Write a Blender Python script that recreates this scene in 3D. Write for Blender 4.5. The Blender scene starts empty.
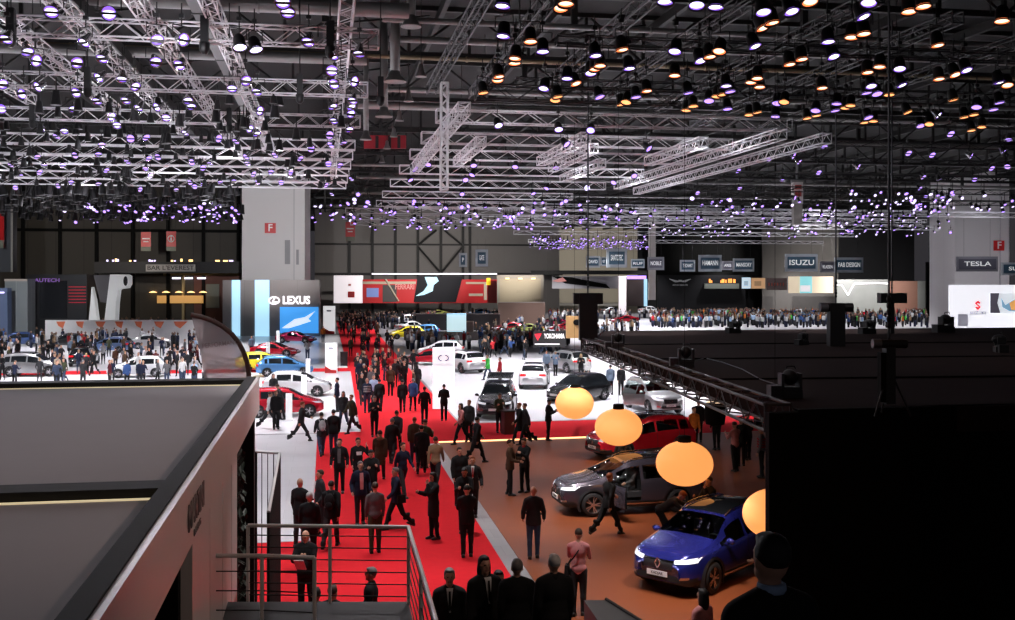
import bpy, bmesh, math, random
from mathutils import Vector, Matrix, Quaternion
from mathutils.bvhtree import BVHTree

random.seed(7)
PI = math.pi
SC = bpy.context.scene
COL = SC.collection
R = math.radians

# ---------------------------------------------------------------- camera model (hall axis = +Y, X to the right)
F, U0, HOR, CH = 1050.0, 507.5, 278.0, 7.0
TH = math.atan((U0 - 325) / F)
_s, _c = math.sin(TH), math.cos(TH)

def at(u, v, d):
    xr = (u - U0) / F
    return Vector((d * (_s + xr * _c), d * (_c - xr * _s), CH + d * (HOR - v) / F))

def gnd(u, v, z=0.0):
    return at(u, v, (CH - z) * F / (v - HOR))

def up(u, v, z):                      # point above the horizon at height z
    return at(u, v, (z - CH) * F / (HOR - v))

def col(u, d, z=0.0):                 # pixel column u at depth d, height z
    p = at(u, HOR, d); p.z = z
    return p

def onY(u, Y, z=0.0):
    xr = (u - U0) / F
    return col(u, Y / (_c - xr * _s), z)

cam = bpy.data.cameras.new('camera')
cam_o = bpy.data.objects.new('camera', cam); COL.objects.link(cam_o)
cam_o.location = (0, 0, CH)
cam_o.rotation_euler = (R(90), 0, -TH)
cam.sensor_fit = 'HORIZONTAL'; cam.sensor_width = 36.0
cam.lens = 36.0 * F / 1015.0
cam.shift_y = -(310 - HOR) / 1015.0
cam.clip_end = 800
SC.camera = cam_o
SC.view_settings.view_transform = 'Standard'
SC.view_settings.look = 'None'
SC.view_settings.gamma = 1.0
SC.view_settings.use_curve_mapping = False
SC.view_settings.exposure = 0.0

# ---------------------------------------------------------------- materials
_M = {}
def mat(name, c=(.5, .5, .5), rough=.6, metal=0.0, spec=.5, noise=0.0, nscale=8.0, bump=0.0, emit=None, es=0.0, coat=0.0, alpha=1.0, trans=0.0):
    if name in _M: return _M[name]
    m = bpy.data.materials.new(name); m.use_nodes = True
    nt = m.node_tree; b = nt.nodes['Principled BSDF']
    b.inputs['Base Color'].default_value = (*c, 1)
    b.inputs['Roughness'].default_value = rough
    b.inputs['Metallic'].default_value = metal
    b.inputs['Specular IOR Level'].default_value = spec
    b.inputs['Coat Weight'].default_value = coat
    b.inputs['Coat Roughness'].default_value = .04
    b.inputs['Alpha'].default_value = alpha
    b.inputs['Transmission Weight'].default_value = trans
    if emit:
        b.inputs['Emission Color'].default_value = (*emit, 1); b.inputs['Emission Strength'].default_value = es
    if noise or bump:
        tc = nt.nodes.new('ShaderNodeTexCoord'); nz = nt.nodes.new('ShaderNodeTexNoise')
        nz.inputs['Scale'].default_value = nscale; nz.inputs['Detail'].default_value = 4
        nt.links.new(tc.outputs['Object'], nz.inputs['Vector'])
        if noise:
            rp = nt.nodes.new('ShaderNodeMapRange'); rp.inputs['To Min'].default_value = 1 - noise; rp.inputs['To Max'].default_value = 1 + noise
            nt.links.new(nz.outputs['Fac'], rp.inputs['Value'])
            mx = nt.nodes.new('ShaderNodeMix'); mx.data_type = 'RGBA'; mx.blend_type = 'MULTIPLY'; mx.inputs['Factor'].default_value = 1
            mx.inputs[6].default_value = (*c, 1)
            nt.links.new(rp.outputs['Result'], mx.inputs[7]); nt.links.new(mx.outputs[2], b.inputs['Base Color'])
        if bump:
            bp = nt.nodes.new('ShaderNodeBump'); bp.inputs['Strength'].default_value = bump; bp.inputs['Distance'].default_value = .02
            nt.links.new(nz.outputs['Fac'], bp.inputs['Height']); nt.links.new(bp.outputs['Normal'], b.inputs['Normal'])
    _M[name] = m
    return m

def lens_mat(name, core, rim, s=1.0):
    """lamp lens: white core, colour fringe of the glare painted in as a rim (radial, in the lens's own coordinates)"""
    m = bpy.data.materials.new(name); m.use_nodes = True
    nt = m.node_tree; nt.nodes.clear()
    out = nt.nodes.new('ShaderNodeOutputMaterial'); em = nt.nodes.new('ShaderNodeEmission')
    tc = nt.nodes.new('ShaderNodeTexCoord'); ln = nt.nodes.new('ShaderNodeVectorMath'); ln.operation = 'LENGTH'
    sub = nt.nodes.new('ShaderNodeVectorMath'); sub.operation = 'SUBTRACT'; sub.inputs[1].default_value = (.5, .5, .5)
    cr = nt.nodes.new('ShaderNodeValToRGB')
    cr.color_ramp.elements[0].position = .34; cr.color_ramp.elements[0].color = (*core, 1)
    cr.color_ramp.elements[1].position = .48; cr.color_ramp.elements[1].color = (*rim, 1)
    nt.links.new(tc.outputs['Generated'], sub.inputs[0]); nt.links.new(sub.outputs[0], ln.inputs[0])
    nt.links.new(ln.outputs['Value'], cr.inputs['Fac']); nt.links.new(cr.outputs['Color'], em.inputs['Color'])
    em.inputs['Strength'].default_value = s
    nt.links.new(em.outputs[0], out.inputs['Surface'])
    _M[name] = m
    return m

def plank_mat(name, c1, c2, scale, rough=.4, mortar=(.02, .02, .02), msize=.01, w=1.0, h=.25, spec=.5):
    m = bpy.data.materials.new(name); m.use_nodes = True
    nt = m.node_tree; b = nt.nodes['Principled BSDF']
    tc = nt.nodes.new('ShaderNodeTexCoord'); br = nt.nodes.new('ShaderNodeTexBrick')
    br.inputs['Color1'].default_value = (*c1, 1); br.inputs['Color2'].default_value = (*c2, 1); br.inputs['Mortar'].default_value = (*mortar, 1)
    br.inputs['Scale'].default_value = scale; br.inputs['Mortar Size'].default_value = msize
    br.inputs['Brick Width'].default_value = w; br.inputs['Row Height'].default_value = h
    nt.links.new(tc.outputs['Object'], br.inputs['Vector']); nt.links.new(br.outputs['Color'], b.inputs['Base Color'])
    b.inputs['Roughness'].default_value = rough; b.inputs['Specular IOR Level'].default_value = spec
    _M[name] = m
    return m

# ---------------------------------------------------------------- mesh builder
class MB:
    def __init__(s): s.v, s.f, s.m, s.sm = [], [], [], []
    def add(s, vs, fs, mi=0, sm=False):
        o = len(s.v); s.v.extend([tuple(p) for p in vs])
        for f in fs: s.f.append(tuple(o + i for i in f)); s.m.append(mi); s.sm.append(sm)
        return s
    def box(s, c, d, mi=0, rz=0.0, M=None, top=1.0):
        x, y, z = d[0] / 2, d[1] / 2, d[2] / 2
        vs = [Vector((sx * x * (top if sz > 0 else 1), sy * y * (top if sz > 0 else 1), sz * z)) for sz in (-1, 1) for sy in (-1, 1) for sx in (-1, 1)]
        if rz: q = Matrix.Rotation(rz, 3, 'Z'); vs = [q @ p for p in vs]
        if M is not None: vs = [M @ p for p in vs]
        c = Vector(c)
        return s.add([p + c for p in vs], [(0, 2, 3, 1), (4, 5, 7, 6), (0, 1, 5, 4), (2, 6, 7, 3), (0, 4, 6, 2), (1, 3, 7, 5)], mi)
    def cyl(s, p0, p1, r0, r1=None, n=8, mi=0, sm=True, cap=True):
        p0, p1 = Vector(p0), Vector(p1); r1 = r0 if r1 is None else r1
        d = (p1 - p0).normalized() if (p1 - p0).length > 1e-9 else Vector((0, 0, 1))
        a = d.cross(Vector((0, 0, 1)) if abs(d.z) < .9 else Vector((1, 0, 0))).normalized(); b = d.cross(a)
        vs = []
        for p, r in ((p0, r0), (p1, r1)):
            for i in range(n):
                t = 2 * PI * i / n; vs.append(p + a * (r * math.cos(t)) + b * (r * math.sin(t)))
        s.add(vs, [(i, (i + 1) % n, n + (i + 1) % n, n + i) for i in range(n)], mi, sm)
        if cap: s.add(vs[:n], [tuple(range(n))[::-1]], mi); s.add(vs[n:], [tuple(range(n))], mi)
        return s
    def tube(s, pts, r, n=6, mi=0):
        for a, b in zip(pts[:-1], pts[1:]): s.cyl(a, b, r, r, n, mi)
        return s
    def lathe(s, prof, c=(0, 0, 0), n=16, mi=0, M=None, sm=True, mis=None, cap=True):
        """prof: (r, z) list revolved about z"""
        vs = []; c = Vector(c)
        for r, z in prof:
            for i in range(n):
                t = 2 * PI * i / n; p = Vector((r * math.cos(t), r * math.sin(t), z)); vs.append((M @ p if M is not None else p) + c)
        o = len(s.v); s.v.extend([tuple(p) for p in vs])
        for k in range(len(prof) - 1):
            for i in range(n):
                j = (i + 1) % n
                s.f.append((o + k * n + i, o + k * n + j, o + (k + 1) * n + j, o + (k + 1) * n + i)); s.m.append(mis[k] if mis else mi); s.sm.append(sm)
        for k, rev in ((0, True), (len(prof) - 1, False)):
            if cap and prof[k][0] > 1e-6:
                f = tuple(o + k * n + i for i in range(n)); s.f.append(f[::-1] if rev else f); s.m.append(mis[min(k, len(prof) - 2)] if mis else mi); s.sm.append(False)
        return s
    def ell(s, c, r, n=12, k=8, mi=0, M=None):
        prof = [(max(1e-5, math.sin(PI * i / k)), -math.cos(PI * i / k)) for i in range(k + 1)]
        D = Matrix.Diagonal((r[0], r[1], r[2]))
        return s.lathe(prof, c, n, mi, (M @ D) if M is not None else D)
    def prism(s, poly, h, mi=0, M=None, c=(0, 0, 0)):
        """poly in xy, extruded 0..h in z, then transformed"""
        n = len(poly); c = Vector(c)
        vs = [Vector((x, y, 0)) for x, y in poly] + [Vector((x, y, h)) for x, y in poly]
        if M is not None: vs = [M @ p for p in vs]
        s.add([p + c for p in vs], [tuple(range(n))[::-1], tuple(range(n, 2 * n))] + [(i, (i + 1) % n, n + (i + 1) % n, n + i) for i in range(n)], mi)
        return s
    def mesh(s, name, mats):
        me = bpy.data.meshes.new(name); me.from_pydata(s.v, [], s.f)
        for m in (mats if isinstance(mats, (list, tuple)) else [mats]): me.materials.append(m)
        me.polygons.foreach_set('material_index', s.m); me.polygons.foreach_set('use_smooth', s.sm)
        me.update(); return me
    def build(s, name, mats, parent=None, loc=(0, 0, 0), rz=0.0):
        return link(name, s.mesh(name, mats), parent, loc, rz)

KIDS = {}
def link(name, me, parent=None, loc=(0, 0, 0), rz=0.0):
    o = bpy.data.objects.new(name, me); COL.objects.link(o); o.location = loc; o.rotation_euler = (0, 0, rz)
    if parent is not None: o.parent = parent; KIDS.setdefault(parent.name, []).append(o)
    return o

def tag(o, label=None, cat=None, group=None, kind=None):
    if label: o['label'] = label
    if cat: o['category'] = cat
    if group: o['group'] = group
    if kind: o['kind'] = kind
    return o

def thing(name, label, cat, loc=(0, 0, 0), rz=0.0, group=None):
    return tag(link(name, None, None, loc, rz), label, cat, group)

def struct(name, mb, m, loc=(0, 0, 0), rz=0.0):
    return tag(mb.build(name, m, None, loc, rz), kind='structure')

def setmat(o, i, m):
    sl = o.material_slots[i]; sl.link = 'OBJECT'; sl.material = m

def dup(root, loc, rz, label=None, group=None, cat=None):
    r = root.copy(); COL.objects.link(r); r.location = loc; r.rotation_euler = (0, 0, rz)
    tag(r, label, cat, group)
    for ch in KIDS.get(root.name, []):
        c = ch.copy(); COL.objects.link(c); c.parent = r; KIDS.setdefault(r.name, []).append(c)
        for g in KIDS.get(ch.name, []):
            d = g.copy(); COL.objects.link(d); d.parent = c; KIDS.setdefault(c.name, []).append(d)
    return r
def text_mesh(txt, size, depth=.02, bold=0.0, sx=1.0):
    cu = bpy.data.curves.new('text', 'FONT'); cu.body = txt; cu.size = size; cu.extrude = depth / 2; cu.align_x = 'CENTER'; cu.align_y = 'CENTER'
    cu.offset = bold * size; cu.resolution_u = 3
    o = bpy.data.objects.new('text', cu); COL.objects.link(o)
    dg = bpy.context.evaluated_depsgraph_get(); dg.update()
    me = bpy.data.meshes.new_from_object(o.evaluated_get(dg))
    COL.objects.unlink(o); bpy.data.objects.remove(o)
    if sx != 1.0:
        for v in me.vertices: v.co.x *= sx
    return me

def put_text(name, txt, size, m, parent, loc, rot, depth=.02, bold=0.0, width=None):
    """lettering; rot = euler. width: squeeze to this width"""
    me = text_mesh(txt, size, depth, bold)
    if width:
        w = max(v.co.x for v in me.vertices) - min(v.co.x for v in me.vertices)
        for v in me.vertices: v.co.x *= width / w
    me.materials.clear(); me.materials.append(m)
    o = link(name, me, parent, loc); o.rotation_euler = rot
    return o

ORD = 'first second third fourth fifth sixth seventh eighth ninth tenth eleventh twelfth thirteenth fourteenth fifteenth sixteenth seventeenth eighteenth nineteenth'.split()
TENS = {2: 'twenty', 3: 'thirty', 4: 'forty', 5: 'fifty', 6: 'sixty', 7: 'seventy', 8: 'eighty', 9: 'ninety'}
def ordw(n):
    if n <= 19: return ORD[n - 1]
    t, u = divmod(n, 10)
    return (TENS[t][:-1] + 'ieth') if u == 0 else TENS[t] + '-' + ORD[u - 1]
# ================================================================ CARS
GLASS = mat('car_glass', (.01, .012, .014), .05, 0, .4)
def clear_glass():
    m = mat('clear_glass', (.55, .62, .6), .03, 0, .6)
    nt = m.node_tree; b = nt.nodes['Principled BSDF']; out = nt.nodes['Material Output']
    tr = nt.nodes.new('ShaderNodeBsdfTransparent'); tr.inputs['Color'].default_value = (.62, .68, .66, 1)
    mx = nt.nodes.new('ShaderNodeMixShader'); fr = nt.nodes.new('ShaderNodeFresnel'); fr.inputs['IOR'].default_value = 1.3
    gl = nt.nodes.new('ShaderNodeBsdfGlossy'); gl.inputs['Roughness'].default_value = .03
    nt.links.new(fr.outputs[0], mx.inputs[0]); nt.links.new(tr.outputs[0], mx.inputs[1]); nt.links.new(gl.outputs[0], mx.inputs[2])
    nt.links.new(mx.outputs[0], out.inputs['Surface'])
    return m
CLEAR = clear_glass()
RUBBER = mat('rubber', (.012, .012, .013), .75)
PLASTIC = mat('black_plastic', (.015, .015, .017), .45, noise=.2, nscale=60)
CHROME = mat('chrome', (.75, .75, .78), .12, 1.0)
ALLOY = mat('alloy', (.6, .58, .6), .25, .9)
LAMPW = mat('headlamp_lens', (.85, .88, .92), .08, 0, .8, emit=(.9, .92, 1), es=.55, coat=.5)
LAMPOFF = mat('headlamp_lens_unlit', (.7, .74, .8), .06, .3, .8, coat=.5)
LAMPR = mat('tail_lamp_lens', (.55, .01, .015), .1, 0, .7, emit=(1, .03, .03), es=.25, coat=.4)
PLATE = mat('number_plate', (.82, .82, .82), .4)
SEATM = mat('car_seat_cloth', (.03, .03, .033), .8, noise=.2)
SEATR = mat('car_seat_red', (.25, .02, .02), .7, noise=.2)
TANM = mat('pale_car_trim', (.55, .52, .45), .6)
def paint(name, c, metal=.35, rough=.28):
    return mat('paint_' + name, c, rough, metal, .5, noise=.04, nscale=3, coat=1.0)

def interp(xs, ys, x):
    """monotone cubic"""
    n = len(xs)
    if x <= xs[0]: return ys[0]
    if x >= xs[-1]: return ys[-1]
    d = [(ys[i + 1] - ys[i]) / (xs[i + 1] - xs[i]) for i in range(n - 1)]
    m = [d[0]] + [0 if d[i - 1] * d[i] <= 0 else 2 * d[i - 1] * d[i] / (d[i - 1] + d[i]) for i in range(1, n - 1)] + [d[-1]]
    for i in range(n - 1):
        if x <= xs[i + 1]:
            h = xs[i + 1] - xs[i]; t = (x - xs[i]) / h
            return (2*t**3-3*t**2+1)*ys[i] + (t**3-2*t**2+t)*h*m[i] + (-2*t**3+3*t**2)*ys[i+1] + (t**3-t**2)*h*m[i+1]

# profile tables: x (front +) -> top z, belt z, half width, half width at top, bottom z
def prof(L, W, H, kind):
    h, w = L / 2, W / 2
    if kind == 'suv':
        T = [(-h, .78), (-h+.06, .98), (-h+.22, 1.10), (-h+.42, H-.17), (-h+.62, H-.06), (-.5, H), (.1, H-.05), (.35, H-.13), (1.05, 1.13), (1.25, 1.08), (h-.55, 1.0), (h-.22, .93), (h-.07, .82), (h, .68)]
        B = [(-h, .74), (-h+.25, 1.04), (-.8, 1.06), (.6, .98), (1.1, .97), (h-.5, .90), (h-.15, .78), (h, .64)]
        k = dict(ws=(.35, 1.05), rs=(-h+.22, -h+.5), cab=(-h+.5, 1.0), pil=(-.18, -1.28), tw=.66)
    elif kind == 'hatch':
        T = [(-h, .72), (-h+.05, .92), (-h+.25, 1.02), (-h+.55, H-.12), (-h+.8, H-.03), (-.3, H), (.25, H-.08), (1.1, .98), (1.3, .93), (h-.4, .82), (h-.15, .74), (h, .6)]
        B = [(-h, .68), (-h+.25, .96), (-.6, .94), (.6, .88), (1.1, .86), (h-.45, .74), (h-.15, .66), (h, .56)]
        k = dict(ws=(.3, 1.1), rs=(-h+.25, -h+.6), cab=(-h+.6, 1.0), pil=(-.2, -1.15), tw=.64)
    elif kind == 'sedan':
        T = [(-h, .74), (-h+.08, .95), (-h+.55, 1.02), (-h+1.25, H-.12), (-h+1.5, H-.03), (-.2, H), (.25, H-.06), (1.05, .98), (1.25, .95), (h-.5, .84), (h-.15, .74), (h, .6)]
        B = [(-h, .7), (-h+.3, .93), (-.6, .93), (.6, .88), (1.1, .86), (h-.45, .75), (h-.15, .66), (h, .56)]
        k = dict(ws=(.3, 1.05), rs=(-h+.6, -h+1.3), cab=(-h+1.2, 1.0), pil=(-.15, -1.1), tw=.62)
    else:  # sport
        T = [(-h, .62), (-h+.06, .82), (-h+.5, .9), (-h+1.5, H-.06), (-.35, H), (.05, H-.04), (1.0, .82), (1.3, .76), (h-.5, .64), (h-.15, .56), (h, .46)]
        B = [(-h, .58), (-h+.35, .84), (-.6, .80), (.6, .72), (1.1, .70), (h-.45, .58), (h-.15, .5), (h, .42)]
        k = dict(ws=(.08, 1.0), rs=(-h+.6, -h+1.4), cab=(-h+1.35, .9), pil=(-.75, -2.0), tw=.58)
    Wd = [(-h, w*.74), (-h+.06, w*.86), (-h+.2, w*.93), (-h+.6, w*.99), (0, w), (h-.9, w*.985), (h-.45, w*.93), (h-.18, w*.82), (h-.06, w*.7), (h, w*.58)]
    tw = k['tw']
    c0, c1 = k['cab']
    Tw = [(-h, w*.6), (-h+.1, w*.72), (c0-.25, w*(tw+.08)), (c0+.2, w*tw), (0, w*(tw+.02)), (k['ws'][0], w*tw), (k['ws'][1], w*.80), (h-.6, w*.78), (h-.15, w*.62), (h, w*.45)]
    Z = [(-h, .36), (-h+.15, .30), (-.9, .23), (.9, .23), (h-.15, .26), (h, .34)]
    k.update(T=T, B=B, W=Wd, Tw=Tw, Z=Z)
    return k

def car_shell(L, W, H, kind, wb, wr, open_door=False):
    """tagged quads of the shell -> {tag: MB}; plus a function giving surface points"""
    k = prof(L, W, H, kind); h = L / 2
    f = lambda tab: (lambda x: interp([p[0] for p in tab], [p[1] for p in tab], x))
    T, B, Wd, Tw, Z = f(k['T']), f(k['B']), f(k['W']), f(k['Tw']), f(k['Z'])
    xs = set(); x = -h
    n = max(30, int(L / .085))
    xs = [-h + L * i / n for i in range(n + 1)] + [-h + .03, h - .03]
    for p in k['pil']: xs += [p - .05, p + .05]
    for p in (*k['ws'], *k['rs'], *k['cab']): xs.append(p)
    xs = sorted(xs); xs = [x for i, x in enumerate(xs) if i == 0 or x - xs[i - 1] > .022]
    lo = [(0, 0), (.8, 0), (.93, .03), (.985, .12), (.995, .24), (1, .36), (1, .48), (.995, .6), (.99, .72), (.98, .84), (.965, .94), (.945, 1)]
    nb = len(lo)
    def sec(x):
        zb, zs, w, zt, wt = Z(x), B(x), Wd(x), T(x), Tw(x)
        zs = min(zs, zt - .015)
        P = [(w * a, zb + (zs - zb) * b) for a, b in lo]
        w0 = w * .945
        for a, b in ((.18, .10), (.40, .36), (.70, .68), (.93, .93)):
            P.append((w0 + (min(wt, w0) - w0) * a, zs + (zt - zs) * b))
        wt2 = min(wt, w0 * .97)
        P += [(wt2 * .86, zt - .004 if zt - zs > .1 else zt - .002), (wt2 * .5, zt + .012), (0, zt + .018)]
        return P
    S = [sec(x) for x in xs]; m = len(S[0])
    wx = (wb / 2 + .03, -wb / 2 + .03); wz = wr
    Ra = wr + .055
    def fix(x, y, z, j):
        if j < nb:
            for cx in wx:
                dx, dz = x - cx, z - wz; r = math.hypot(dx, dz)
                if r < Ra and z > wz - .16:
                    if r < 1e-6: return x, z, True
                    q = Ra / r
                    return (cx + dx * q, wz + dz * q, True) if r > Ra * .72 else (x, z, True)
                if abs(dx) < Ra and z <= wz - .16: return x, z, True
        return x, z, False
    out = {}
    def g(tagname): return out.setdefault(tagname, MB())
    cx0, cx1 = k['cab']
    doorf = (k['pil'][0], k['ws'][1] + .02)
    for side in (1, -1):
        V = []
        for i, x in enumerate(xs):
            row = []
            for j, (y, z) in enumerate(S[i]):
                X, Zz, ins = fix(x, y, z, j); row.append(((X, side * y, Zz), ins))
            V.append(row)
        for i in range(len(xs) - 1):
            xm = (xs[i] + xs[i + 1]) / 2
            zt, zs = T(xm), B(xm)
            for j in range(m - 1):
                q = [V[i][j], V[i + 1][j], V[i + 1][j + 1], V[i][j + 1]]
                if all(p[1] for p in q) and j >= 1: continue
                if j == 0 and any(abs(xm - c) < Ra for c in wx): pass
                glassy = zt - zs > .16
                t = 'body'
                if nb - 1 <= j < nb + 3 and glassy and cx0 < xm < k['ws'][1] - .12 and j >= nb - 1:
                    pil = any(abs(xm - p) < .05 for p in k['pil'])
                    if not pil and j < nb + 2 and not (xm > k['ws'][0] and j >= nb + 1 and xm > k['ws'][0] + .25):
                        seg = sum(xm < p for p in k['pil'])
                        t = 'side_window:%d:%d' % (side, seg)
                if j >= nb + 3 and k['ws'][0] < xm < k['ws'][1] and glassy: t = 'windscreen'
                if j >= nb + 3 and k['rs'][0] < xm < k['rs'][1] and glassy: t = 'rear_window'
                if kind == 'suv' and j >= nb + 4 and -h + .75 < xm < k['ws'][0] - .12: t = 'sunroof'
                zq = sum(p[0][2] for p in q) / 4
                if kind == 'suv' and t == 'body' and (j <= 3 or (zq < .46 and (xm > h - .3 or xm < -h + .3))): t = 'cladding'
                if t == 'body' and doorf[0] + .03 < xm < doorf[1] - .1 and 3 <= j < nb - 1: t = 'door:%d' % side
                if t == 'body' and k['pil'][1] + .05 < xm < doorf[0] - .03 and 3 <= j < nb - 1 and kind != 'sport': t = 'rear_door:%d' % side
                ix = [0, 1, 2, 3] if side < 0 else [3, 2, 1, 0]
                g(t).add([q[a][0] for a in ix], [(0, 1, 2, 3)], 0, True)
        # end caps
        for i, rev in ((0, side > 0), (len(xs) - 1, side < 0)):
            pts = [V[i][j][0] for j in range(m)]
            g('cladding' if kind == 'suv' and False else 'body').add(pts, [tuple(range(m)) if rev else tuple(range(m))[::-1]], 0, False)
    for t, b in out.items():                      # weld
        key = {}; nv = []; remap = []
        for p in b.v:
            kk = (round(p[0], 4), round(p[1], 4), round(p[2], 4))
            if kk not in key: key[kk] = len(nv); nv.append(p)
            remap.append(key[kk])
        nf, nm, ns = [], [], []
        for fc, mi, sm in zip(b.f, b.m, b.sm):
            fc = [remap[i] for i in fc]; fc2 = [a for a, c in zip(fc, fc[1:] + fc[:1]) if a != c]
            if len(set(fc2)) == len(fc2) >= 3: nf.append(tuple(fc2)); nm.append(mi); ns.append(sm)
        b.v, b.f, b.m, b.sm = nv, nf, nm, ns
    allv, allf = [], []
    for b in out.values():
        o = len(allv); allv += [Vector(p) for p in b.v]; allf += [tuple(o + i for i in fc) for fc in b.f]
    bvh = BVHTree.FromPolygons(allv, allf)
    return out, bvh, k, wx

def patch(bvh, corners, axis, off=.008, nu=6, nv=3, mi=0, b=None):
    """quad patch hugging the shell; corners in the plane across `axis` ('+x','-x','+y','-y'), ordered round the quad"""
    b = b or MB(); rows = []
    c = [Vector(p).to_2d() if len(p) == 2 else p for p in corners]
    for i in range(nu + 1):
        row = []
        for j in range(nv + 1):
            s, t = i / nu, j / nv
            p = (c[0] * (1 - s) + c[1] * s) * (1 - t) + (c[3] * (1 - s) + c[2] * s) * t
            sg = 1 if axis[0] == '+' else -1
            if axis[1] == 'x': o, d = Vector((sg * 5, p[0], p[1])), Vector((-sg, 0, 0))
            else: o, d = Vector((p[0], sg * 5, p[1])), Vector((0, -sg, 0))
            hit, nrm, _, _ = bvh.ray_cast(o, d)
            if hit is None: hit = row[-1] if row else o + d * 4.2; nrm = -d
            else:
                if nrm.dot(d) > 0: nrm = -nrm
                hit = hit + (nrm * .5 - d * .5) * off
            row.append(hit)
        rows.append(row)
    vs = [p for r in rows for p in r]; w = nv + 1
    b.add(vs, [(i * w + j, (i + 1) * w + j, (i + 1) * w + j + 1, i * w + j + 1) for i in range(nu) for j in range(nv)], mi, True)
    return b

def wheel_mesh(r, detail):
    tyre, rim = MB(), MB(); wd = .11
    n = 28 if detail else 14
    Mx = Matrix.Rotation(R(-90), 3, 'X')
    tyre.lathe([(r*.70, -wd), (r*.93, -wd), (r, -wd*.7), (r, wd*.7), (r*.93, wd), (r*.70, wd)], (0, 0, 0), n, 0, Mx, True, None, False)
    rim.lathe([(.001, -.02), (r*.62, -.03), (r*.66, -wd), (r*.72, -wd-.006), (r*.73, -wd+.01)], (0, 0, 0), n, 1, Mx, True, None, False)
    rim.lathe([(r*.72, -wd-.006), (r*.66, -wd+.012), (r*.72, -wd+.03)], (0, 0, 0), n, 0, Mx, True, None, False)
    rim.cyl((0, -wd+.005, 0), (0, -.02, 0), r*.17, None, 12, 0)
    for i in range(5):
        for da in ((-.14, .14) if detail else (0,)):
            a = 2*PI*i/5; e = a + da*1.3
            p0 = Vector((r*.12*math.cos(a+da), -wd+.012, r*.12*math.sin(a+da))); p1 = Vector((r*.69*math.cos(e), -wd+.012, r*.69*math.sin(e)))
            d = (p1-p0).normalized(); s2 = d.cross(Vector((0, 1, 0)))*(r*.045 if detail else r*.075); y = Vector((0, .02, 0))
            rim.add([p0-s2, p1-s2, p1+s2, p0+s2, p0-s2+y, p1-s2+y, p1+s2+y, p0+s2+y], [(0,1,2,3),(7,6,5,4),(0,4,5,1),(1,5,6,2),(2,6,7,3),(3,7,4,0)], 0)
    return tyre.mesh('wheel', [RUBBER]), rim.mesh('rim', [ALLOY, PLASTIC])

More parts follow.
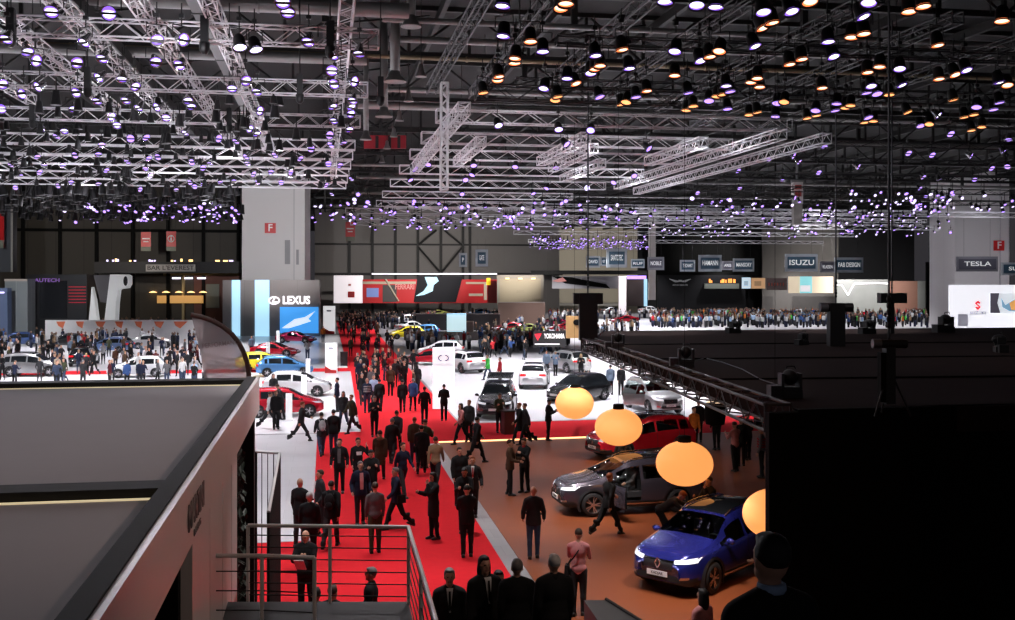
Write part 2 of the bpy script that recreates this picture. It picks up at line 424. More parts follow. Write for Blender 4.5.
def make_car(name, label, pm, L=4.45, W=1.84, H=1.61, kind='suv', wb=2.65, wr=.355, detail=1, loc=(0, 0, 0), rz=0, group=None, lit=True, glass=None, open_door=0, open_hatch=False, mark='diamond', seat=SEATM, cat='car', plate=True, clad=None):
    """detail 2: near car; 1: mid; 0: far"""
    root = thing(name, label, cat, loc, rz, group)
    out, bvh, k, wx = car_shell(L, W, H, kind, wb, wr)
    h, w = L / 2, W / 2
    clad = clad or (PLASTIC if kind == 'suv' else pm)
    gm = glass or (CLEAR if detail == 2 else GLASS)
    body = MB(); win = []; doors = {}
    for t, b in out.items():
        if t == 'body': body.add(b.v, b.f, 0, True)
    def piece(nm, b, m, par=root): return b.build(nm, m, par)
    merged = MB(); merged.add(out['body'].v, out['body'].f, 0, True)
    if detail == 0:
        for t in list(out):
            if t.startswith(('door', 'rear_door')): merged.add(out[t].v, out[t].f, 0, True)
    bo = piece('body', merged, pm)
    if 'cladding' in out: piece('cladding', out['cladding'], clad)
    for t, b in sorted(out.items()):
        base = t.split(':')[0]
        if base in ('door', 'rear_door') and detail:
            sd = int(t.split(':')[1])
            d = piece('door', b, pm); doors[t] = d
            zs = .8 if kind in ('suv',) else .7
            x0 = (k['pil'][0] + .12) if base == 'door' else (k['pil'][1] + .15)
            ax = '+y' if sd > 0 else '-y'
            piece('handle', patch(bvh, [(x0, zs+.07), (x0+.2, zs+.08), (x0+.2, zs+.12), (x0, zs+.11)], ax, .03, 3, 1), pm if kind != 'suv' else pm, d)
            if detail == 2:
                sm = MB()
                xa, xb = (k['pil'][0], k['ws'][1]-.08) if base == 'door' else (k['pil'][1]+.05, k['pil'][0])
                patch(bvh, [(xa-.008, .36), (xa+.008, .36), (xa+.008, 1.0), (xa-.008, 1.0)], ax, .006, 1, 8, 0, sm)
                piece('door_seam', sm, RUBBER, d)
        elif base == 'side_window':
            _, sd, sg = t.split(':')
            dr = doors.get('door:' + sd) if sg == '0' else doors.get('rear_door:' + sd) if sg == '1' else None
            win.append((piece('side_window', b, gm, dr or root), int(sd), sg))
        elif base in ('windscreen', 'rear_window', 'sunroof'):
            piece(base, b, GLASS if base == 'sunroof' else gm)
    # wheels and arch liners
    key = (wr, detail > 0)
    if key not in WH: WH[key] = wheel_mesh(*key)
    ty, ri = WH[key]
    for cx in wx:
        for sd in (1, -1):
            wl = link('wheel', ty, root, (cx, sd * (w - .115), wr)); wl.rotation_euler = (0, 0, 0 if sd < 0 else PI)
            link('rim', ri, wl)
            li = MB(); Ra = wr + .06; pts = [(Ra * math.cos(a), Ra * math.sin(a)) for a in [R(-25) + R(230) * i / 16 for i in range(17)]]
            yo, yi = sd * (w * .995), sd * (w - .32)
            vs = [(cx + p[0], y, wr + p[1]) for y in (yo - sd * .012, yi) for p in pts]
            li.add(vs, [(i, i + 1, 18 + i, 17 + i) for i in range(16)] , 0, True)
            li.add([(cx + p[0], yi, wr + p[1]) for p in pts], [tuple(range(17))], 0)
            if kind == 'suv':
                tr = [(q * math.cos(a), q * math.sin(a)) for q in (Ra - .012, Ra + .05) for a in [R(-25) + R(230) * i / 16 for i in range(17)]]
                vs = []
                for p in tr:
                    hit, *_ = bvh.ray_cast(Vector((cx + p[0], sd * 5, wr + p[1])), Vector((0, -sd, 0)))
                    y = hit.y + sd * .012 if hit is not None and abs(hit.y) > w * .75 else sd * (w * .985 + .004)
                    vs.append((cx + p[0], y, wr + p[1]))
                li.add(vs, [(i, i + 1, 18 + i, 17 + i) for i in range(16)], 0, True)
            piece('wheel_arch', li, PLASTIC)
    piece('underbody', MB().box((0, 0, .3), (L - .5, W - .55, .14)), PLASTIC)
    lm = LAMPW if lit else LAMPOFF
    zf = k['T'][-2][1]
    for sd in (1, -1):
        hb = MB(); z1 = zf + .03
        patch(bvh, [(sd * w * .44, z1 - .11), (sd * w * .88, z1 - .07), (sd * w * .90, z1 + .03), (sd * w * .42, z1 - .03)], '+x', .012, 8, 3, 0, hb)
        piece('headlight', hb, lm)
        tb = MB(); zt_ = k['B'][1][1]
        patch(bvh, [(sd * w * .45, zt_ - .17), (sd * w * .90, zt_ - .20), (sd * w * .90, zt_ - .04), (sd * w * .45, zt_ - .05)], '-x', .012, 6, 3, 0, tb)
        piece('tail_light', tb, LAMPR)
        mb_ = MB().ell((k['ws'][1] - .28, sd * (w + .06), B_at(k, k['ws'][1]) + .10), (.08, .11, .075), 10, 6)
        mb_.cyl((k['ws'][1] - .25, sd * (w - .06), B_at(k, k['ws'][1]) + .04), (k['ws'][1] - .26, sd * (w + .05), B_at(k, k['ws'][1]) + .07), .025, None, 6)
        if detail: piece('side_mirror', mb_, pm)
    gr = MB(); patch(bvh, [(-w * .40, zf - .22), (w * .40, zf - .22), (w * .40, zf - .02), (-w * .40, zf - .02)], '+x', .008, 10, 4, 0, gr)
    piece('grille', gr, PLASTIC)
    lo_ = MB(); patch(bvh, [(-w * .62, .36), (w * .62, .36), (w * .55, zf - .33), (-w * .55, zf - .33)], '+x', .01, 10, 3, 0, lo_)
    piece('lower_intake', lo_, RUBBER)
    if detail:
        ch = MB(); patch(bvh, [(-w * .42, zf - .05), (w * .42, zf - .05), (w * .42, zf - .02), (-w * .42, zf - .02)], '+x', .02, 10, 1, 0, ch)
        piece('chrome_bar', ch, CHROME)
        hit, *_ = bvh.ray_cast(Vector((5, 0, zf - .08)), Vector((-1, 0, 0))); fx = hit.x
        em = MB(); zc = zf - .10
        if mark == 'diamond':
            for a, bb in (((0, .11), (.065, 0)), ((.065, 0), (0, -.11)), ((0, -.11), (-.065, 0)), ((-.065, 0), (0, .11))):
                em.cyl((fx + .035, a[0], zc + a[1]), (fx + .035, bb[0], zc + bb[1]), .018, None, 5)
        else:
            N = 14
            for i in range(N):
                a, bb = 2*PI*i/N, 2*PI*(i+1)/N
                em.cyl((fx + .03, .09*math.cos(a), zc + .055*math.sin(a)), (fx + .03, .09*math.cos(bb), zc + .055*math.sin(bb)), .012, None, 4)
        piece('emblem', em, CHROME)
        if plate:
            hit, *_ = bvh.ray_cast(Vector((5, 0, .5)), Vector((-1, 0, 0))); px = hit.x
            pl = piece('number_plate', MB().box((px + .03, 0, .5), (.02, .52, .115)), PLATE)
            if detail == 2: put_text('plate_lettering', 'KADJAR', .085, RUBBER, pl, (px + .043, 0, .5), (R(90), 0, R(90)), .004)
            piece('rear_plate', MB().box((-h - .012, 0, .72), (.02, .52, .115)), PLATE)
        # interior
        si = MB()
        zf_ = .30
        for sx, sy in ((-.05, .38), (-.05, -.38)):
            seat_o = MB().box((sx, sy, zf_ + .25), (.5, .5, .16)).box((sx - .28, sy, zf_ + .58), (.14, .48, .6), 0, 0, None, .85).box((sx - .3, sy, zf_ + .95), (.09, .24, .17))
            piece('seat', seat_o, seat)
        piece('rear_bench', MB().box((-1.0, 0, zf_ + .25), (.5, 1.3, .16)).box((-1.27, 0, zf_ + .55), (.14, 1.3, .55)), seat)
        piece('dashboard', MB().box((k['ws'][1] - .22, 0, min(B_at(k, .9) - .14, .84)), (.4, w * 1.62, .2)), PLASTIC)
        sw = MB(); N = 12; c0 = Vector((.42, .38, .92 if kind == 'suv' else .8))
        for i in range(N):
            a, bb = 2*PI*i/N, 2*PI*(i+1)/N
            sw.cyl(c0 + Vector((.05*math.sin(a), .18*math.cos(a), .17*math.sin(a))), c0 + Vector((.05*math.sin(bb), .18*math.cos(bb), .17*math.sin(bb))), .016, None, 5)
        sw.cyl(c0, c0 + Vector((.3, 0, -.06)), .03, None, 6); sw.cyl(c0 + Vector((0, .17, 0)), c0 + Vector((0, -.17, 0)), .014, None, 5)
        piece('steering_wheel', sw, PLASTIC)
        piece('cabin_floor', MB().box((-.3, 0, .29), (2.6, W - .3, .03)), PLASTIC)
    if kind == 'suv' and detail:
        for sd in (1, -1):
            rr = MB(); pts = []
            for i in range(9):
                x = -h + .6 + (k['ws'][0] - .1 + h - .6) * i / 8
                pts.append((x, sd * interp([p[0] for p in k['Tw']], [p[1] for p in k['Tw']], x) * .93, interp([p[0] for p in k['T']], [p[1] for p in k['T']], x) + .035))
            pts[0] = (pts[0][0] - .04, pts[0][1], pts[0][2] - .05); pts[-1] = (pts[-1][0] + .05, pts[-1][1], pts[-1][2] - .06)
            piece('roof_rail', rr.tube(pts, .018, 6), CHROME if detail == 2 else PLASTIC)
            piece('sill_trim', patch(bvh, [(-wb/2+.48, .33), (wb/2-.42, .33), (wb/2-.42, .37), (-wb/2+.48, .37)], '+y' if sd > 0 else '-y', .02, 8, 1), CHROME)
        if detail == 2:
            for sd in (1, -1):
                piece('fog_lamp', patch(bvh, [(sd*w*.60, .42), (sd*w*.78, .44), (sd*w*.78, .49), (sd*w*.62, .48)], '+x', .03, 4, 1), CHROME)
    if open_door:      # swing the front door of that side about its hinge
        d = doors['door:%d' % open_door]
        hx, hy = k['ws'][1] - .1, open_door * w * .97
        d.matrix_local = Matrix.Translation((hx, hy, 0)) @ Matrix.Rotation(R(-78) * open_door, 4, 'Z') @ Matrix.Translation((-hx, -hy, 0))
        inner = MB().add([(v[0], v[1] - open_door * .07, v[2]) for v in out['door:%d' % open_door].v], out['door:%d' % open_door].f, 0, True)
        link('door_lining', inner.mesh('door_lining', [PLASTIC if seat is SEATM else seat]), d)
    if open_hatch:
        hb = MB().box((0, 0, 0), (.9, W * .74, .05)); hb.box((0, 0, .015), (.5, W * .6, .04), 1)
        o = hb.build('tailgate', [pm, GLASS], root, (-h + .15, 0, H + .12)); o.rotation_euler = (0, R(14), 0)
    return root
WH = {}
def B_at(k, x): return interp([p[0] for p in k['B']], [p[1] for p in k['B']], x)
def recolor(root, old, new):
    for o in [root] + KIDS.get(root.name, []):
        stack = [o]
        while stack:
            q = stack.pop(); stack += KIDS.get(q.name, []) if q is not root else []
            if q.type == 'MESH':
                for i, sl in enumerate(q.material_slots):
                    if sl.material is old: setmat(q, i, new)
    return root
# ================================================================ PEOPLE
SKIN = mat('skin', (.50, .27, .18), .55, noise=.08, nscale=30)
def cloth(n, c, r=.85): return mat('cloth_' + n, c, r, 0, .25, noise=.25, nscale=14)
CL = {n: cloth(n, c) for n, c in dict(black=(.008, .008, .009), charcoal=(.022, .022, .025), navy=(.010, .014, .035), grey=(.10, .10, .105), palegrey=(.32, .32, .33), white=(.62, .62, .62), brown=(.055, .030, .016), tan=(.22, .14, .08),
     olive=(.04, .045, .022), blue=(.03, .07, .2), jeans=(.035, .05, .09), red=(.35, .015, .02), pink=(.55, .22, .22), green=(.05, .45, .06), beige=(.4, .33, .24), burgundy=(.08, .01, .015), orange=(.6, .17, .03), steel=(.12, .16, .22), skyblue=(.3, .42, .6)).items()}
HAIR = {n: mat('hair_' + n, c, .6, 0, .4, noise=.3, nscale=60) for n, c in dict(black=(.008, .007, .006), brown=(.035, .018, .009), grey=(.16, .155, .15), white=(.42, .41, .40), blond=(.28, .17, .07), ginger=(.22, .06, .015)).items()}
SHOE = mat('shoe_leather', (.01, .009, .008), .4)
EYE = mat('eye', (.02, .015, .012), .2)
LIP = mat('lip', (.30, .10, .08), .5)

def rotx(v, a): c, s = math.cos(a), math.sin(a); return Vector((v.x, v.y * c - v.z * s, v.y * s + v.z * c))

# pose: facing -Y. angles in degrees; legs (hip flex, knee flex), arms (flex fwd, abduct, elbow flex)
POSES = dict(
    stand=dict(lg=((2, 3), (-2, 2)), ar=((4, 9, 14), (2, 8, 18))),
    hips=dict(lg=((5, 4), (-4, 3)), ar=((18, 10, 62), (20, 12, 70))),
    hold=dict(lg=((3, 3), (-3, 4)), ar=((28, 8, 85), (32, 6, 92)), head=18),
    chin=dict(lg=((2, 2), (-3, 3)), ar=((30, 6, 80), (52, 4, 128)), head=8),
    phone=dict(lg=((6, 6), (-6, 5)), ar=((8, 10, 20), (50, 25, 138)), head=4),
    pocket=dict(lg=((4, 4), (-5, 5)), ar=((-8, 16, 48), (-8, 16, 50))),
    walk=dict(lg=((24, 8), (-20, 26)), ar=((-20, 8, 18), (22, 8, 28)), lean=3),
    walkb=dict(lg=((-22, 30), (22, 6)), ar=((18, 9, 30), (-22, 8, 14)), lean=3),
    stride=dict(lg=((30, 6), (-28, 22)), ar=((-26, 9, 20), (28, 10, 40)), lean=5),
    bend=dict(lg=((32, 38), (20, 26)), ar=((60, 8, 40), (72, 6, 30)), lean=58, head=-10),
    lean=dict(lg=((8, 10), (-4, 8)), ar=((30, 8, 60), (34, 8, 55)), lean=14, head=14),
    sit=dict(lg=((78, 62), (74, 50)), ar=((40, 8, 45), (36, 8, 40)), lean=-6, seat=True),
    reach=dict(lg=((3, 4), (-3, 3)), ar=((6, 8, 18), (72, 12, 20)), head=5),
)

def prims(pose, fine):
    """list of (zone, kind, data): capsules ('c', p0, p1, r0, r1) and ellipsoids ('e', c, radii, lean)"""
    P = POSES[pose]; out = []
    lean = R(P.get('lean', 0)); HIPZ = .93
    piv = Vector((0, 0, HIPZ))
    def T(p): return rotx(Vector(p) - piv, lean) + piv      # torso lean (forward = -Y)
    def E(zone, c, r, extra=0.0, M=None): out.append((zone, 'e', T(c), r, lean + extra))
    def C(zone, a, b, r0, r1): out.append((zone, 'c', Vector(a), Vector(b), r0, r1))
    # torso
    E('top', (0, 0, 1.30), (.172, .112, .185)); E('top', (0, -.01, 1.10), (.152, .112, .17)); E('hip', (0, .005, .95), (.168, .118, .125))
    for s in (-1, 1): out.append(('top', 'c', T((s * .035, .008, 1.455)), T((s * .165, 0, 1.405)), .058, .056))
    out.append(('skin', 'c', T((0, .01, 1.43)), T((0, -.008, 1.56)), .058, .052))
    hd = R(P.get('head', 0)); nk = Vector((0, 0, 1.54))
    def H(p): return T(rotx(Vector(p) - nk, hd) + nk)
    def EH(zone, c, r): out.append((zone, 'e', H(c), r, lean + hd))
    EH('skin', (0, .005, 1.655), (.076, .096, .108)); EH('skin', (0, -.032, 1.585), (.058, .062, .058)); EH('skin', (0, -.097, 1.630), (.013, .020, .026)); EH('skin', (0, -.078, 1.548), (.026, .022, .02))
    EH('skin', (0, -.085, 1.672), (.045, .016, .012))
    for s in (-1, 1): EH('skin', (s * .077, .008, 1.635), (.011, .022, .032))
    heads = dict(eye=[H((s * .031, -.088, 1.652)) for s in (-1, 1)], lip=H((0, -.093, 1.588)), H=H, ang=lean + hd)
    # legs
    feet = []
    for s, (hf, kf) in zip((-1, 1), P['lg']):
        hip = Vector((s * .092, 0, .90)); hip = T(hip) if lean < .3 else hip
        a = R(hf); th = Vector((s * .012, -math.sin(a), -math.cos(a))); knee = hip + th * .43
        b = a - R(kf); sh = Vector((0, -math.sin(b), -math.cos(b))); ank = knee + sh * .41
        C('leg', hip, knee, .088, .060); C('leg', knee, ank, .058, .040)
        out.append(('leg', 'e', knee + sh * .13 + Vector((0, .018, 0)), (.054, .056, .12), b))
        C('shoe', ank + Vector((0, .02, -.02)), ank + Vector((0, -.06, -.045)), .042, .036)
        feet.append((ank, b, s))
    # arms
    for s, (fl, ab, el) in zip((-1, 1), P['ar']):
        shd = T((s * .178, 0, 1.40)); a = R(fl) - lean * (.0 if lean < .3 else .2); q = R(ab)
        d = Vector((s * math.sin(q), -math.sin(a) * math.cos(q), -math.cos(a) * math.cos(q))); elb = shd + d * .285
        e = a + R(el); inn = .35 if el > 55 else .08
        d2 = Vector((s * math.sin(q) * .4 - s * inn, -math.sin(e), -math.cos(e))).normalized(); wr = elb + d2 * .245
        C('top', shd, elb, .053, .043); C('arm', elb, wr, .042, .029)
        side = d2.cross(Vector((0, 0, 1)) if abs(d2.z) < .9 else Vector((0, -1, 0))).normalized()
        nrm = d2.cross(side).normalized()
        pc = wr + d2 * .05
        C('hand', wr, wr + d2 * .075, .027, .030); C('hand', pc - nrm * .012, pc + d2 * .03 + nrm * .014, .024, .022)
        if fine:
            for k, (o, ln) in enumerate(((-.030, .066), (-.010, .080), (.011, .075), (.030, .058))):
                f0 = wr + d2 * .085 + nrm * o; dirf = (d2 + side * .25 * (1 if s > 0 else -1)).normalized(); f1 = f0 + dirf * ln * .55
                f2 = f1 + (dirf + side * .55 * (1 if s > 0 else -1)).normalized() * ln * .5
                C('hand', f0, f1, .0100, .0095); C('hand', f1, f2, .0095, .0080)
            th = wr + d2 * .03 - nrm * .024; t1 = th + (d2 * .7 - nrm * .75).normalized() * .04; C('hand', th, t1, .0125, .0115); C('hand', t1, t1 + (d2 - nrm * .15).normalized() * .034, .0112, .009)
        else: C('hand', wr + d2 * .07, wr + d2 * .15 + side * .02, .026, .014)
    return out, heads, feet, T

def cap(b, p0, p1, r0, r1, n=10, mi=0):
    p0, p1 = Vector(p0), Vector(p1); d = p1 - p0; L = d.length
    q = d.to_track_quat('Z', 'Y').to_matrix() if L > 1e-6 else Matrix.Identity(3)
    pr = [(max(1e-4, r0 * math.cos(t)), -r0 * -math.sin(t)) for t in [-PI/2, -PI/3, -PI/6, 0]] + [(max(1e-4, r1 * math.cos(t)), L + r1 * math.sin(t)) for t in [0, PI/6, PI/3, PI/2]]
    b.lathe(pr, p0, n, mi, q)

def remesh(b, vox, faces, smooth=4):
    me = b.mesh('body', [SKIN]); o = bpy.data.objects.new('body', me); COL.objects.link(o)
    md = o.modifiers.new('r', 'REMESH'); md.mode = 'VOXEL'; md.voxel_size = vox
    sm = o.modifiers.new('s', 'SMOOTH'); sm.iterations = smooth; sm.factor = .5
    dg = bpy.context.evaluated_depsgraph_get(); dg.update()
    n = len(o.evaluated_get(dg).data.polygons)
    if n > faces:
        dc = o.modifiers.new('d', 'DECIMATE'); dc.ratio = faces / (n * 2.0) ; dc.use_collapse_triangulate = False
        dg = bpy.context.evaluated_depsgraph_get(); dg.update()
    res = bpy.data.meshes.new_from_object(o.evaluated_get(dg))
    COL.objects.unlink(o); bpy.data.objects.remove(o)
    res.polygons.foreach_set('use_smooth', [True] * len(res.polygons)); res.materials.clear()
    return res

def addprim(b, p, inf=0.0, sc=1.0):
    if p[1] == 'c': cap(b, p[2], p[3], p[4] + inf, p[5] + inf)
    else: b.ell(p[2], tuple(r + inf for r in p[3]), 14, 10, 0, Matrix.Rotation(p[4], 3, 'X'))

def pdist(p, q):
    if p[1] == 'c':
        a, b = p[2], p[3]; ab = b - a; t = max(0, min(1, (q - a).dot(ab) / max(ab.length_squared, 1e-9)))
        return (q - a - ab * t).length - (p[4] + (p[5] - p[4]) * t)
    d = Matrix.Rotation(-p[4], 3, 'X') @ (q - p[2]); r = p[3]; k = math.sqrt((d.x / r[0])**2 + (d.y / r[1])**2 + (d.z / r[2])**2)
    return (k - 1) * min(r)

def shoe_mesh(foot):
    ank, b, s = foot; m = MB(); tilt = Matrix.Rotation(b * .55 if abs(b) > .3 else 0, 3, 'X')
    prof_ = [(-.075, .038), (-.05, .044), (.0, .042), (.06, .046), (.12, .050), (.16, .040), (.185, .012)]
    def ring(sc, z0, z1):
        return [(y, w * sc) for y, w in prof_]
    vs = []; n = len(prof_)
    lev = [(0.0, 1.0, 0), (.022, 1.04, 0), (.05, .95, 1), (.085, .7, 2)]
    for z, sc, t in lev:
        for y, w in prof_:
            zz = z if t == 0 else z * (1.0 if y < .03 else max(.5, 1 - (y - .03) * 3.2)); 
            for sd in (1,): vs.append(Vector((w * sc, -y, zz)))
        for y, w in reversed(prof_): vs.append(Vector((-w * sc, -y, z if t == 0 else z * (1.0 if y < .03 else max(.5, 1 - (y - .03) * 3.2)))))
    N = 2 * n
    vs = [tilt @ (p - Vector((0, 0, .085))) + ank + Vector((0, .01, .0)) for p in vs]
    m.add(vs, [(k * N + i, k * N + (i + 1) % N, (k + 1) * N + (i + 1) % N, (k + 1) * N + i) for k in range(3) for i in range(N)] + [tuple(range(N))[::-1], tuple(3 * N + i for i in range(N))], 0, True)
    return m

PV = {}
def person_parts(pose, top, hair, fine=True):
    """cached meshes: body, garment, trousers, shoe x2, hair; z offset that puts the soles on the ground"""
    key = (pose, top, hair, fine)
    if key in PV: return PV[key]
    pr, heads, feet, T = prims(pose, fine)
    zmin = min(f[0].z - .085 * abs(math.cos(f[1])) for f in feet)
    res = {}
    bk = (pose, fine)
    if ('b', bk) not in PV:
        b = MB(); 
        for p in pr: addprim(b, p)
        me = remesh(b, .0115 if fine else .03, 3800 if fine else 520, 2)
        for m_ in (SKIN, CL['black'], CL['charcoal'], SHOE, EYE, LIP, HAIR['brown']): me.materials.append(m_)
        zi = dict(skin=0, hand=0, top=1, arm=1, hip=1, leg=2, shoe=3)
        mi = []
        Hc = heads['H']((0, .018, 1.675))
        for f in me.polygons:
            q = f.center; d, z = min(((pdist(p, q), p[0]) for p in pr), key=lambda t: t[0]); i = zi[z]
            if z == 'skin':
                if fine and min((q - e).length for e in heads['eye']) < .013: i = 4
                elif fine and abs(q.x) < .024 and abs(q.z - heads['lip'].z) < .009 and q.y < heads['lip'].y + .03: i = 5
                elif not fine:
                    u_ = Matrix.Rotation(-heads['ang'], 3, 'X') @ (q - heads['H']((0, 0, 1.655)))
                    if u_.z > .045 or (u_.y > .03 and u_.z > -.05): i = 6
            mi.append(i)
        me.polygons.foreach_set('material_index', mi)
        PV['b', bk] = me
    res['body'] = PV['b', bk]
    if fine:
        gk = ('g', pose, top)
        if gk not in PV:
            b = MB(); inf = {'shirt': .010, 'jacket': .022, 'coat': .028, 'puffer': .032}[top]
            for p in pr:
                if p[0] in ('top', 'arm'): addprim(b, p, inf)
                elif p[0] == 'hip': addprim(b, p, inf + (.004 if top != 'shirt' else 0))
            if top in ('jacket', 'coat', 'puffer'):
                b.lathe([(.155, .93), (.16, 1.0), (.15, 1.2)], (0, 0, 0), 16, 0, None) if False else None
                lo = .80 if top != 'coat' else .58
                M_ = Matrix.Diagonal((1, .74, 1)); rr = [(.19, lo), (.198, lo + .03), (.188, .98), (.165, 1.12), (.12, 1.2)]
                ln = Matrix.Rotation(R(POSES[pose].get('lean', 0)), 3, 'X'); piv = Vector((0, 0, .93))
                mb2 = MB().lathe(rr, (0, 0, 0), 18, 0, M_)
                b.add([ln @ (Vector(v) - piv) + piv for v in mb2.v] if POSES[pose].get('lean', 0) < 30 and not POSES[pose].get('seat') else [Vector((0, 0, 1.1))] * len(mb2.v), mb2.f if POSES[pose].get('lean', 0) < 30 and not POSES[pose].get('seat') else [], 0, True)
                cap(b, T((-.05, .03, 1.475)), T((.05, .03, 1.475)), .05, .05)
                for s in (-1, 1): cap(b, T((s * .05, .02, 1.47)), T((s * .045, -.07, 1.42)), .03, .022)
            PV[gk] = remesh(b, .016, 1500, 3)
            PV[gk].materials.append(CL['black'])
        res['garment'] = PV[gk]
        tk = ('t', pose)
        if tk not in PV:
            b = MB()
            for p in pr:
                if p[0] == 'hip': addprim(b, p, .006)
                elif p[0] == 'leg': addprim(b, p, .014)
            for ank, an, s in feet: cap(b, ank + Vector((0, .004, .06)), ank + Vector((0, .004, -.005)), .058, .060)
            PV[tk] = remesh(b, .016, 1300, 3); PV[tk].materials.append(CL['charcoal'])
        res['trousers'] = PV[tk]
        sk = ('s', pose)
        if sk not in PV: PV[sk] = [shoe_mesh(f).mesh('shoe', [SHOE]) for f in feet]
        res['shoes'] = PV[sk]
        hk = ('h', pose, hair)
        if hair != 'bald' and hk not in PV:
            b = MB(); H = heads['H']; A = Matrix.Rotation(heads['ang'], 3, 'X')
            b.ell(H((0, .022, 1.682)), (.084, .094, .094), 14, 9, 0, A)
            b.ell(H((0, -.028, 1.738)), (.058, .058, .03), 12, 8, 0, A)
            for s in (-1, 1): b.ell(H((s * .068, .012, 1.665)), (.016, .03, .04), 8, 6, 0, A)
            if hair == 'long':
                b.ell(H((0, .065, 1.56)), (.088, .045, .16), 12, 9, 0, A); 
                for s in (-1, 1): b.ell(H((s * .072, .02, 1.57)), (.026, .05, .13), 8, 7, 0, A)
            if hair == 'cap': b.ell(H((0, -.09, 1.70)), (.062, .07, .012), 10, 6, 0, A)
            PV[hk] = remesh(b, .012, 520, 2); PV[hk].materials.append(HAIR['brown'])
        res['hair'] = PV.get(hk)
    res['z'] = -zmin; res['T'] = T; res['feet'] = feet; res['heads'] = heads
    PV[key] = res
    return res

# group labels are set by the caller
def person(label, loc, face, pose='stand', top='jacket', tc='black', bc='charcoal', hair='short', hc='brown', scale=1.0, extra=None, ec='black', inner=None, skin=None, group=None):
    """face: heading in degrees the person looks towards (0 = +X, 90 = +Y)"""
    q = person_parts(pose, top, hair)
    rz = R(face + 90)
    o = link('person', q['body'], None, Vector(loc) + Vector((0, 0, q['z'] * scale)), rz); o.scale = (scale,) * 3
    tag(o, label, 'person', group)
    setmat(o, 1, CL[inner or tc]); setmat(o, 2, CL[bc])
    g = link({'shirt': 'shirt', 'jacket': 'jacket', 'coat': 'coat', 'puffer': 'jacket'}[top], q['garment'], o); setmat(g, 0, CL[tc])
    t = link('trousers', q['trousers'], o); setmat(t, 0, CL[bc])
    for s in q['shoes']: link('shoe', s, o)
    if q['hair'] is not None: h = link('hair' if hair != 'cap' else 'cap', q['hair'], o); setmat(h, 0, HAIR[hc])
    T = q['T']
    if extra == 'suit':          # shirt front and tie between the lapels
        b = MB().add([T(p) for p in ((-.045, -.118, 1.47), (.045, -.118, 1.47), (.012, -.158, 1.16), (-.012, -.158, 1.16), (-.05, -.09, 1.50), (.05, -.09, 1.50))], [(0, 3, 2, 1), (4, 0, 1, 5)], 0)
        b.v = [(x, y - .012, z) for x, y, z in b.v]; b.build('shirt_front', CL['white'], o)
        b = MB().add([T(p) for p in ((-.014, -.135, 1.465), (.014, -.135, 1.465), (.022, -.172, 1.22), (0, -.176, 1.17), (-.022, -.172, 1.22))], [(0, 4, 3, 2, 1)], 0)
        b.v = [(x, y - .012, z) for x, y, z in b.v]; b.build('tie', CL[ec], o)
    elif extra == 'open':        # open jacket over a pale or coloured shirt
        b = MB().add([T(p) for p in ((-.05, -.12, 1.46), (.05, -.12, 1.46), (.055, -.165, 1.25), (.045, -.175, 1.0), (-.045, -.175, 1.0), (-.055, -.165, 1.25))], [(5, 2, 1, 0), (4, 3, 2, 5)], 0)
        b.v = [(x, y - .01, z) for x, y, z in b.v]; b.build('shirt_front', CL[ec], o)
    elif extra == 'backpack':
        b = MB(); b.ell(T((0, .185, 1.25)), (.14, .085, .22), 12, 8); b.ell(T((0, .25, 1.15)), (.10, .05, .11), 10, 6); bag = b.build('backpack', CL[ec], o)
        for s in (-1, 1): MB().tube([T((s*.09, .15, 1.42)), T((s*.11, .02, 1.505)), T((s*.12, -.11, 1.42)), T((s*.13, -.145, 1.25)), T((s*.17, -.02, 1.08)), T((s*.13, .13, 1.06))], .016, 5).build('strap', CL[ec], bag)
    elif extra == 'shoulderbag':
        b = MB().box(T((.23, .06, .92)), (.09, .26, .22), 0, 0, None, .85); bag = b.build('shoulder_bag', CL[ec], o)
        MB().tube([T((.22, .02, 1.03)), T((.08, -.15, 1.25)), T((-.09, -.07, 1.475)), T((-.10, .04, 1.475)), T((.05, .155, 1.25)), T((.22, .1, 1.03))], .014, 5).build('strap', CL[ec], bag)
    elif extra == 'scarf':
        b = MB().lathe([(.075, 1.43), (.092, 1.46), (.088, 1.50), (.07, 1.52)], (0, 0, 0), 12); b.v = [tuple(T(p)) for p in b.v]; b.build('scarf', CL[ec], o)
    elif extra == 'hood':
        b = MB().ell(T((0, .085, 1.49)), (.12, .07, .075), 12, 8); b.build('fur_hood', CL[ec], o)
    elif extra == 'print':
        b = MB().add([T(p) for p in ((-.09, -.165, 1.33), (.09, -.165, 1.33), (.08, -.172, 1.22), (-.08, -.172, 1.22))], [(0, 3, 2, 1)]); b.build('chest_print', CL[ec], o)
    elif extra == 'paper':
        b = MB().box(T((0, -.34, 1.13)), (.21, .02, .28), 0, 0, Matrix.Rotation(R(35), 3, 'X')); b.build('paper_sheet', CL['white'], o)
    elif extra == 'camera':
        b = MB().box(T((0, -.20, 1.16)), (.13, .06, .09)).cyl(T((0, -.22, 1.16)), T((0, -.31, 1.15)), .036, .04, 10); b.build('camera_body', PLASTIC, o)
    elif extra == 'stripes':
        for z in (1.05, 1.14, 1.23, 1.32):
            b = MB().lathe([(.203, z), (.205, z + .02), (.203, z + .04)], (0, 0, 0), 18, 0, Matrix.Diagonal((1, .78, 1))); b.build('stripe', CL[ec], o)
    elif extra == 'skirt':
        MB().lathe([(.24, .52), (.22, .75), (.17, 1.0)], (0, 0, 0), 18, 0, Matrix.Diagonal((1, .8, 1))).build('skirt', CL[ec], o)
    if skin: setmat(o, 0, skin)
    return o

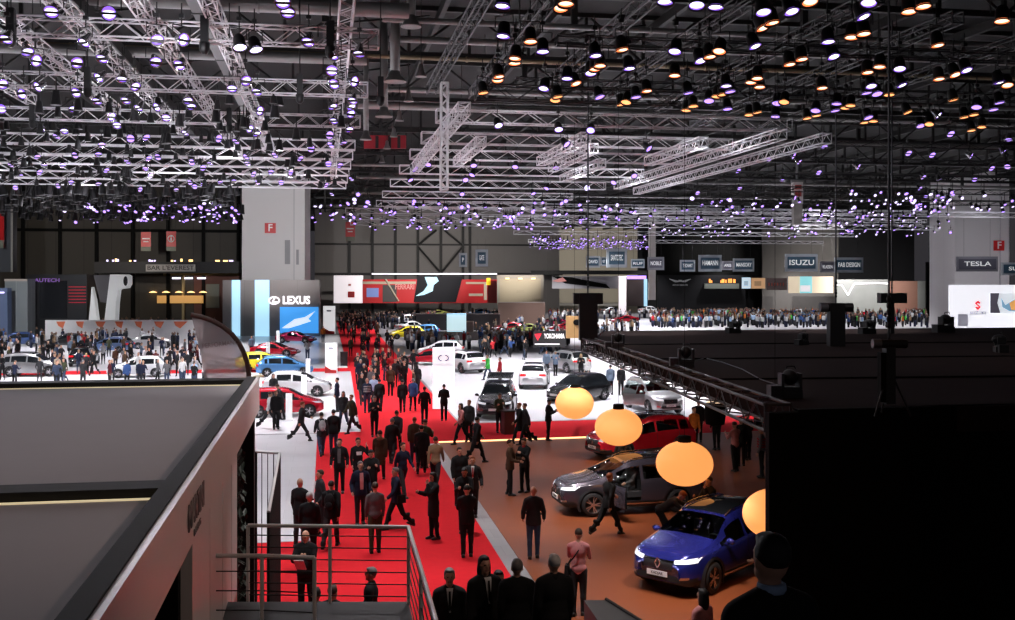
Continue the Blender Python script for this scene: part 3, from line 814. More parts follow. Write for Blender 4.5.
FAR_POSES = ['stand', 'walk', 'walkb', 'hold', 'pocket', 'hips', 'phone']
def far_person(label, loc, face, pose, tc, bc, hc, group, scale=1.0):
    q = person_parts(pose, 'shirt', 'short', False)
    o = link('person', q['body'], None, Vector(loc) + Vector((0, 0, q['z'] * scale)), R(face + 90)); o.scale = (scale,) * 3
    tag(o, label, 'person', group); setmat(o, 1, CL[tc]); setmat(o, 2, CL[bc]); setmat(o, 6, HAIR[hc])
    return o
# ================================================================ SETTING: hall shell, floors, near booth, balcony, dark deck
M_FLOOR = mat('hall_floor', (.16, .155, .16), .45, 0, .4, noise=.12, nscale=.6)
M_WHITEF = mat('white_stand_floor', (.78, .77, .80), .22, 0, .5, noise=.03, nscale=2)
M_GREYF = plank_mat('grey_stand_floor', (.50, .485, .51), (.53, .515, .54), 1.0, .35, (.42, .40, .42), .008, 2.4, 1.2)
M_RED = mat('red_carpet', (.58, .014, .022), .9, 0, .1, noise=.10, nscale=5, bump=.1)
M_WOOD = plank_mat('terracotta_stand_floor', (.215, .054, .016), (.195, .048, .0145), 1.0, .5, (.22, .06, .02), .004, 2.0, 1.0, .35)
M_STRIP = plank_mat('steel_floor_strip', (.26, .255, .26), (.23, .225, .23), 1.0, .35, (.2, .2, .2), .012, .9, .9)
M_DARK = mat('dark_booth_panel', (.012, .011, .012), .6, noise=.2, nscale=3)
M_BLACK = mat('matte_black', (.004, .004, .004), .9, 0, .15)
M_DECK = plank_mat('dark_deck_cloth', (.032, .021, .019), (.028, .019, .017), 1.0, .95, (.010, .007, .006), .006, 6.0, 2.4, .05)
M_WALLG = plank_mat('grey_wall_panels', (.22, .205, .195), (.20, .185, .175), 1.0, .7, (.12, .11, .10), .008, 9.0, 6.0)
M_WALLB = plank_mat('brown_dark_wall', (.045, .040, .034), (.038, .034, .028), 1.0, .8, (.012, .011, .010), .03, 3.6, 30.0)
M_CEIL = mat('dark_ceiling', (.0055, .005, .005), .9, noise=.2, nscale=.3)
M_ALU = mat('truss_aluminium', (.80, .79, .82), .5, .1, .5, noise=.06, nscale=10)
M_TRB = mat('truss_black', (.03, .03, .033), .5, .2)
M_STEEL = mat('dark_steel', (.016, .0155, .015), .6, .2, noise=.15, nscale=4)
M_DUCT = mat('galvanised_duct', (.23, .225, .22), .4, .4, noise=.15, nscale=3)
M_PIPEY = mat('yellowed_pipe', (.26, .20, .12), .6, noise=.15)
M_RAIL = mat('brushed_rail', (.55, .53, .52), .4, .3)
M_WHITE = mat('white_panel', (.80, .79, .80), .45, noise=.03, nscale=2)
M_CONC = plank_mat('column_panels', (.62, .60, .60), (.60, .58, .585), 1.0, .6, (.36, .34, .34), .006, 20.0, 3.4)
M_REDP = mat('red_panel', (.55, .012, .015), .4, noise=.05)
M_BEIGE = mat('beige_panel', (.50, .43, .32), .6, noise=.06)
M_TEXTW = mat('white_lettering', (.85, .85, .86), .5)

def slab(b, x0, y0, x1, y1, z0, z1, mi=0): return b.box(((x0 + x1) / 2, (y0 + y1) / 2, (z0 + z1) / 2), (x1 - x0, y1 - y0, z1 - z0), mi)
def pslab(poly, z0, z1): return MB().prism(poly, z1 - z0, 0, None, (0, 0, z0))

struct('floor', slab(MB(), -75, -4, 130, 330, -.3, 0), M_FLOOR)
struct('floor_aisle', pslab([(-6, 12), (4.30, 12), (4.30, 44.3), (14, 44.9), (32, 46.6), (32, 50.8), (6.35, 50.0), (6.6, 175), (1.75, 175), (1.75, 82.5), (-40, 84), (-40, 81.5), (1.9, 79.6), (1.6, 48.2), (-.34, 48.2), (-.34, 28.4), (-6, 28.4)], 0, .012), M_RED)
struct('floor_strip', slab(MB(), 4.30, 12, 4.75, 44.2, 0, .016), M_STRIP)
struct('floor_left_grey', slab(MB(), -30, 28.45, -.345, 47.9, 0, .010), M_GREYF)
struct('floor_left_white', pslab([(-45, 48.0), (1.55, 48.2), (1.9, 79.4), (-45, 81.2)], 0, .011), M_WHITEF)
struct('floor_left_far', pslab([(-70, 84.6), (1.7, 82.7), (1.7, 130), (-70, 130)], 0, .011), M_WHITEF)
struct('floor_terracotta', pslab([(4.76, 10), (32, 10), (32, 46.4), (14, 44.7), (4.76, 44.2)], 0, .014), M_WOOD)
struct('floor_right_white', pslab([(6.45, 50.2), (60, 52.8), (60, 98), (6.7, 96)], 0, .011), M_WHITEF)
struct('floor_right_far', pslab([(24, 100), (120, 104), (120, 175), (24, 175)], 0, .011), M_WHITEF)
struct('floor_far_stand', pslab([(6.7, 105), (23, 106), (23, 172), (6.7, 172)], 0, .011), mat('grey_far_floor', (.2, .19, .2), .5))
# glowing edge where the terracotta floor meets the red cross aisle
b = MB(); b.box((9.4, 44.62, .03), (9.3, .10, .05), 0, R(2.6)); 
tag(b.build('floor_edge_light', mat('edge_led', (.9, .5, .25), .5, emit=(1.0, .55, .25), es=2.2)), 'glowing orange strip light along the edge of the terracotta floor', 'strip light')

# shell
def panel_(u0, u1, v0, v1, d, th=.5):
    p, q = col(u0, d), col(u1, d); c = (p + q) / 2; z1 = CH + (HOR - v0) * d / F
    return MB().box((c.x, c.y, z1 / 2), ((q - p).length, th, z1), 0, -TH)
struct('ceiling', slab(MB(), -75, -4, 130, 330, 21.5, 21.8), M_CEIL)
bw = up(330, 228, 17.5)
struct('wall_back', slab(MB(), -2, 211, 47.5, 212, 0, 22), M_WALLG)
struct('wall_back_far', slab(MB(), 47, 290, 130, 291, 0, 22), mat('far_wall_beige', (.30, .27, .22), .8, noise=.05, nscale=.1))
struct('wall_left_back', slab(MB(), -75, 151, -10.5, 152, 0, 22), M_WALLB)
struct('wall_left_return', slab(MB(), -11, 151, -10.4, 211, 0, 22), M_WALLB)
struct('wall_left', slab(MB(), -75.5, -4, -75, 152, 0, 22), M_WALLB)
struct('wall_right_back', slab(MB(), 66, 216, 130, 217, 0, 22), mat('right_back_wall', (.030, .030, .033), .8, noise=.1, nscale=.3))
# dark steel frame in front of the grey back wall
b = MB()
for u in (349.5, 372.5, 395.5, 418, 441, 463, 470):
    p = onY(u, 210.6); b.box((p.x, p.y, 11), (.5, .4, 22))
zt = up(400, 244.5, CH + 33.5 * 210 / F).z
b.box((23, 210.4, zt), (50, .35, .35))
b.box((23, 210.3, CH + 4 * 210 / F), (50, .4, .5))
xa, xm, xc = onY(419, 210).x, onY(441, 210).x, onY(462, 210).x
zb, ztop = CH + 5 * 210 / F, CH + 48 * 210 / F
for x0, z0, x1, z1 in ((xm, zb, xa, zt - .6), (xm, zb, xc, zt - .6), (xa, zt, xa + 3.5, ztop), (xc, zt, xc - 3.5, ztop)): b.cyl((x0, 210.2, z0), (x1, 210.2, z1), .22, None, 5)
struct('trim_1', b, M_STEEL)
struct('wall_grey_bay', panel_(762, 838, 226, 277, 211), mat('grey_bay', (.13, .12, .11), .8, noise=.25, nscale=.25))
# frame lines on the dark wall behind the left stands
b = MB()
for i in range(14): b.box((-73 + i * 4.7, 150.7, 11), (.45, .4, 22))
b.box((-42, 150.6, 13.5), (64, .3, .4))
struct('trim_2', b, M_BLACK)

# white service columns with red F signs
def column(u0, u1, d, ztop, lab, fu, fv, plus=None):
    p0, p1 = col(u0, d), col(u1, d); c = (p0 + p1) / 2; w = (p1 - p0).length * .97
    t = thing('service_column', lab, 'column', (c.x, c.y, 0), -TH * .5)
    b = MB().box((0, w / 2, ztop / 2), (w, w * .9, ztop)); o = b.build('shaft', M_CONC, t)
    b = MB().box((w * .33, -.02 + w * .05, ztop / 2), (.18, .16, ztop)); b.build('cable_duct', mat('pale_grey_metal', (.45, .44, .45), .5), t)
    q = at(fu, fv, d); x = (q - c).dot(Vector((math.cos(TH * .5), -math.sin(TH * .5), 0)))
    s = MB().box((x, -.08 + w * .05, q.z), (1.35 * d / 130, .12, 1.25 * d / 130)).build('sign_plate', M_REDP, t)
    put_text('letter', 'F', 1.25 * d / 130, M_TEXTW, s, (x, -.17 + w * .05, q.z), (R(90), 0, 0), .03, .02)
    for k, (du, dv, ww, hh) in enumerate(plus or ()):
        q = at(du, dv, d); x = (q - c).dot(Vector((math.cos(TH * .5), -math.sin(TH * .5), 0)))
        MB().box((x, -.06 + w * .05, q.z), (ww, .1, hh)).build('vent_grille', mat('vent_grey', (.22, .22, .23), .5), t)
    return t
column(241, 305, 139, 21.4, 'white service column with a red F sign rising behind the grey brand wall', 270, 228, [(287, 252, .7, 3.2), (297, 257, .35, 2)])
column(954, 1013, 142, 21.4, 'white service column with a small red F sign beside the white logo wall', 1001, 245.5)
b = MB()

# ---------------------------------------------------------------- near booth with the translucent roof
M_FAB = mat('pale_ceiling_fabric', (.46, .43, .45), .8, 0, .2, noise=.03, nscale=2)
M_FRM = mat('booth_frame_dark', (.016, .015, .015), .75, 0, .3, noise=.1)
M_FASC = mat('booth_fascia', (.60, .55, .53), .35, .1, .5, noise=.03, nscale=2)
bt = thing('exhibition_booth', 'near booth with pale fabric roof panels, dark frame and white lettered side', 'booth', (-1.2, 0, 0))
zr = 5.2; X1 = 0.0; Xn = -9
b = MB()
slab(b, Xn, 19.05, X1 - .12, 19.5, zr - .30, zr)                  # far edge beam
slab(b, X1 - .19, 4.2, X1 - .03, 19.5, zr - .2, zr + .02)         # edge beam on the aisle side
yb = 9.55
slab(b, Xn, yb - .17, X1 - .17, yb + .2, zr - .2, zr)             # cross beam
slab(b, Xn, 4.0, X1, 4.3, zr - .2, zr)
b.build('roof_frame', M_FRM, bt)
for y0, y1, n in ((9.75, 19.05, 1), (4.3, 9.38, 2)):
    c = slab(MB(), Xn, y0, X1 - .17, y1, zr - .14, zr - .09)
    f = c.build('roof_fabric', M_FAB, bt)
    g = MB(); slab(g, X1 - .235, y0 + .03, X1 - .20, y1 - .03, zr - .088, zr - .075); slab(g, Xn, y1 - .06, X1 - .22, y1 - .03, zr - .088, zr - .075)
    g.build('light_strip', mat('warm_led', (.8, .7, .5), .5, emit=(1, .82, .5), es=.55), f)
fz = slab(MB(), X1 - .03, 4.0, X1 + .03, 19.5, zr - .58, zr).build('fascia', M_FASC, bt)
put_text('lettering', 'MARTINI', .34, mat('grey_print', (.20, .16, .155), .6), fz, (X1 + .04, 10.0, zr - .30), (R(90), 0, R(90)), .01, .01, 1.15)
put_text('lettering', 'RACING', .09, mat('grey_print', (.20, .16, .155), .6), fz, (X1 + .04, 10.05, zr - .50), (R(90), 0, R(90)), .01, 0, .5)
wl = slab(MB(), X1 - .30, 11.5, X1 - .18, 17.2, 0, zr - .58)
for y in (13.2, 14.8, 16.2): slab(wl, X1 - .18, y - .008, X1 - .174, y + .008, 0, zr - .6)
wl.build('side_wall', M_FASC, bt)
slab(MB(), Xn, 11.3, X1 - .3, 11.5, 0, zr - .3).build('inner_wall', M_BLACK, bt)
for y in (18.95,): slab(MB(), X1 - .22, y - .16, X1 - .02, y + .12, 0, zr - .5).build('post', M_FRM, bt)
slab(MB(), X1 - .62, 17.2, X1 - .57, 18.8, 0, zr - .5).build('gap_dark_sheet', M_BLACK, bt)  # added black sheet that darkens the gap behind the plant
# curved glass fin beyond the roof
fin = thing('glass_fin_sign', 'curved glass fin with a brown rim standing behind the near booth roof', 'sign', (0, 0, 0))
Y = 21.5
def fp(u, v): q = onY(u, Y); d = q.x; k = (q - Vector((0, 0, 0))); dd = k.x * _s + k.y * _c; return Vector((q.x, Y, CH + dd * (HOR - v) / F))
arc = [(191, 315), (202, 317), (212, 320.5), (222, 326), (231, 333), (238.5, 342), (244, 353), (247.5, 364), (249.5, 380), (250, 410)]
P = [fp(*a) for a in arc]
b = MB()
for p, q in zip(P[:-1], P[1:]): b.cyl(p, q, .052, None, 6)
b.build('rim', mat('brown_rim', (.12, .065, .05), .5), fin)
poly = [fp(205, 410)] + [fp(204.5, 378), fp(200, 350), fp(191.5, 316)] + P[1:-1] + [fp(250, 410)]
gl = mat('tinted_fin_glass', (.75, .70, .71), .25, 0, .5)
nt = gl.node_tree; bs = nt.nodes['Principled BSDF']; tr = nt.nodes.new('ShaderNodeBsdfTransparent'); tr.inputs[0].default_value = (.8, .74, .74, 1)
mx = nt.nodes.new('ShaderNodeMixShader'); mx.inputs[0].default_value = .42
nt.links.new(tr.outputs[0], mx.inputs[1]); nt.links.new(bs.outputs[0], mx.inputs[2]); nt.links.new(mx.outputs[0], nt.nodes['Material Output'].inputs['Surface'])
g = MB(); n = len(poly)
g.add([p + Vector((0, s * .02, 0)) for s in (-1, 1) for p in poly], [tuple(range(n)), tuple(range(n, 2 * n))[::-1]] + [(i, n + i, n + (i + 1) % n, (i + 1) % n) for i in range(n)])
g.build('glass_panel', gl, fin)
put_text('lettering', 'PERFORMANCE', .13, mat('grey_print', (.20, .16, .155), .6), fin, fp(222, 344) + Vector((0, -.04, 0)), (R(90), R(-6), 0), .008, .01, .75)
slab(MB(), fp(205, 410).x, Y - .12, fp(250, 410).x + .05, Y + .12, 0, fp(222, 410).z).build('fin_base', M_FRM, fin)

# ---------------------------------------------------------------- balcony with railings, stairs behind the lens
zp = 2.33
pl = pslab([(-3.2, 4.5), (1.35, 7.2), (-.55 + 1.95, 13.0), (-1.4 + 2.95, 15.4), (-3.2, 15.8)], zp - .25, zp)
p_a, p_b, p_c = col(245, 15.3, zp), col(409, 15.1, zp), col(440, 10.6, zp)
pl = pslab([(-3.0, 4.5), (p_c.x - .1, 4.5), (p_c.x, p_c.y), (p_b.x, p_b.y + .05), (p_a.x - 1.2, p_a.y + .05)], zp - .25, zp)
struct('floor_balcony', pl, mat('balcony_floor', (.005, .005, .0055), .6, noise=.2))
def railing(lab, pts, zt, hgt, bars=5, posts=None, vertical=False, r=.028):
    t = thing('railing', lab, 'railing', (pts[0].x, pts[0].y, zt - hgt)); o = Vector((pts[0].x, pts[0].y, zt - hgt))
    L = [Vector((p.x, p.y, zt)) - o for p in pts]
    MB().tube(L, r, 8).build('handrail', M_RAIL, t)
    for p in L: MB().cyl((p.x, p.y, 0), (p.x, p.y, hgt), r * .9, None, 8).build('post', M_RAIL if not vertical else M_FRM, t)
    if vertical:
        for a, c in zip(L[:-1], L[1:]):
            n = int((c - a).length / .14)
            for i in range(1, n): q = a.lerp(c, i / n); MB().cyl((q.x, q.y, .05), (q.x, q.y, hgt - .02), .009, None, 5).build('baluster', M_FRM, t)
    else:
        for k in range(bars):
            z = hgt * (k + .6) / (bars + .4); MB().tube([Vector((p.x, p.y, z)) for p in L], .009, 5).build('crossbar', M_FRM, t)
    return t
zt = zp + 1.1
railing('balcony railing with a bright handrail turning toward the stairs above the red carpet', [col(248, 15.15, zt), col(330, 15.1, zt), col(408.5, 15.05, zt), col(421, 12.9, zt), col(438, 10.7, zt)], zt, 1.1, 6)
railing('short near railing in front of the long balcony railing', [col(205, 13.5, zt), col(262, 13.5, zt), col(314.5, 13.4, zt)], zt, 1.1, 4)
railing('black railing with upright bars beside the dark booth post', [col(256, 21.6, zt), col(279.5, 21.4, zt), col(268.5, 16.0, zt)], zt, 3.4, 0, None, True)
pn = thing('potted_plant', 'dark leafy plant in shadow between the booth wall and its corner post', 'plant', (-1.46, 18.2, 0))
MB().lathe([(.18, 0), (.24, .5), (.2, .52)], (0, 0, 0), 12).build('pot', M_BLACK, pn)
b = MB(); rnd = random.Random(5)
for i in range(260):
    h_ = .5 + 3.6 * rnd.random(); a = rnd.random() * 6.28; r_ = .20 * (.3 + rnd.random()) ; c = Vector((r_ * math.cos(a) * .6, r_ * math.sin(a), h_))
    Mr = Matrix.Rotation(rnd.random() * 6.28, 3, 'Z') @ Matrix.Rotation(rnd.uniform(.3, 1.2), 3, 'X')
    b.add([c + Mr @ Vector(p) for p in ((0, -.09, 0), (.04, 0, .01), (0, .11, 0), (-.04, 0, .01))], [(0, 1, 2, 3)])
b.cyl((0, 0, .4), (0, 0, 4.0), .03, .01, 6); b.build('foliage', mat('dark_leaf', (.012, .02, .010), .6), pn)
# stair flights the front visitors stand on (their tops lie below the frame)
for i in range(14):
    y1 = 18.0 - i * .5; struct('floor_stair', slab(MB(), 1.4, y1 - .5, 6.4, y1, 0, .18 * (i + 1)), mat('balcony_floor'))
struct('floor_landing', slab(MB(), 1.0, 3.6, 3.9, 6.4, 3.3, 4.03), mat('balcony_floor'))
b = MB(); q0, q1 = col(583, 19.0), col(620, 19.0)
par = thing('stair_parapet', 'low dark stair parapet below the man with the shoulder bag', 'parapet', (0, 0, 0))
A, B_ = gnd(584, 600, 1.0), gnd(606, 600, 1.0); 
b.prism([(A.x, A.y), (B_.x, B_.y), (B_.x + .5, B_.y - 2.4), (A.x - .1, A.y - 2.4)], 1.0); b.build('parapet_body', mat('parapet_grey', (.035, .032, .03), .6), par)
MB().tube([Vector((B_.x, B_.y, 1.02)), Vector((B_.x + .5, B_.y - 2.4, 1.02))], .03, 6).build('cap_rail', M_FRM, par)

# ---------------------------------------------------------------- dark roofed deck on the right, truss edge
zd = 4.5
E0, E1, E2, E3 = (8.88, 18.9), (9.9, 30.4), (10.75, 41.1), (13.0, 48.0)
dk = thing('dark_stand_roof', 'large black flat roof deck over the terracotta car stand', 'roof', (0, 0, 0))
pslab([E0, (40, 17.0), (40, 48.0), E3, E2, E1], zd - .5, zd).build('deck', M_DECK, dk)
slab(slab(MB(), 8.86, 18.7, 40, 18.9, 0, zd), 8.27, 18.7, 8.90, 18.88, 0, zd - .05).build('front_wall', M_BLACK, dk)
for x, y in ((30, 46), (20, 46.5), (39, 30)): slab(MB(), x - .15, y - .15, x + .15, y + .15, 0, zd - .5).build('post', M_BLACK, dk)
b = MB()
for y in (24.5, 31, 38): b.tube([Vector((9.5, y, zd + .012)), Vector((40, y - 2, zd + .012))], .03, 5)
b.build('deck_seam', M_BLACK, dk)

def truss_mesh(L, s=.46, pitch=None, r=.026, rb=.013, mats=None, tri=False):
    """box truss along +X from 0 to L, centred on the axis: (4 chord meshes, bracing mesh)"""
    pitch = pitch or s * 1.1; h = s / 2; n = max(2, int(round(L / pitch)))
    ch = [MB().cyl((0, y, z), (L, y, z), r, None, 6).mesh('chord', mats) for y in (-h, h) for z in (-h, h)]
    b = MB()
    for face in range(4):
        for i in range(n):
            x0, x1 = L * i / n, L * (i + 1) / n; fl = i % 2
            a, c = ((-h, -h), (-h, h)), ((h, -h), (h, h))
            pa, pb = [((-h, -h), (h, -h)), ((h, -h), (h, h)), ((-h, h), (h, h)), ((-h, -h), (-h, h))][face]
            if fl: pa, pb = pb, pa
            b.cyl((x0, *pa), (x1, *pb), rb, None, 4, 0, False, False)
    for x in (0, L):
        for pa, pb in (((-h, -h), (h, -h)), ((h, -h), (h, h)), ((h, h), (-h, h)), ((-h, h), (-h, -h))): b.cyl((x, *pa), (x, *pb), r * .8, None, 5)
    return ch, b.mesh('bracing', mats)
TR = {}
def truss(label, p0, p1, s=.46, m=None, pitch=None, r=.026, rb=.013, parts=True, group=None, cat='truss', name='hanging_truss'):
    p0, p1 = Vector(p0), Vector(p1); d = p1 - p0; L = round(d.length * 2) / 2; m = m or M_ALU
    key = (L, s, m.name, pitch, r)
    if key not in TR: TR[key] = truss_mesh(L, s, pitch, r, rb, [m])
    ch, br = TR[key]
    t = thing(name, label, cat, p0, 0, group); t.rotation_euler = d.to_track_quat('X', 'Z').to_euler(); t.scale = (d.length / L, 1, 1)
    for c in ch: link('chord', c, t)
    link('bracing', br, t)
    return t
# roof-edge truss, three straight lengths following the bend
zl = zd - .06
pts = [Vector((*E0, zl)), Vector((*E1, zl)), Vector((*E2, zl)), Vector((*E3, zl))]
names = ['nearest', 'middle', 'farthest']
for i in range(3):
    o = Vector((-.32, .06, -.12))
    truss('black truss along the dark roof edge, %s of three lengths' % names[i], pts[i] + o, pts[i + 1] + o + Vector((0, -.05, 0)), .5, M_TRB, .6, .035, .018)
# ================================================================ CEILING: roof steel, ducts, trusses, lamps
rnd = random.Random(11)
ZT = 13.5
# roof steel: deep lattice girders across the hall, purlins along it
def girder(Y, x0, x1, z0, z1):
    b = MB(); n = int((x1 - x0) / 3.2)
    for z in (z0, z1): b.box(((x0 + x1) / 2, Y, z), (x1 - x0, .3, .28))
    for i in range(n):
        xa, xb = x0 + (x1 - x0) * i / n, x0 + (x1 - x0) * (i + 1) / n
        b.cyl((xa, Y, z0 if i % 2 else z1), (xb, Y, z1 if i % 2 else z0), .08, None, 5); b.box((xb, Y, (z0 + z1) / 2), (.16, .2, z1 - z0))
    return struct('ceiling_girder', b, M_STEEL)
for Y in (30, 43, 56, 70, 85, 101, 118, 137, 158, 182): girder(Y, -70, 95, 18.9, 21.4)
b = MB()
for x in range(-60, 96, 6): b.box((x, 150, 20.9), (.25, 300, .5))
struct('ceiling_purlins', b, M_STEEL)
b = MB()
for x in range(-60, 96, 12):
    for y in range(24, 200, 13): b.box((x, y, 20.2), (.3, .3, 2.4)); b.cyl((x, y, 18.9), (x + 5.5, y + 6, 21), .06, None, 4)
struct('ceiling_braces', b, M_STEEL)

def pipe(lab, Y, z, x0, x1, r, m, name='ceiling_pipe', slope=0.0):
    t = thing(name, lab, 'duct' if 'duct' in name else 'pipe', (x0, Y, z))
    n = int((x1 - x0) / 6)
    b = MB().cyl((0, 0, 0), (x1 - x0, 0, slope), r, None, 14)
    for i in range(1, n): b.lathe([(r + .03, -.06), (r + .05, 0), (r + .03, .06)], ((x1 - x0) * i / n, 0, slope * i / n), 12, 0, Matrix.Rotation(R(90), 3, 'Y'))
    b.build('pipe_run', m, t)
    for i in range(1, n, 3): MB().cyl(((x1 - x0) * i / n, 0, r), ((x1 - x0) * i / n, 0, 21.4 - z), .025, None, 5).build('hanger', M_STEEL, t)
    return t
pipe('wide grey ventilation duct crossing high above the nearest white trusses', 44.5, 18.3, -40, 3.5, .32, M_DUCT, 'ceiling_duct')
pipe('second wide grey ventilation duct, lower and behind the first', 51.5, 17.6, -46, 2.0, .26, M_DUCT, 'ceiling_duct')
pipe('bright slim pipe crossing the roof above the black long trusses', 46.5, 18.4, 2.5, 70, .13, M_DUCT)
pipe('second bright slim pipe, just behind the first one', 50.0, 18.35, 3, 72, .16, M_DUCT)
pipe('yellowish pipe crossing the roof under the two bright slim pipes', 51.5, 17.8, -24, 44, .10, M_PIPEY)
pipe('grey pipe crossing behind the row of bell pendants', 61.5, 18.0, 3, 60, .16, M_DUCT)
pipe('thick grey pipe right behind the bell pendants', 65.5, 17.7, 2, 60, .24, M_DUCT)
pipe('shiny pipe crossing the dark roof beyond the orange and violet cans', 80, 18.0, 20, 95, .20, M_DUCT)
pipe('long thin pale pipe over the far right stands', 90, 16.6, 1, 95, .12, M_DUCT)
pipe('long pale pipe beyond the thin one over the far right stands', 104, 16.9, 3, 95, .16, M_DUCT)
pipe('far pale pipe just above the distant violet lamp band', 122, 16.8, 3, 95, .16, M_DUCT)
pipe('farthest pale pipe over the violet lamp band', 140, 16.2, 4, 95, .14, M_DUCT)
# two long ducts running down the hall on the left
for x, lab in ((-4.6, 'grey square duct running down the hall above the white truss grid'), (-9.2, 'dark grey square duct running down the hall beyond the first square duct')):
    t = thing('ceiling_duct', lab, 'duct', (x, 26, 17.2)); b = MB().box((0, 30, 0), (.62, 60, .5))
    for i in range(14): b.box((0, 2 + i * 4.3, 0), (.70, .08, .58))
    b.build('duct_run', mat('dull_duct', (.10, .10, .10), .5, .2) if x > -5 else M_STEEL, t)
# vertical air drops with bell ends, and the row of bell pendants
for i, (u, v0, v1, d, w) in enumerate(((411, -12, 27, 46, 1.0), (395, 32, 82, 49, 1.25), (384, 50, 117, 53, .95), (366, 65, 140, 57, .6))):
    top, bot = at(u, v0, d), at(u, v1, d)
    t = thing('hanging_air_outlet', 'vertical air pipe with flared end, %s of four counted from the farthest' % ('fourth', 'third', 'second', 'first')[i], 'air outlet', bot)
    H_ = 20 - bot.z; r = .14 * w + .06
    MB().lathe([(r, .5), (r, H_)], (0, 0, 0), 12).build('air_pipe', M_DUCT, t)
    MB().lathe([(r * 2.3, 0), (r * 2.2, .06), (r * 1.2, .32), (r, .5)], (0, 0, 0), 16).build('flare', M_DUCT, t)
LENSV = lens_mat('lens_violet', (1.15, 1.08, 1.25), (.17, .075, .55), 2.6)
LENSW = lens_mat('lens_warm', (2.0, 1.25, .85), (1.5, .30, .09), 1.5)
LENSWH = lens_mat('lens_white', (1.8, 1.8, 2.0), (1.1, .9, 1.8), 1.8)
M_SIL = mat('lamp_silver', (.55, .54, .57), .18, .9)
M_CAN = mat('lamp_black', (.010, .010, .011), .5)
def lamp_parts(kind, tilt, roll):
    """origin = clamp on the truss; body hangs .55 below"""
    Mt = Matrix.Rotation(R(roll), 3, 'Z') @ Matrix.Rotation(R(-tilt), 3, 'X')
    c = Vector((0, 0, -.55))
    if kind == 'bell':
        Mt = Mt * .8; body = MB().lathe([(.05, .30), (.09, .26), (.12, .10), (.19, -.04), (.215, -.13), (.22, -.16), (.205, -.16), (.19, -.06)], c, 18, 0, Mt)
        lens = MB().lathe([(.001, -.118), (.10, -.122), (.195, -.10)], c, 18, 0, Mt)
        bar = MB().box(c + Mt @ Vector((0, .03 * math.sin(roll), -.15)), (.40, .07 + .05 * abs(math.sin(roll * .7)), .03), 0, 0, Mt)
    else:
        body = MB().lathe([(.05, .20), (.11, .17), (.15, .08), (.165, -.18), (.20, -.20), (.20, -.23), (.17, -.22), (.165, -.15)], c, 16, 0, Mt)
        lens = MB().lathe([(.001, -.185), (.09, -.20), (.172, -.18)], c, 16, 0, Mt)
        bar = None
    Mr = Matrix.Rotation(R(roll), 3, 'Z')
    yk = MB().cyl((0, 0, .35), (0, 0, -.22), .018, None, 6)
    w = .25
    yk.tube([Mr @ Vector((-w, 0, -.5)), Mr @ Vector((-w, 0, -.22)), Mr @ Vector((w, 0, -.22)), Mr @ Vector((w, 0, -.5))], .014, 5); yk.box((0, 0, .02), (.12, .12, .10))
    return body, lens, bar, yk
PROTO = {}
def lamp(label, p, kind, lm, tilt, roll, full, group):
    """p: centre of the lens"""
    tilt = round(tilt / 12) * 12; roll = round(roll / 20) * 20
    Mt = Matrix.Rotation(R(roll), 3, 'Z') @ Matrix.Rotation(R(-tilt), 3, 'X')
    loc = Vector(p) - (Vector((0, 0, -.55)) + Mt @ Vector((0, 0, -.14)))
    key = (kind, lm.name, tilt, roll, full)
    nm = 'bell_spotlight' if kind == 'bell' else 'can_spotlight'
    if key not in PROTO:
        body, lens, bar, yk = lamp_parts(kind, tilt, roll)
        bm = M_SIL if kind == 'bell' else M_CAN
        if full:
            t = thing(nm, label, 'spotlight', loc, 0, group); bo = body.build('lamp_housing', bm, t); lens.build('lens', lm, bo)
            if bar: bar.build('glare_bar', M_CAN, bo)
            yk.build('yoke', M_CAN, t); PROTO[key] = t; return t
        m = MB(); m.add(body.v, body.f, 0, True); m.add(yk.v, yk.f, 1, True)
        if bar: m.add(bar.v, bar.f, 1)
        lv = MB(); lv.add(lens.v, lens.f, 0, True)
        m.add(lens.v, lens.f, 2, True)
        PROTO[key] = m.mesh(nm, [bm, M_CAN, {'lens_violet': FLATV, 'lens_warm': FLATW, 'lens_white': FLATWH}[lm.name]])
    if full: return dup(PROTO[key], loc, 0, label, group)
    return tag(link(nm, PROTO[key], None, loc), label, 'spotlight', group)
FLATV = mat('small_lens_violet', (.1, .1, .1), .5, emit=(.46, .27, 1.0), es=2.0)
FLATWH = mat('small_lens_white', (.1, .1, .1), .5, emit=(.74, .62, 1.0), es=1.9)
FLATW = mat('small_lens_warm', (.1, .1, .1), .5, emit=(1.0, .36, .13), es=2.2)

def P2(s, k, du=0.0, dv=0.0): return [(a / k + du, b / k + dv) for a, b in s]
left = P2([(150,38),(320,40),(15,120),(83,157),(110,180),(245,130),(300,177),(228,187),(288,232),(8,250),(62,278),(107,258),(465,120),(545,118),(527,195),(460,185),(360,238),(402,258),(908,128),(980,168),(980,210),(985,250),(985,318),(985,360),(975,400),(975,430),(728,240),(685,265),(757,275),(770,328),(740,382),(760,398),(695,420),(648,410),(555,300),(565,318),(490,350),(460,318),(407,322),(370,300),(285,302),(222,275),(217,325),(330,345),(345,372),(190,390),(165,405),(385,410),(433,408),(545,395),(300,430),(3,322),(120,380),(30,490),(110,465),(130,490),(118,510),(220,460),(185,490),(290,458),(375,480),(315,505),(290,545),(170,550),(565,480),(620,485),(600,497),(440,470),(465,465),(445,520),(430,500),(730,485),(725,465),(888,470),(920,440),(810,460),(650,540),(690,535),(760,540),(830,540),(560,540),(600,545),(575,552),(415,560),(520,562),(45,555),(210,540),(60,520),(800,510),(750,515),(860,510),(965,548),(970,485),(835,10),(850,42)], 2.953)
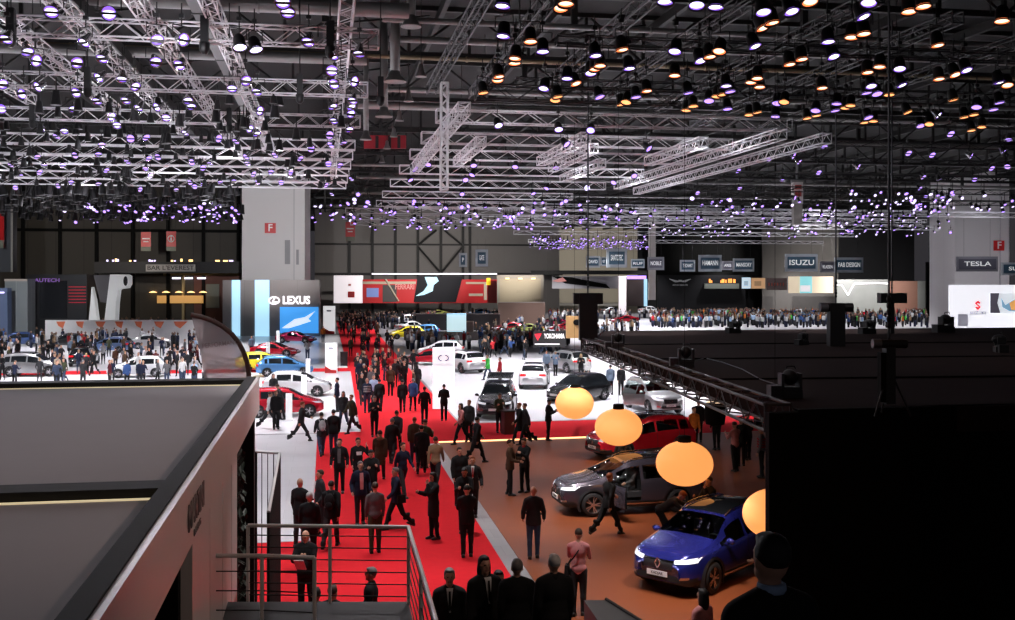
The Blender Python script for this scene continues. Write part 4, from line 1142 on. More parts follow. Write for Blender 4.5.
left += P2([(900,265),(885,390),(870,485),(868,515),(865,545)], 4.77, 170) + P2([(58,385),(40,425),(30,490),(62,530),(5,575)], 2.953, 330)
whites = P2([(708,135),(755,142)], 2.953)
mid = P2([(290,484),(424,487),(547,491),(667,494),(838,538),(250,498),(237,530),(400,530),(420,515),(640,555),(600,570),(675,380),(770,383),(697,424),(497,368),(940,437),(898,518),(390,572)], 2.953, 330)
cansV = P2([(510,12),(512,102),(628,148),(632,258),(700,228),(770,212),(783,160),(883,198),(795,283),(903,283)], 2.953, 330) + P2([(15,0),(105,10),(160,15),(295,30),(375,28),(43,143),(270,128),(115,170),(80,262),(188,242),(200,258),(140,285),(193,308),(330,330),(335,292),(495,158),(480,115),(580,43),(597,3),(603,243),(590,262),(620,265),(685,193),(690,240),(875,197),(968,232),(970,290),(953,310),(905,303),(745,357),(505,293),(500,313),(445,313),(595,333)], 2.859, 660)
cansW = P2([(592,118),(545,182),(547,168),(495,232),(498,222),(452,270),(665,292),(672,282),(725,243),(797,190),(783,200),(862,142),(935,265),(875,298),(860,305),(683,18),(697,5)], 2.953, 330) + P2([(428,0),(320,60),(293,75),(142,158),(170,142),(42,212),(163,272),(180,266),(95,300),(75,312),(260,232),(278,220),(285,245),(355,288),(255,325),(278,318),(370,180),(405,165),(548,102),(582,92),(463,248),(628,187),(593,203),(655,267),(712,28),(752,13),(793,125),(843,210),(797,222),(978,55),(993,240),(838,282),(870,332),(897,325),(890,370),(920,360),(770,352),(707,318),(545,298),(530,305),(447,327),(420,335),(585,347),(610,343)], 2.859, 660)
silv = P2([(800,332),(833,385),(712,440),(780,445),(893,447),(985,435),(997,402),(950,483),(993,478),(755,508),(800,515),(900,515),(470,422),(308,457),(225,490),(455,495),(400,465),(350,517),(385,447),(570,478),(108,553),(228,540),(120,588),(150,580),(175,577),(200,573),(760,563),(745,540)], 2.859, 660)

def rows(pts, first=7.6, base=25.2):
    """sort by depth row then across; yields (row, place in row, u, v)"""
    R_ = {}
    for u, v in pts:
        d = (ZT - .55 - CH) * F / (HOR - v); k = int((d - base) // first); R_.setdefault(k, []).append((u, v))
    out = []
    for r, k in enumerate(sorted(R_)):
        for i, (u, v) in enumerate(sorted(R_[k])): out.append((r + 1, i + 1, u, v))
    return out
N_LAMP = 0
def place(pts, kind, lm, text, group, tilt, jit, full_v, z=ZT - .55):
    for r, i, u, v in rows(pts):
        p = up(u, v, z)
        lamp(text % (ordw(i), ordw(r)), p, kind, lm, tilt + rnd.uniform(-jit, jit), rnd.uniform(-50, 50), v < full_v, group)
place(left, 'bell', LENSV, 'violet bell spotlight, %s from the left in the %s row of the white truss grid', 'bell spotlights on the white truss grid', 50, 22, 135)
place(whites, 'can', LENSWH, 'bright white can lamp, %s of the pair under the nearest white truss, %s row', 'white can lamps', 22, 6, 200)
place(mid, 'can', LENSV, 'violet can lamp, %s from the left in the %s row of the mid-hall trusses', 'can lamps on the mid-hall trusses', 40, 10, 135)
place(cansV, 'can', LENSV, 'violet can lamp, %s violet one from left in the %s row under dark roof', 'violet cans under the dark roof', 16, 8, 90)
place(cansW, 'can', LENSW, 'orange can lamp, %s orange one from left in the %s row under dark roof', 'orange cans under the dark roof', 14, 6, 90)
place(silv, 'bell', LENSV, 'violet bell spotlight, %s from the left in the %s row over far right stands', 'bell spotlights over the far right stands', 40, 20, 120)
lamp('single brilliant violet-white lamp aimed at the lens, above the grey back wall', up(587, 188, 12.6), 'can', LENSWH, 80, 0, True, None)
# bell pendants in a receding row
for i, (u, v) in enumerate(((421, 77), (408.6, 101.6), (399.4, 121), (393.7, 137), (387, 149), (382, 163))):
    p = up(u, v, 16.0); t = thing('bell_pendant', 'small bell pendant glowing pale violet, %s from the front of a receding row' % ordw(i + 1), 'pendant lamp', p, 0, 'bell pendants in a receding row')
    sh = MB().lathe([(.26, 0), (.24, .05), (.13, .30), (.10, .55), (.05, .6)], (0, 0, 0), 14).build('shade', M_DUCT, t); MB().lathe([(.001, .03), (.22, .04)], (0, 0, 0), 12).build('lens', FLATV, sh)
    MB().cyl((0, 0, .55), (0, 0, 4.8), .02, None, 5).build('cord', M_STEEL, t)

# ---- trusses
YS = [29, 36.6, 44.4, 52, 56.5, 61, 65.5, 70, 75]
for i, Y in enumerate(YS):
    x0 = -.33 * Y - 3
    truss('%s white cross truss of the left lighting grid, counted from the nearest' % ordw(i + 1), (x0, Y, ZT + (.0 if i % 2 else .04)), (1.45, Y, ZT + (.0 if i % 2 else .04)), .46, M_ALU, .55 if i < 4 else .8, .026 if i < 5 else .034, .015 if i < 5 else .02, group='white cross trusses over the left stands')
for i, x in enumerate((.55, -2.9, -4.7, -6.7, -8.6, -11.4)):
    y0 = max(24.5, -(x + 3) / .33 - 2)
    truss('white truss running down the hall, %s from the aisle in the left lighting grid' % ordw(i + 1), (x, y0, ZT + .52), (x, (74, 58, 60, 52, 46, 44)[i], ZT + .52), .36, M_ALU, .6, .026, .014, group='white long trusses over the left stands')
    for Yh in range(int(y0) + 3, 90, 14): pass
for i, Y in enumerate((36.4, 42, 48.6, 55.2, 63, 72, 82, 92)):
    truss('%s pale cross truss mid-hall over the right white stand, counted from the nearest' % ordw(i + 1), (5.2 if i == 0 else 4.4, Y, ZT), (13 if i == 0 else 19.5, Y, ZT), .5, M_ALU if i else M_TRB, .75, .028, .018, group='pale cross trusses mid-hall')
for i, (x, y0, y1, zz) in enumerate(((4.85, 36.8, 58, ZT - .5), (6.75, 45.5, 54, ZT - .5), (10.95, 43.5, 53, ZT - .5), (12.2, 47, 56, ZT - .5), (14.2, 53, 62, ZT - .5), (18.7, 41, 66, ZT - .5), (21.2, 42, 70, ZT - .5), (16.4, 44, 52, ZT - .5))):
    truss('bright truss running down the hall over the right stand, %s from the hanging vertical truss' % ordw(i + 1), (x, y0, zz), (x, y1, zz), .42, M_ALU, .5, .03, .016, group='bright long trusses mid-hall')
p = at(445, 83, 41.5); q = at(444, 190, 41.5)
truss('white vertical truss hanging alone between the two lighting grids', q, (q.x + .02, q.y, p.z), .26, mat('truss_white', (.88, .88, .9), .5), .28, .045, .03)
for i, (x, y0, y1) in enumerate(((5.0, 30, 50), (7.15, 30, 51), (10.3, 30, 46), (13.5, 30, 52), (17.4, 31, 55), (21.5, 33, 58), (26, 35, 62))):
    truss('black truss running down under the dark roof, %s from the white vertical truss' % ordw(i + 1), (x, y0, 16), (x, y1, 16), .42, M_TRB, .8, .035, .018, group='black long trusses under the dark roof')
for i, Y in enumerate((31.5, 38.5, 45.5, 53, 61)):
    truss('thin black cross truss carrying the orange and violet cans, %s from the nearest' % ordw(i + 1), (7, Y, 14.3), (44, Y, 14.3), .3, M_TRB, .9, .024, .012, group='black cross trusses carrying cans')
for i, Y in enumerate((70, 80, 92, 106, 122)):
    truss('thin grey cross truss over the far right stands, %s from the nearest' % ordw(i + 1), (20, Y, 14.2), (75, Y, 14.2), .4, M_ALU if i > 2 else M_TRB, 1.2, .03, .02, group='grey cross trusses far right')

hb_ = [(15, 25, 29), (206, 34, 29), (330, 32, 29), (300, 86, 36.6), (90, 82, 36.6), (35, 121, 44.4), (230, 119, 44.4), (380, 90, 36.6)]
for i, (u, v, Y) in enumerate(hb_):
    p = onY(u, Y, ZT + .3); t = thing('hanging_chain_hoist', 'black chain hoist clamped to a white cross truss, %s counted from the nearest' % ordw(i + 1), 'chain hoist', (p.x, Y - .36, ZT - .3), 0, 'black chain hoists')
    MB().box((0, 0, .35), (.2, .22, .7)).build('motor', M_CAN, t); MB().cyl((0, 0, .7), (0, 0, 5.0), .02, None, 5).build('chain', M_STEEL, t); MB().lathe([(.05, -.3), (.13, -.2), (.14, 0), (.1, .05)], (0, 0, 0), 10).build('chain_bag', M_CAN, t)
# ---- far lamp bands
fb = random.Random(3); nfar = 0
stuff = MB()
def far_lamp(u, v, lm, tilt, group, lab, indiv):
    z = 12.9; p = up(u, v, z)
    if indiv: lamp(lab, p, 'can', lm, tilt, fb.uniform(-50, 50), False, group); return
    s = fb.uniform(.5, .95); Mt = Matrix.Rotation(R(-tilt), 3, 'X')
    stuff.lathe([(.13*s, .3), (.17*s, -.14)], p + Vector((0, 0, .14)), 8, 0, Mt); stuff.lathe([(.001, -.15), (.165*s, -.145)], p + Vector((0, 0, .14)), 8, {'lens_violet': 1, 'lens_white': 2, 'lens_warm': 3}[lm.name], Mt)
    stuff.cyl(p + Vector((0, 0, .3)), p + Vector((0, 0, .95)), .03, None, 4, 0)
bands = [((75, 242), (200, 223), 80, .35, 'violet lamp in the distant lamp band over the far left stands', 'distant lamps over the far left stands', 45),
         ((308, 372), (192, 224), 26, .3, 'violet lamp in the distant band between the left grid and the main aisle', 'distant lamps over the far aisle', 16),
         ((368, 640), (200, 230), 150, .2, 'violet lamp in the distant band above the grey back wall', 'distant lamps above the grey back wall', 60),
         ((650, 955), (196, 238), 190, .5, 'small lamp in the distant band above the hanging name boards', 'distant lamps above the name boards', 40),
         ((530, 648), (236, 249.5), 190, .15, '', '', 0), ((850, 1014), (190, 214), 60, .8, '', '', 0)]
for (u0, u1), (v0, v1), n, pw, lab, grp, ni in bands:
    for i in range(n):
        u = fb.uniform(u0, u1); v = v0 + (v1 - v0) * (fb.random() ** .6)
        if 240 < u < 307 and v > 186: continue
        lm = LENSWH if fb.random() < pw else LENSV
        far_lamp(u, v, lm, fb.uniform(20, 75), grp, lab, i < ni)
dark = MB()
for i in range(150):
    u, v = fb.uniform(0, 345), 95 + 92 * fb.random() ** .7; p = up(u, v, 12.9 + fb.uniform(-.1, .5)); s = fb.uniform(.7, 1.1)
    dark.cyl(p + Vector((0, 0, -.2 * s)), p + Vector((0, 0, .25 * s)), .17 * s, .10 * s, 8); dark.cyl(p + Vector((0, 0, .2)), p + Vector((0, 0, .7)), .025, None, 4)
for i in range(230):
    u, v = fb.uniform(0, 242), 189 + 30 * fb.random(); p = up(u, v, 12.9); s = fb.uniform(.9, 1.7)
    dark.cyl(p + Vector((0, 0, -.2 * s)), p + Vector((fb.uniform(-.2, .2), 0, .3 * s)), .2 * s, .12 * s, 7); dark.cyl(p, p + Vector((0, 0, .9)), .04, None, 4)
for Y in (96, 104, 112): dark.box((-.195 * Y, Y, 13.6), (.20 * Y, .25, .12)); dark.box((-.195 * Y, Y, 13.95), (.20 * Y, .25, .1))
tag(dark.build('unlit_lamps', [M_CAN]), 'the many unlit black lamp bodies hanging among and behind the white trusses', 'spotlight', kind='stuff')
for i in range(70): far_lamp(fb.uniform(60, 240), fb.uniform(203, 223), LENSWH if fb.random() < .3 else LENSV, fb.uniform(20, 75), '', '', False)
tag(stuff.build('distant_lamps', [M_CAN, FLATV, FLATWH, FLATW]), 'the many tiny distant violet and white lamps under the far roof', 'spotlight', kind='stuff')
# thin far trusses that carry the bands
for i, (Y, x0, x1, zz) in enumerate(((95, 5, 40, 13.6), (104, 2, 60, 13.6), (115, 2, 70, 13.6), (127, 3, 80, 13.6), (101, 30, 75, 13.7), (150, 27, 80, 13.6), (180, 35, 90, 13.5), (205, 41, 100, 13.5), (225, 48, 110, 13.5))):
    truss('distant grey cross truss carrying the far lamp band, %s from the nearest' % ordw(i + 1), (x0, Y, zz), (x1, Y, zz), .5, M_ALU, 1.6, .035, .022, group='distant cross trusses')
# ================================================================ STANDS, SIGNS, SCREENS
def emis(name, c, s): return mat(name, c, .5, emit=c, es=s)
def panel(b, u0, u1, v0, v1, d, th=.3, mi=0, dd=0.0):
    """upright board seen between pixel columns u0..u1 and rows v0..v1 at depth d, facing the entrance"""
    p, q = col(u0, d + dd), col(u1, d + dd); c = (p + q) / 2; z1 = CH + (HOR - v0) * d / F; z0 = max(0.0, CH + (HOR - v1) * d / F)
    return b.box((c.x, c.y, (z0 + z1) / 2), ((q - p).length, th, z1 - z0), mi, -TH)
def board(name, lab, cat, u0, u1, v0, v1, d, m, th=.3, part='panel', group=None):
    p, q = col(u0, d), col(u1, d); c = (p + q) / 2; z1 = CH + (HOR - v0) * d / F; z0 = max(0.0, CH + (HOR - v1) * d / F)
    t = thing(name, lab, cat, (c.x, c.y, z0), -TH, group); w = (q - p).length
    MB().box((0, 0, (z1 - z0) / 2), (w, th, z1 - z0)).build(part, m, t)
    return t, w, z1 - z0
def sub(t, part, x0, x1, z0, z1, m, th=.1, y=-.2, parent=None): return MB().box(((x0 + x1) / 2, y, (z0 + z1) / 2), (x1 - x0, th, z1 - z0)).build(part, m, parent or t)
FT = (R(90), 0, 0)
M_GREYW = plank_mat('grey_brand_wall', (.27, .24, .23), (.25, .225, .215), 1.0, .5, (.14, .12, .12), .01, 3.2, 2.2)
M_LIGHTBLUE = emis('pale_blue_light', (.42, .72, .95), .95)
# grey brand wall with the oval emblem
t, w, h = board('brand_wall', 'grey brand wall with pale blue light bands and a blue car screen, below the white column', 'exhibition wall', 223.5, 320, 280, 336, 127, M_GREYW, .8)
def px(u): return (u - 271.75) / 96.5 * w
def pz(v): return (336 - v) / 56 * h
sub(t, 'light_band', px(233), px(241), 0, h, M_LIGHTBLUE, .2, -.45); sub(t, 'light_band', px(256), px(270), 0, h, M_LIGHTBLUE, .2, -.45)
sc = sub(t, 'picture_screen', px(281), px(319), pz(333), pz(307), emis('blue_picture', (.05, .30, .75), 1.0), .2, -.5)
b = MB(); b.prism([(px(283), pz(328)), (px(296), pz(319)), (px(306), pz(317)), (px(316), pz(311)), (px(309), pz(319)), (px(312), pz(321)), (px(300), pz(325)), (px(290), pz(328))], .06, 0, Matrix.Rotation(R(90), 3, 'X'), (0, -.6, 0)); b.build('silver_shape', emis('silver_picture', (.75, .85, .95), .9), sc)
put_text('lettering', 'LEXUS', 1.35, emis('lit_white_letter', (1, .95, 1), 1.3), t, (px(297), -.46, pz(300.5)), FT, .08, .02, px(309) - px(282))
b = MB()
for i in range(18):
    a, c = 2*PI*i/18, 2*PI*(i+1)/18
    b.cyl((px(275) + .62*math.cos(a), -.5, pz(300.5) + .42*math.sin(a)), (px(275) + .62*math.cos(c), -.5, pz(300.5) + .42*math.sin(c)), .08, None, 5)
b.tube([(px(275) + .1, -.5, pz(300.5) + .38), (px(275) - .18, -.5, pz(300.5) - .2), (px(275) + .42, -.5, pz(300.5) - .2)], .07, 5)
b.build('oval_emblem', _M['lit_white_letter'], t)
# white totems with red feet
for (u0, u1, v0, v1, lab) in ((325.5, 337, 343, 373, 'white information totem with a red foot at the edge of the red cross carpet'), (323.5, 335, 306, 334, 'farther white information totem beside the grey brand wall')):
    d = CH * F / (v1 - HOR); t, w, h = board('information_totem', lab, 'totem', u0, u1, v0, v1, d, emis('totem_glow_white', (.9, .9, .92), .6), .35)  # emission put into the white to brighten the poorly lit front
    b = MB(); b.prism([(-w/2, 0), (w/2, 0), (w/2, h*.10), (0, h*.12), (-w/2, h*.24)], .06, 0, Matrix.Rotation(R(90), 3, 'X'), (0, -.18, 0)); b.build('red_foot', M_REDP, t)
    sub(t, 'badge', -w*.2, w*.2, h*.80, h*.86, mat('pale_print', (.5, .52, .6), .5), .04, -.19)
t, w, h = board('information_totem', 'big white totem with an oval emblem at the corner of the white stand', 'totem', 433, 454.5, 348, 409, 56.3, emis('totem_glow_white2', (.9, .9, .95), .85), .5)  # glow in the white stands in for light on the totem front
b = MB()
for s in (-1, 1):
    for i in range(7):
        a, c = R(20 + 20*i) , R(20 + 20*(i+1)); f = lambda a: (s * .27 * math.sin(a) , -.28, h*.84 - .16 * math.cos(a))
        b.cyl(f(a), f(c), .035, None, 5)
b.build('oval_emblem', mat('violet_print', (.18, .14, .35), .5), t)
put_text('lettering', 'SSANGYONG', .16, mat('pale_print', (.5, .52, .6), .5), t, (0, -.27, h*.73), FT, .01, 0, w*.8)
for i, (u, v1, hh) in enumerate(((268, 359, 1.45), (278, 345, 1.5), (308, 377, 1.3), (304, 398, 1.35), (289, 421, 1.35))):
    p = gnd(u, v1); t = thing('data_stand', 'slim white data stand, %s from the farthest in the row beside the parked cars' % ordw((2, 1, 3, 4, 5)[i]), 'data stand', p, -TH, 'white data stands')
    MB().box((0, 0, .02), (.42, .35, .04)).build('foot_plate', M_WHITE, t); MB().box((0, 0, hh/2), (.30, .07, hh)).build('panel', emis('totem_glow_white', (.9, .9, .92), .6), t)  # panel white carries the same brightening emission as the totems
p = gnd(344, 365.5); t = thing('litter_bin', 'black waist-high bin at the corner of the aisle and red cross carpet', 'bin', p); MB().box((0, 0, .52), (.55, .5, 1.04), 0, 0, None, 1.06).build('bin_body', M_DARK, t); MB().box((0, 0, 1.07), (.6, .55, .06)).build('bin_lid', PLASTIC, t)

# left stands
t, w, h = board('hoarding', 'long white low hoarding with orange print behind the left crowd', 'hoarding', 46, 203, 320, 343, 113, M_WHITE, .4)
rr = random.Random(4)
for i in range(7):
    x = -w/2 + 1.2 + i * 2.1; MB().prism([(x, h - .15), (x + 1.3 * rr.uniform(.6, 1.2), h - .15), (x + .7, h - .9), (x + .2, h - .6)], .03, 0, Matrix.Rotation(R(90), 3, 'X'), (0, -.2, 0)).build('orange_print', mat('orange_print', (.75, .18, .08), .5), t)
t, w, h = board('dark_booth', 'black booth with red side stripes and violet lettering on the far left', 'booth', 32, 92, 274.5, 336, 124, mat('booth_black', (.012, .012, .015), .4), 3.0)
sub(t, 'screen', -w/2 + 1.6, w/2 - 2.3, h*.30, h*.90, mat('dark_screen', (.012, .013, .017), .25), .1, -1.55)
b = MB(); 
for k in range(6): b.box((-w/2 + .35, -1.55, h*(.48 + .06*k)), (.5, .1, .14)); b.box((w/2 - 1.1, -1.55, h*(.55 + .05*k)), (2.0, .1, .08))
b.build('stripe_pattern', emis('red_led', (.45, .01, .03), .5), t)
put_text('lettering', 'AUTECH', .6, emis('violet_led', (.22, .10, .38), .6), t, (-w/2 + 2.5, -1.6, h*.905), FT, .05, .01, 2.9)
t, w, h = board('grey_booth', 'pale grey tiled booth block beside the black booth', 'booth', 9, 31.5, 279, 336, 121, plank_mat('grey_tiles', (.30, .33, .34), (.28, .31, .32), 1.0, .4, (.5, .52, .52), .02, 1.6, 2.6), 2.0)
sub(t, 'top_edge', -w/2, w/2, h - .25, h, mat('cream_trim', (.6, .52, .45), .5), .1, -1.05)
t, w, h = board('blue_booth', 'blue-grey lit booth front at the far left edge', 'booth', -20, 9.5, 288, 340.5, 118, mat('blue_booth', (.14, .19, .33), .5), 1.0)
sub(t, 'panel_lamp', w*.1, w*.4, h*.9, h*.93, FLATWH, .05, -.55)
# white sculpted stand arch
dW = 119; o = col(110, dW)
t = thing('stand_sculpture', 'tall white sculpted arch with a rounded screen end, between black booth and bar', 'stand sculpture', (o.x, o.y, 0), -TH)
def W(u, v): return ((u - 110) * dW / F, CH + (HOR - v) * dW / F)
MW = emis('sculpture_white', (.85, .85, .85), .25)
MB().prism([W(104, 339.6), W(116, 339.6), W(118, 303), W(119.5, 290), W(121, 289), W(128.5, 288), W(130.5, 284), W(130.5, 276), W(128, 274.5), W(112, 274.5)], 1.2, 0, Matrix.Rotation(R(90), 3, 'X'), (0, .6, 0)).build('arch', MW, t)
MB().prism([W(88, 339.6), W(101, 339.6), W(96, 300), W(93, 287), W(91.5, 305)], .8, 0, Matrix.Rotation(R(90), 3, 'X'), (0, .4, 0)).build('spike', MW, t)
MB().prism([W(92, 275), W(111, 275), W(105, 303), W(99, 302)], .3, 0, Matrix.Rotation(R(90), 3, 'X'), (0, .7, 0)).build('grey_backdrop', mat('grey_backdrop', (.10, .09, .10), .5), t)
q = W(127.5, 281); MB().ell((q[0], -.62, q[1]), (.25, .1, .55), 10, 8).build('dark_lens', PLASTIC, t)
# balcony bar
dB = 146; t, w, h = board('balcony_bar', 'two storey bar with yellowish beams and red-brown back wall under the dark balcony', 'bar', 130, 240, 274, 322, dB, mat('bar_back', (.10, .035, .025), .7, noise=.3, nscale=.8), .6)
def bx(u): return (u - 185) / 110 * w
def bz(v): return (322 - v) / 48 * h
MY = mat('yellow_beam', (.30, .24, .12), .6)
sub(t, 'beam', bx(131), bx(239.5), bz(275.5), bz(273), MY, .8, -.6)
for u in (146.5, 185): sub(t, 'pillar', bx(u - 1.2), bx(u + 1.2), 0, bz(274), MY, .6, -.6)
sub(t, 'side_panel', bx(131), bx(145), bz(320), bz(280), mat('dark_olive', (.03, .03, .025), .6), .1, -.4); sub(t, 'side_panel', bx(207), bx(220), bz(308), bz(284), mat('grey_olive', (.13, .14, .12), .6), .1, -.4)
for u in (164.5, 178, 190, 203): sub(t, 'ceiling_lamp', bx(u - 4), bx(u + 4), bz(279), bz(277.4), emis('cool_lamp', (.85, .8, 1), 2.0), .3, -.7)
WARM = emis('warm_lamp', (1, .62, .25), 2.2)
for u in (153, 166, 179, 191, 203): q = thing('bar_lamp', 'warm glowing lamp over the bar counter, %s from the left' % ordw(int((u - 153) / 12.3) + 1), 'bar lamp', (0, 0, 0), 0, 'warm bar lamps'); q.location = t.matrix_basis @ Vector((0, 0, 0)); p = col(u, dB - 1.6, CH + (HOR - 291) * dB / F); q.location = p; MB().lathe([(.10, 0), (.55, -.16), (.5, -.2), (.05, -.1)], (0, 0, 0), 10).build('shade', WARM, q); MB().cyl((0, 0, 0), (0, 0, 2.4), .02, None, 4).build('cord', M_STEEL, q)
sub(t, 'counter_front', bx(160), bx(205), bz(303), bz(295.5), emis('amber_shelf', (.45, .24, .07), .8), .5, -1.0)
t2, w, h = board('balcony', 'dark upper balcony with small warm lights above the bar', 'balcony', 98, 241, 262, 273.2, dB - 5.6, M_DARK, 2.6)
rr = random.Random(8)
for i in range(16): x = rr.uniform(-w/2 + 1, w/2 - .5); sub(t2, 'balcony_lamp', x, x + rr.uniform(.15, .9 if x > w*.1 else .25), h + .05, h + rr.uniform(.2, .45), WARM if rr.random() < .6 else FLATWH, .2, -.5)
t, w, h = board('bar_sign', 'pale sign board naming the bar on the balcony edge', 'sign', 146, 195.5, 264.5, 271.5, dB - 7.2, mat('pale_sign', (.42, .39, .37), .6), .15, 'board')
put_text('lettering', "BAR L'EVEREST", .8, mat('dark_print', (.05, .045, .04), .6), t, (0, -.1, h * .5), FT, .03, .012, w * .94)
t, w, h = board('wall_box', 'long beige box on the dark rear wall above the black booth', 'box', 23, 41.5, 264.5, 272.5, 148, mat('beige_box', (.10, .085, .055), .7), .6); sub(t, 'lid', -w/2, w/2, h - .2, h, mat('beige_lid', (.13, .11, .07), .7), .1, -.32)
t, w, h = board('wall_pier', 'grey concrete pier at the far left edge carrying a red banner', 'pier', -14, 15, 196, 272, 126, mat('grey_pier', (.07, .075, .085), .7), 1.0); sub(t, 'edge_strip', w/2 - .25, w/2, 0, h, mat('pale_edge', (.35, .33, .3), .6), .1, -.52)
# hanging red banners
for i, (u0, u1, v0, v1, d, lab) in enumerate(((141, 151, 232, 251, 140, 'red hanging banner with two white lines, first over the bar'), (166.5, 176, 231.5, 251, 140, 'red hanging banner with a white information mark, second over the bar'), (345.5, 355, 222, 241, 175, 'red hanging banner over the far end of the main aisle'), (-1, 4, 212, 248, 124, 'red banner on the grey pier at the far left edge'))):
    t, w, h = board('hanging_banner', lab, 'banner', u0, u1, v0, v1, d, M_REDP, .06, 'cloth')
    sub(t, 'foot_strip', -w/2, w/2, 0, h*.22, mat('pale_olive', (.20, .21, .16), .6), .02, -.05)
    if i == 1:
        b = MB()
        for k in range(14): a, c = 2*PI*k/14, 2*PI*(k+1)/14; b.cyl((.42*math.cos(a), -.07, h*.63+.42*math.sin(a)), (.42*math.cos(c), -.07, h*.63+.42*math.sin(c)), .06, None, 4)
        b.box((0, -.07, h*.60), (.14, .04, .4)).box((0, -.07, h*.74), (.15, .04, .13)); b.build('information_mark', M_TEXTW, t)
    elif i < 3:
        sub(t, 'white_line', -w*.36, w*.36, h*.62, h*.68, M_TEXTW, .02, -.05); sub(t, 'white_line', -w*.25, w*.25, h*.47, h*.51, M_TEXTW, .02, -.05)
    MB().cyl((-w*.4, 0, h), (-w*.4, 0, 17 - t.location.z), .02, None, 4).cyl((w*.4, 0, h), (w*.4, 0, 17 - t.location.z), .02, None, 4).build('hanger', M_STEEL, t)

# ---- back of the hall: red stand, beige stand and beyond
dF = 190; t, w, h = board('red_brand_stand', 'long red stand with lettering and a beige band in front of the grey back wall', 'exhibition wall', 363, 497, 279.5, 303, dF, M_REDP, 1.0)
def fx(u): return (u - 430) / 134 * w
def fz(v): return (303 - v) / 23.5 * h
sub(t, 'beige_band', fx(363), fx(416), fz(284), fz(281.5), M_BEIGE, .1, -.55); sub(t, 'beige_frame', fx(466), fx(487), fz(284), fz(282), M_BEIGE, .1, -.55); sub(t, 'beige_frame', fx(484), fx(487), fz(300), fz(284), M_BEIGE, .1, -.55); sub(t, 'beige_frame', fx(469), fx(483), fz(296), fz(293.5), M_BEIGE, .1, -.55)
b = MB(); b.prism([(fx(418), fz(276)), (fx(463), fz(276)), (fx(456), fz(302)), (fx(414), fz(302))], .1, 0, Matrix.Rotation(R(90), 3, 'X'), (0, -.6, 0)); s = b.build('slanted_screen', mat('dark_picture', (.008, .008, .012), .6, 0, .2), t)
b = MB(); b.prism([(fx(425), fz(277)), (fx(437), fz(277)), (fx(439), fz(281)), (fx(434), fz(285)), (fx(433), fz(291)), (fx(424), fz(295)), (fx(416), fz(296)), (fx(424), fz(291)), (fx(428), fz(285))], .05, 0, Matrix.Rotation(R(90), 3, 'X'), (0, -.72, 0)); b.build('pale_shape', emis('pale_blue_picture', (.35, .62, .72), .8), s)
sub(t, 'grey_corner', fx(383), fx(397), fz(302), fz(285), mat('dark_grey_panel', (.06, .055, .055), .5), .06, -.54); sub(t, 'blue_screen', fx(367), fx(379), fz(297), fz(288), emis('dull_blue_screen', (.12, .16, .35), .8), .06, -.56)
MB().cyl((fx(386), -.7, fz(279)), (fx(399), -.7, fz(301)), .15, None, 5).build('slanted_pole', M_BEIGE, t)
put_text('lettering', 'FERRARI', 1.3, mat('pink_letter', (.75, .3, .28), .5), t, (fx(405), -.55, fz(287)), FT, .05, .02, fx(414.5) - fx(395.5))
sub(t, 'yellow_shield', fx(486.5), fx(490.5), fz(285), fz(278), emis('yellow_badge', (.9, .55, .02), .7), .1, -.6)
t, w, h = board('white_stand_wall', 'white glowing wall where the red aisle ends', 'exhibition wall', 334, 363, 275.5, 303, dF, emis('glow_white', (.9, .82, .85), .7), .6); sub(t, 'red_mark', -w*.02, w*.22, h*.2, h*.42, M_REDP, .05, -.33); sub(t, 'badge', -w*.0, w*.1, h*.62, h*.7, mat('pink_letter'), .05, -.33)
t, w, h = board('stand_light_bar', 'long thin white light bar on top of the red stand', 'light bar', 372, 497, 273.2, 274.6, dF - 1, emis('bar_white', (.85, .82, .9), .8), .3, 'tube'); sub(t, 'end_cap', -w/2 - .3, -w/2, 0, h, M_STEEL, .3, 0)  # bar runs along the stand top, not hung
dZ = 186; t, w, h = board('beige_stand', 'beige stand with three downlights on its back wall', 'booth', 497, 543.5, 275, 305, dZ, mat('beige_frame_dark', (.24, .21, .17), .6), .6)
sub(t, 'back_wall', -w*.44, w*.44, 0, h*.88, mat('beige_back', (.30, .25, .17), .7), .1, -.33)
for k in (-.28, 0, .28): sub(t, 'downlight', w*k - .35, w*k + .35, h*.86, h*.9, WARM, .3, -.6)
put_text('lettering', 'ZAGATO', .6, mat('brown_print', (.25, .2, .13), .5), t, (0, -.4, h*.45), FT, .03, .01, w*.16)
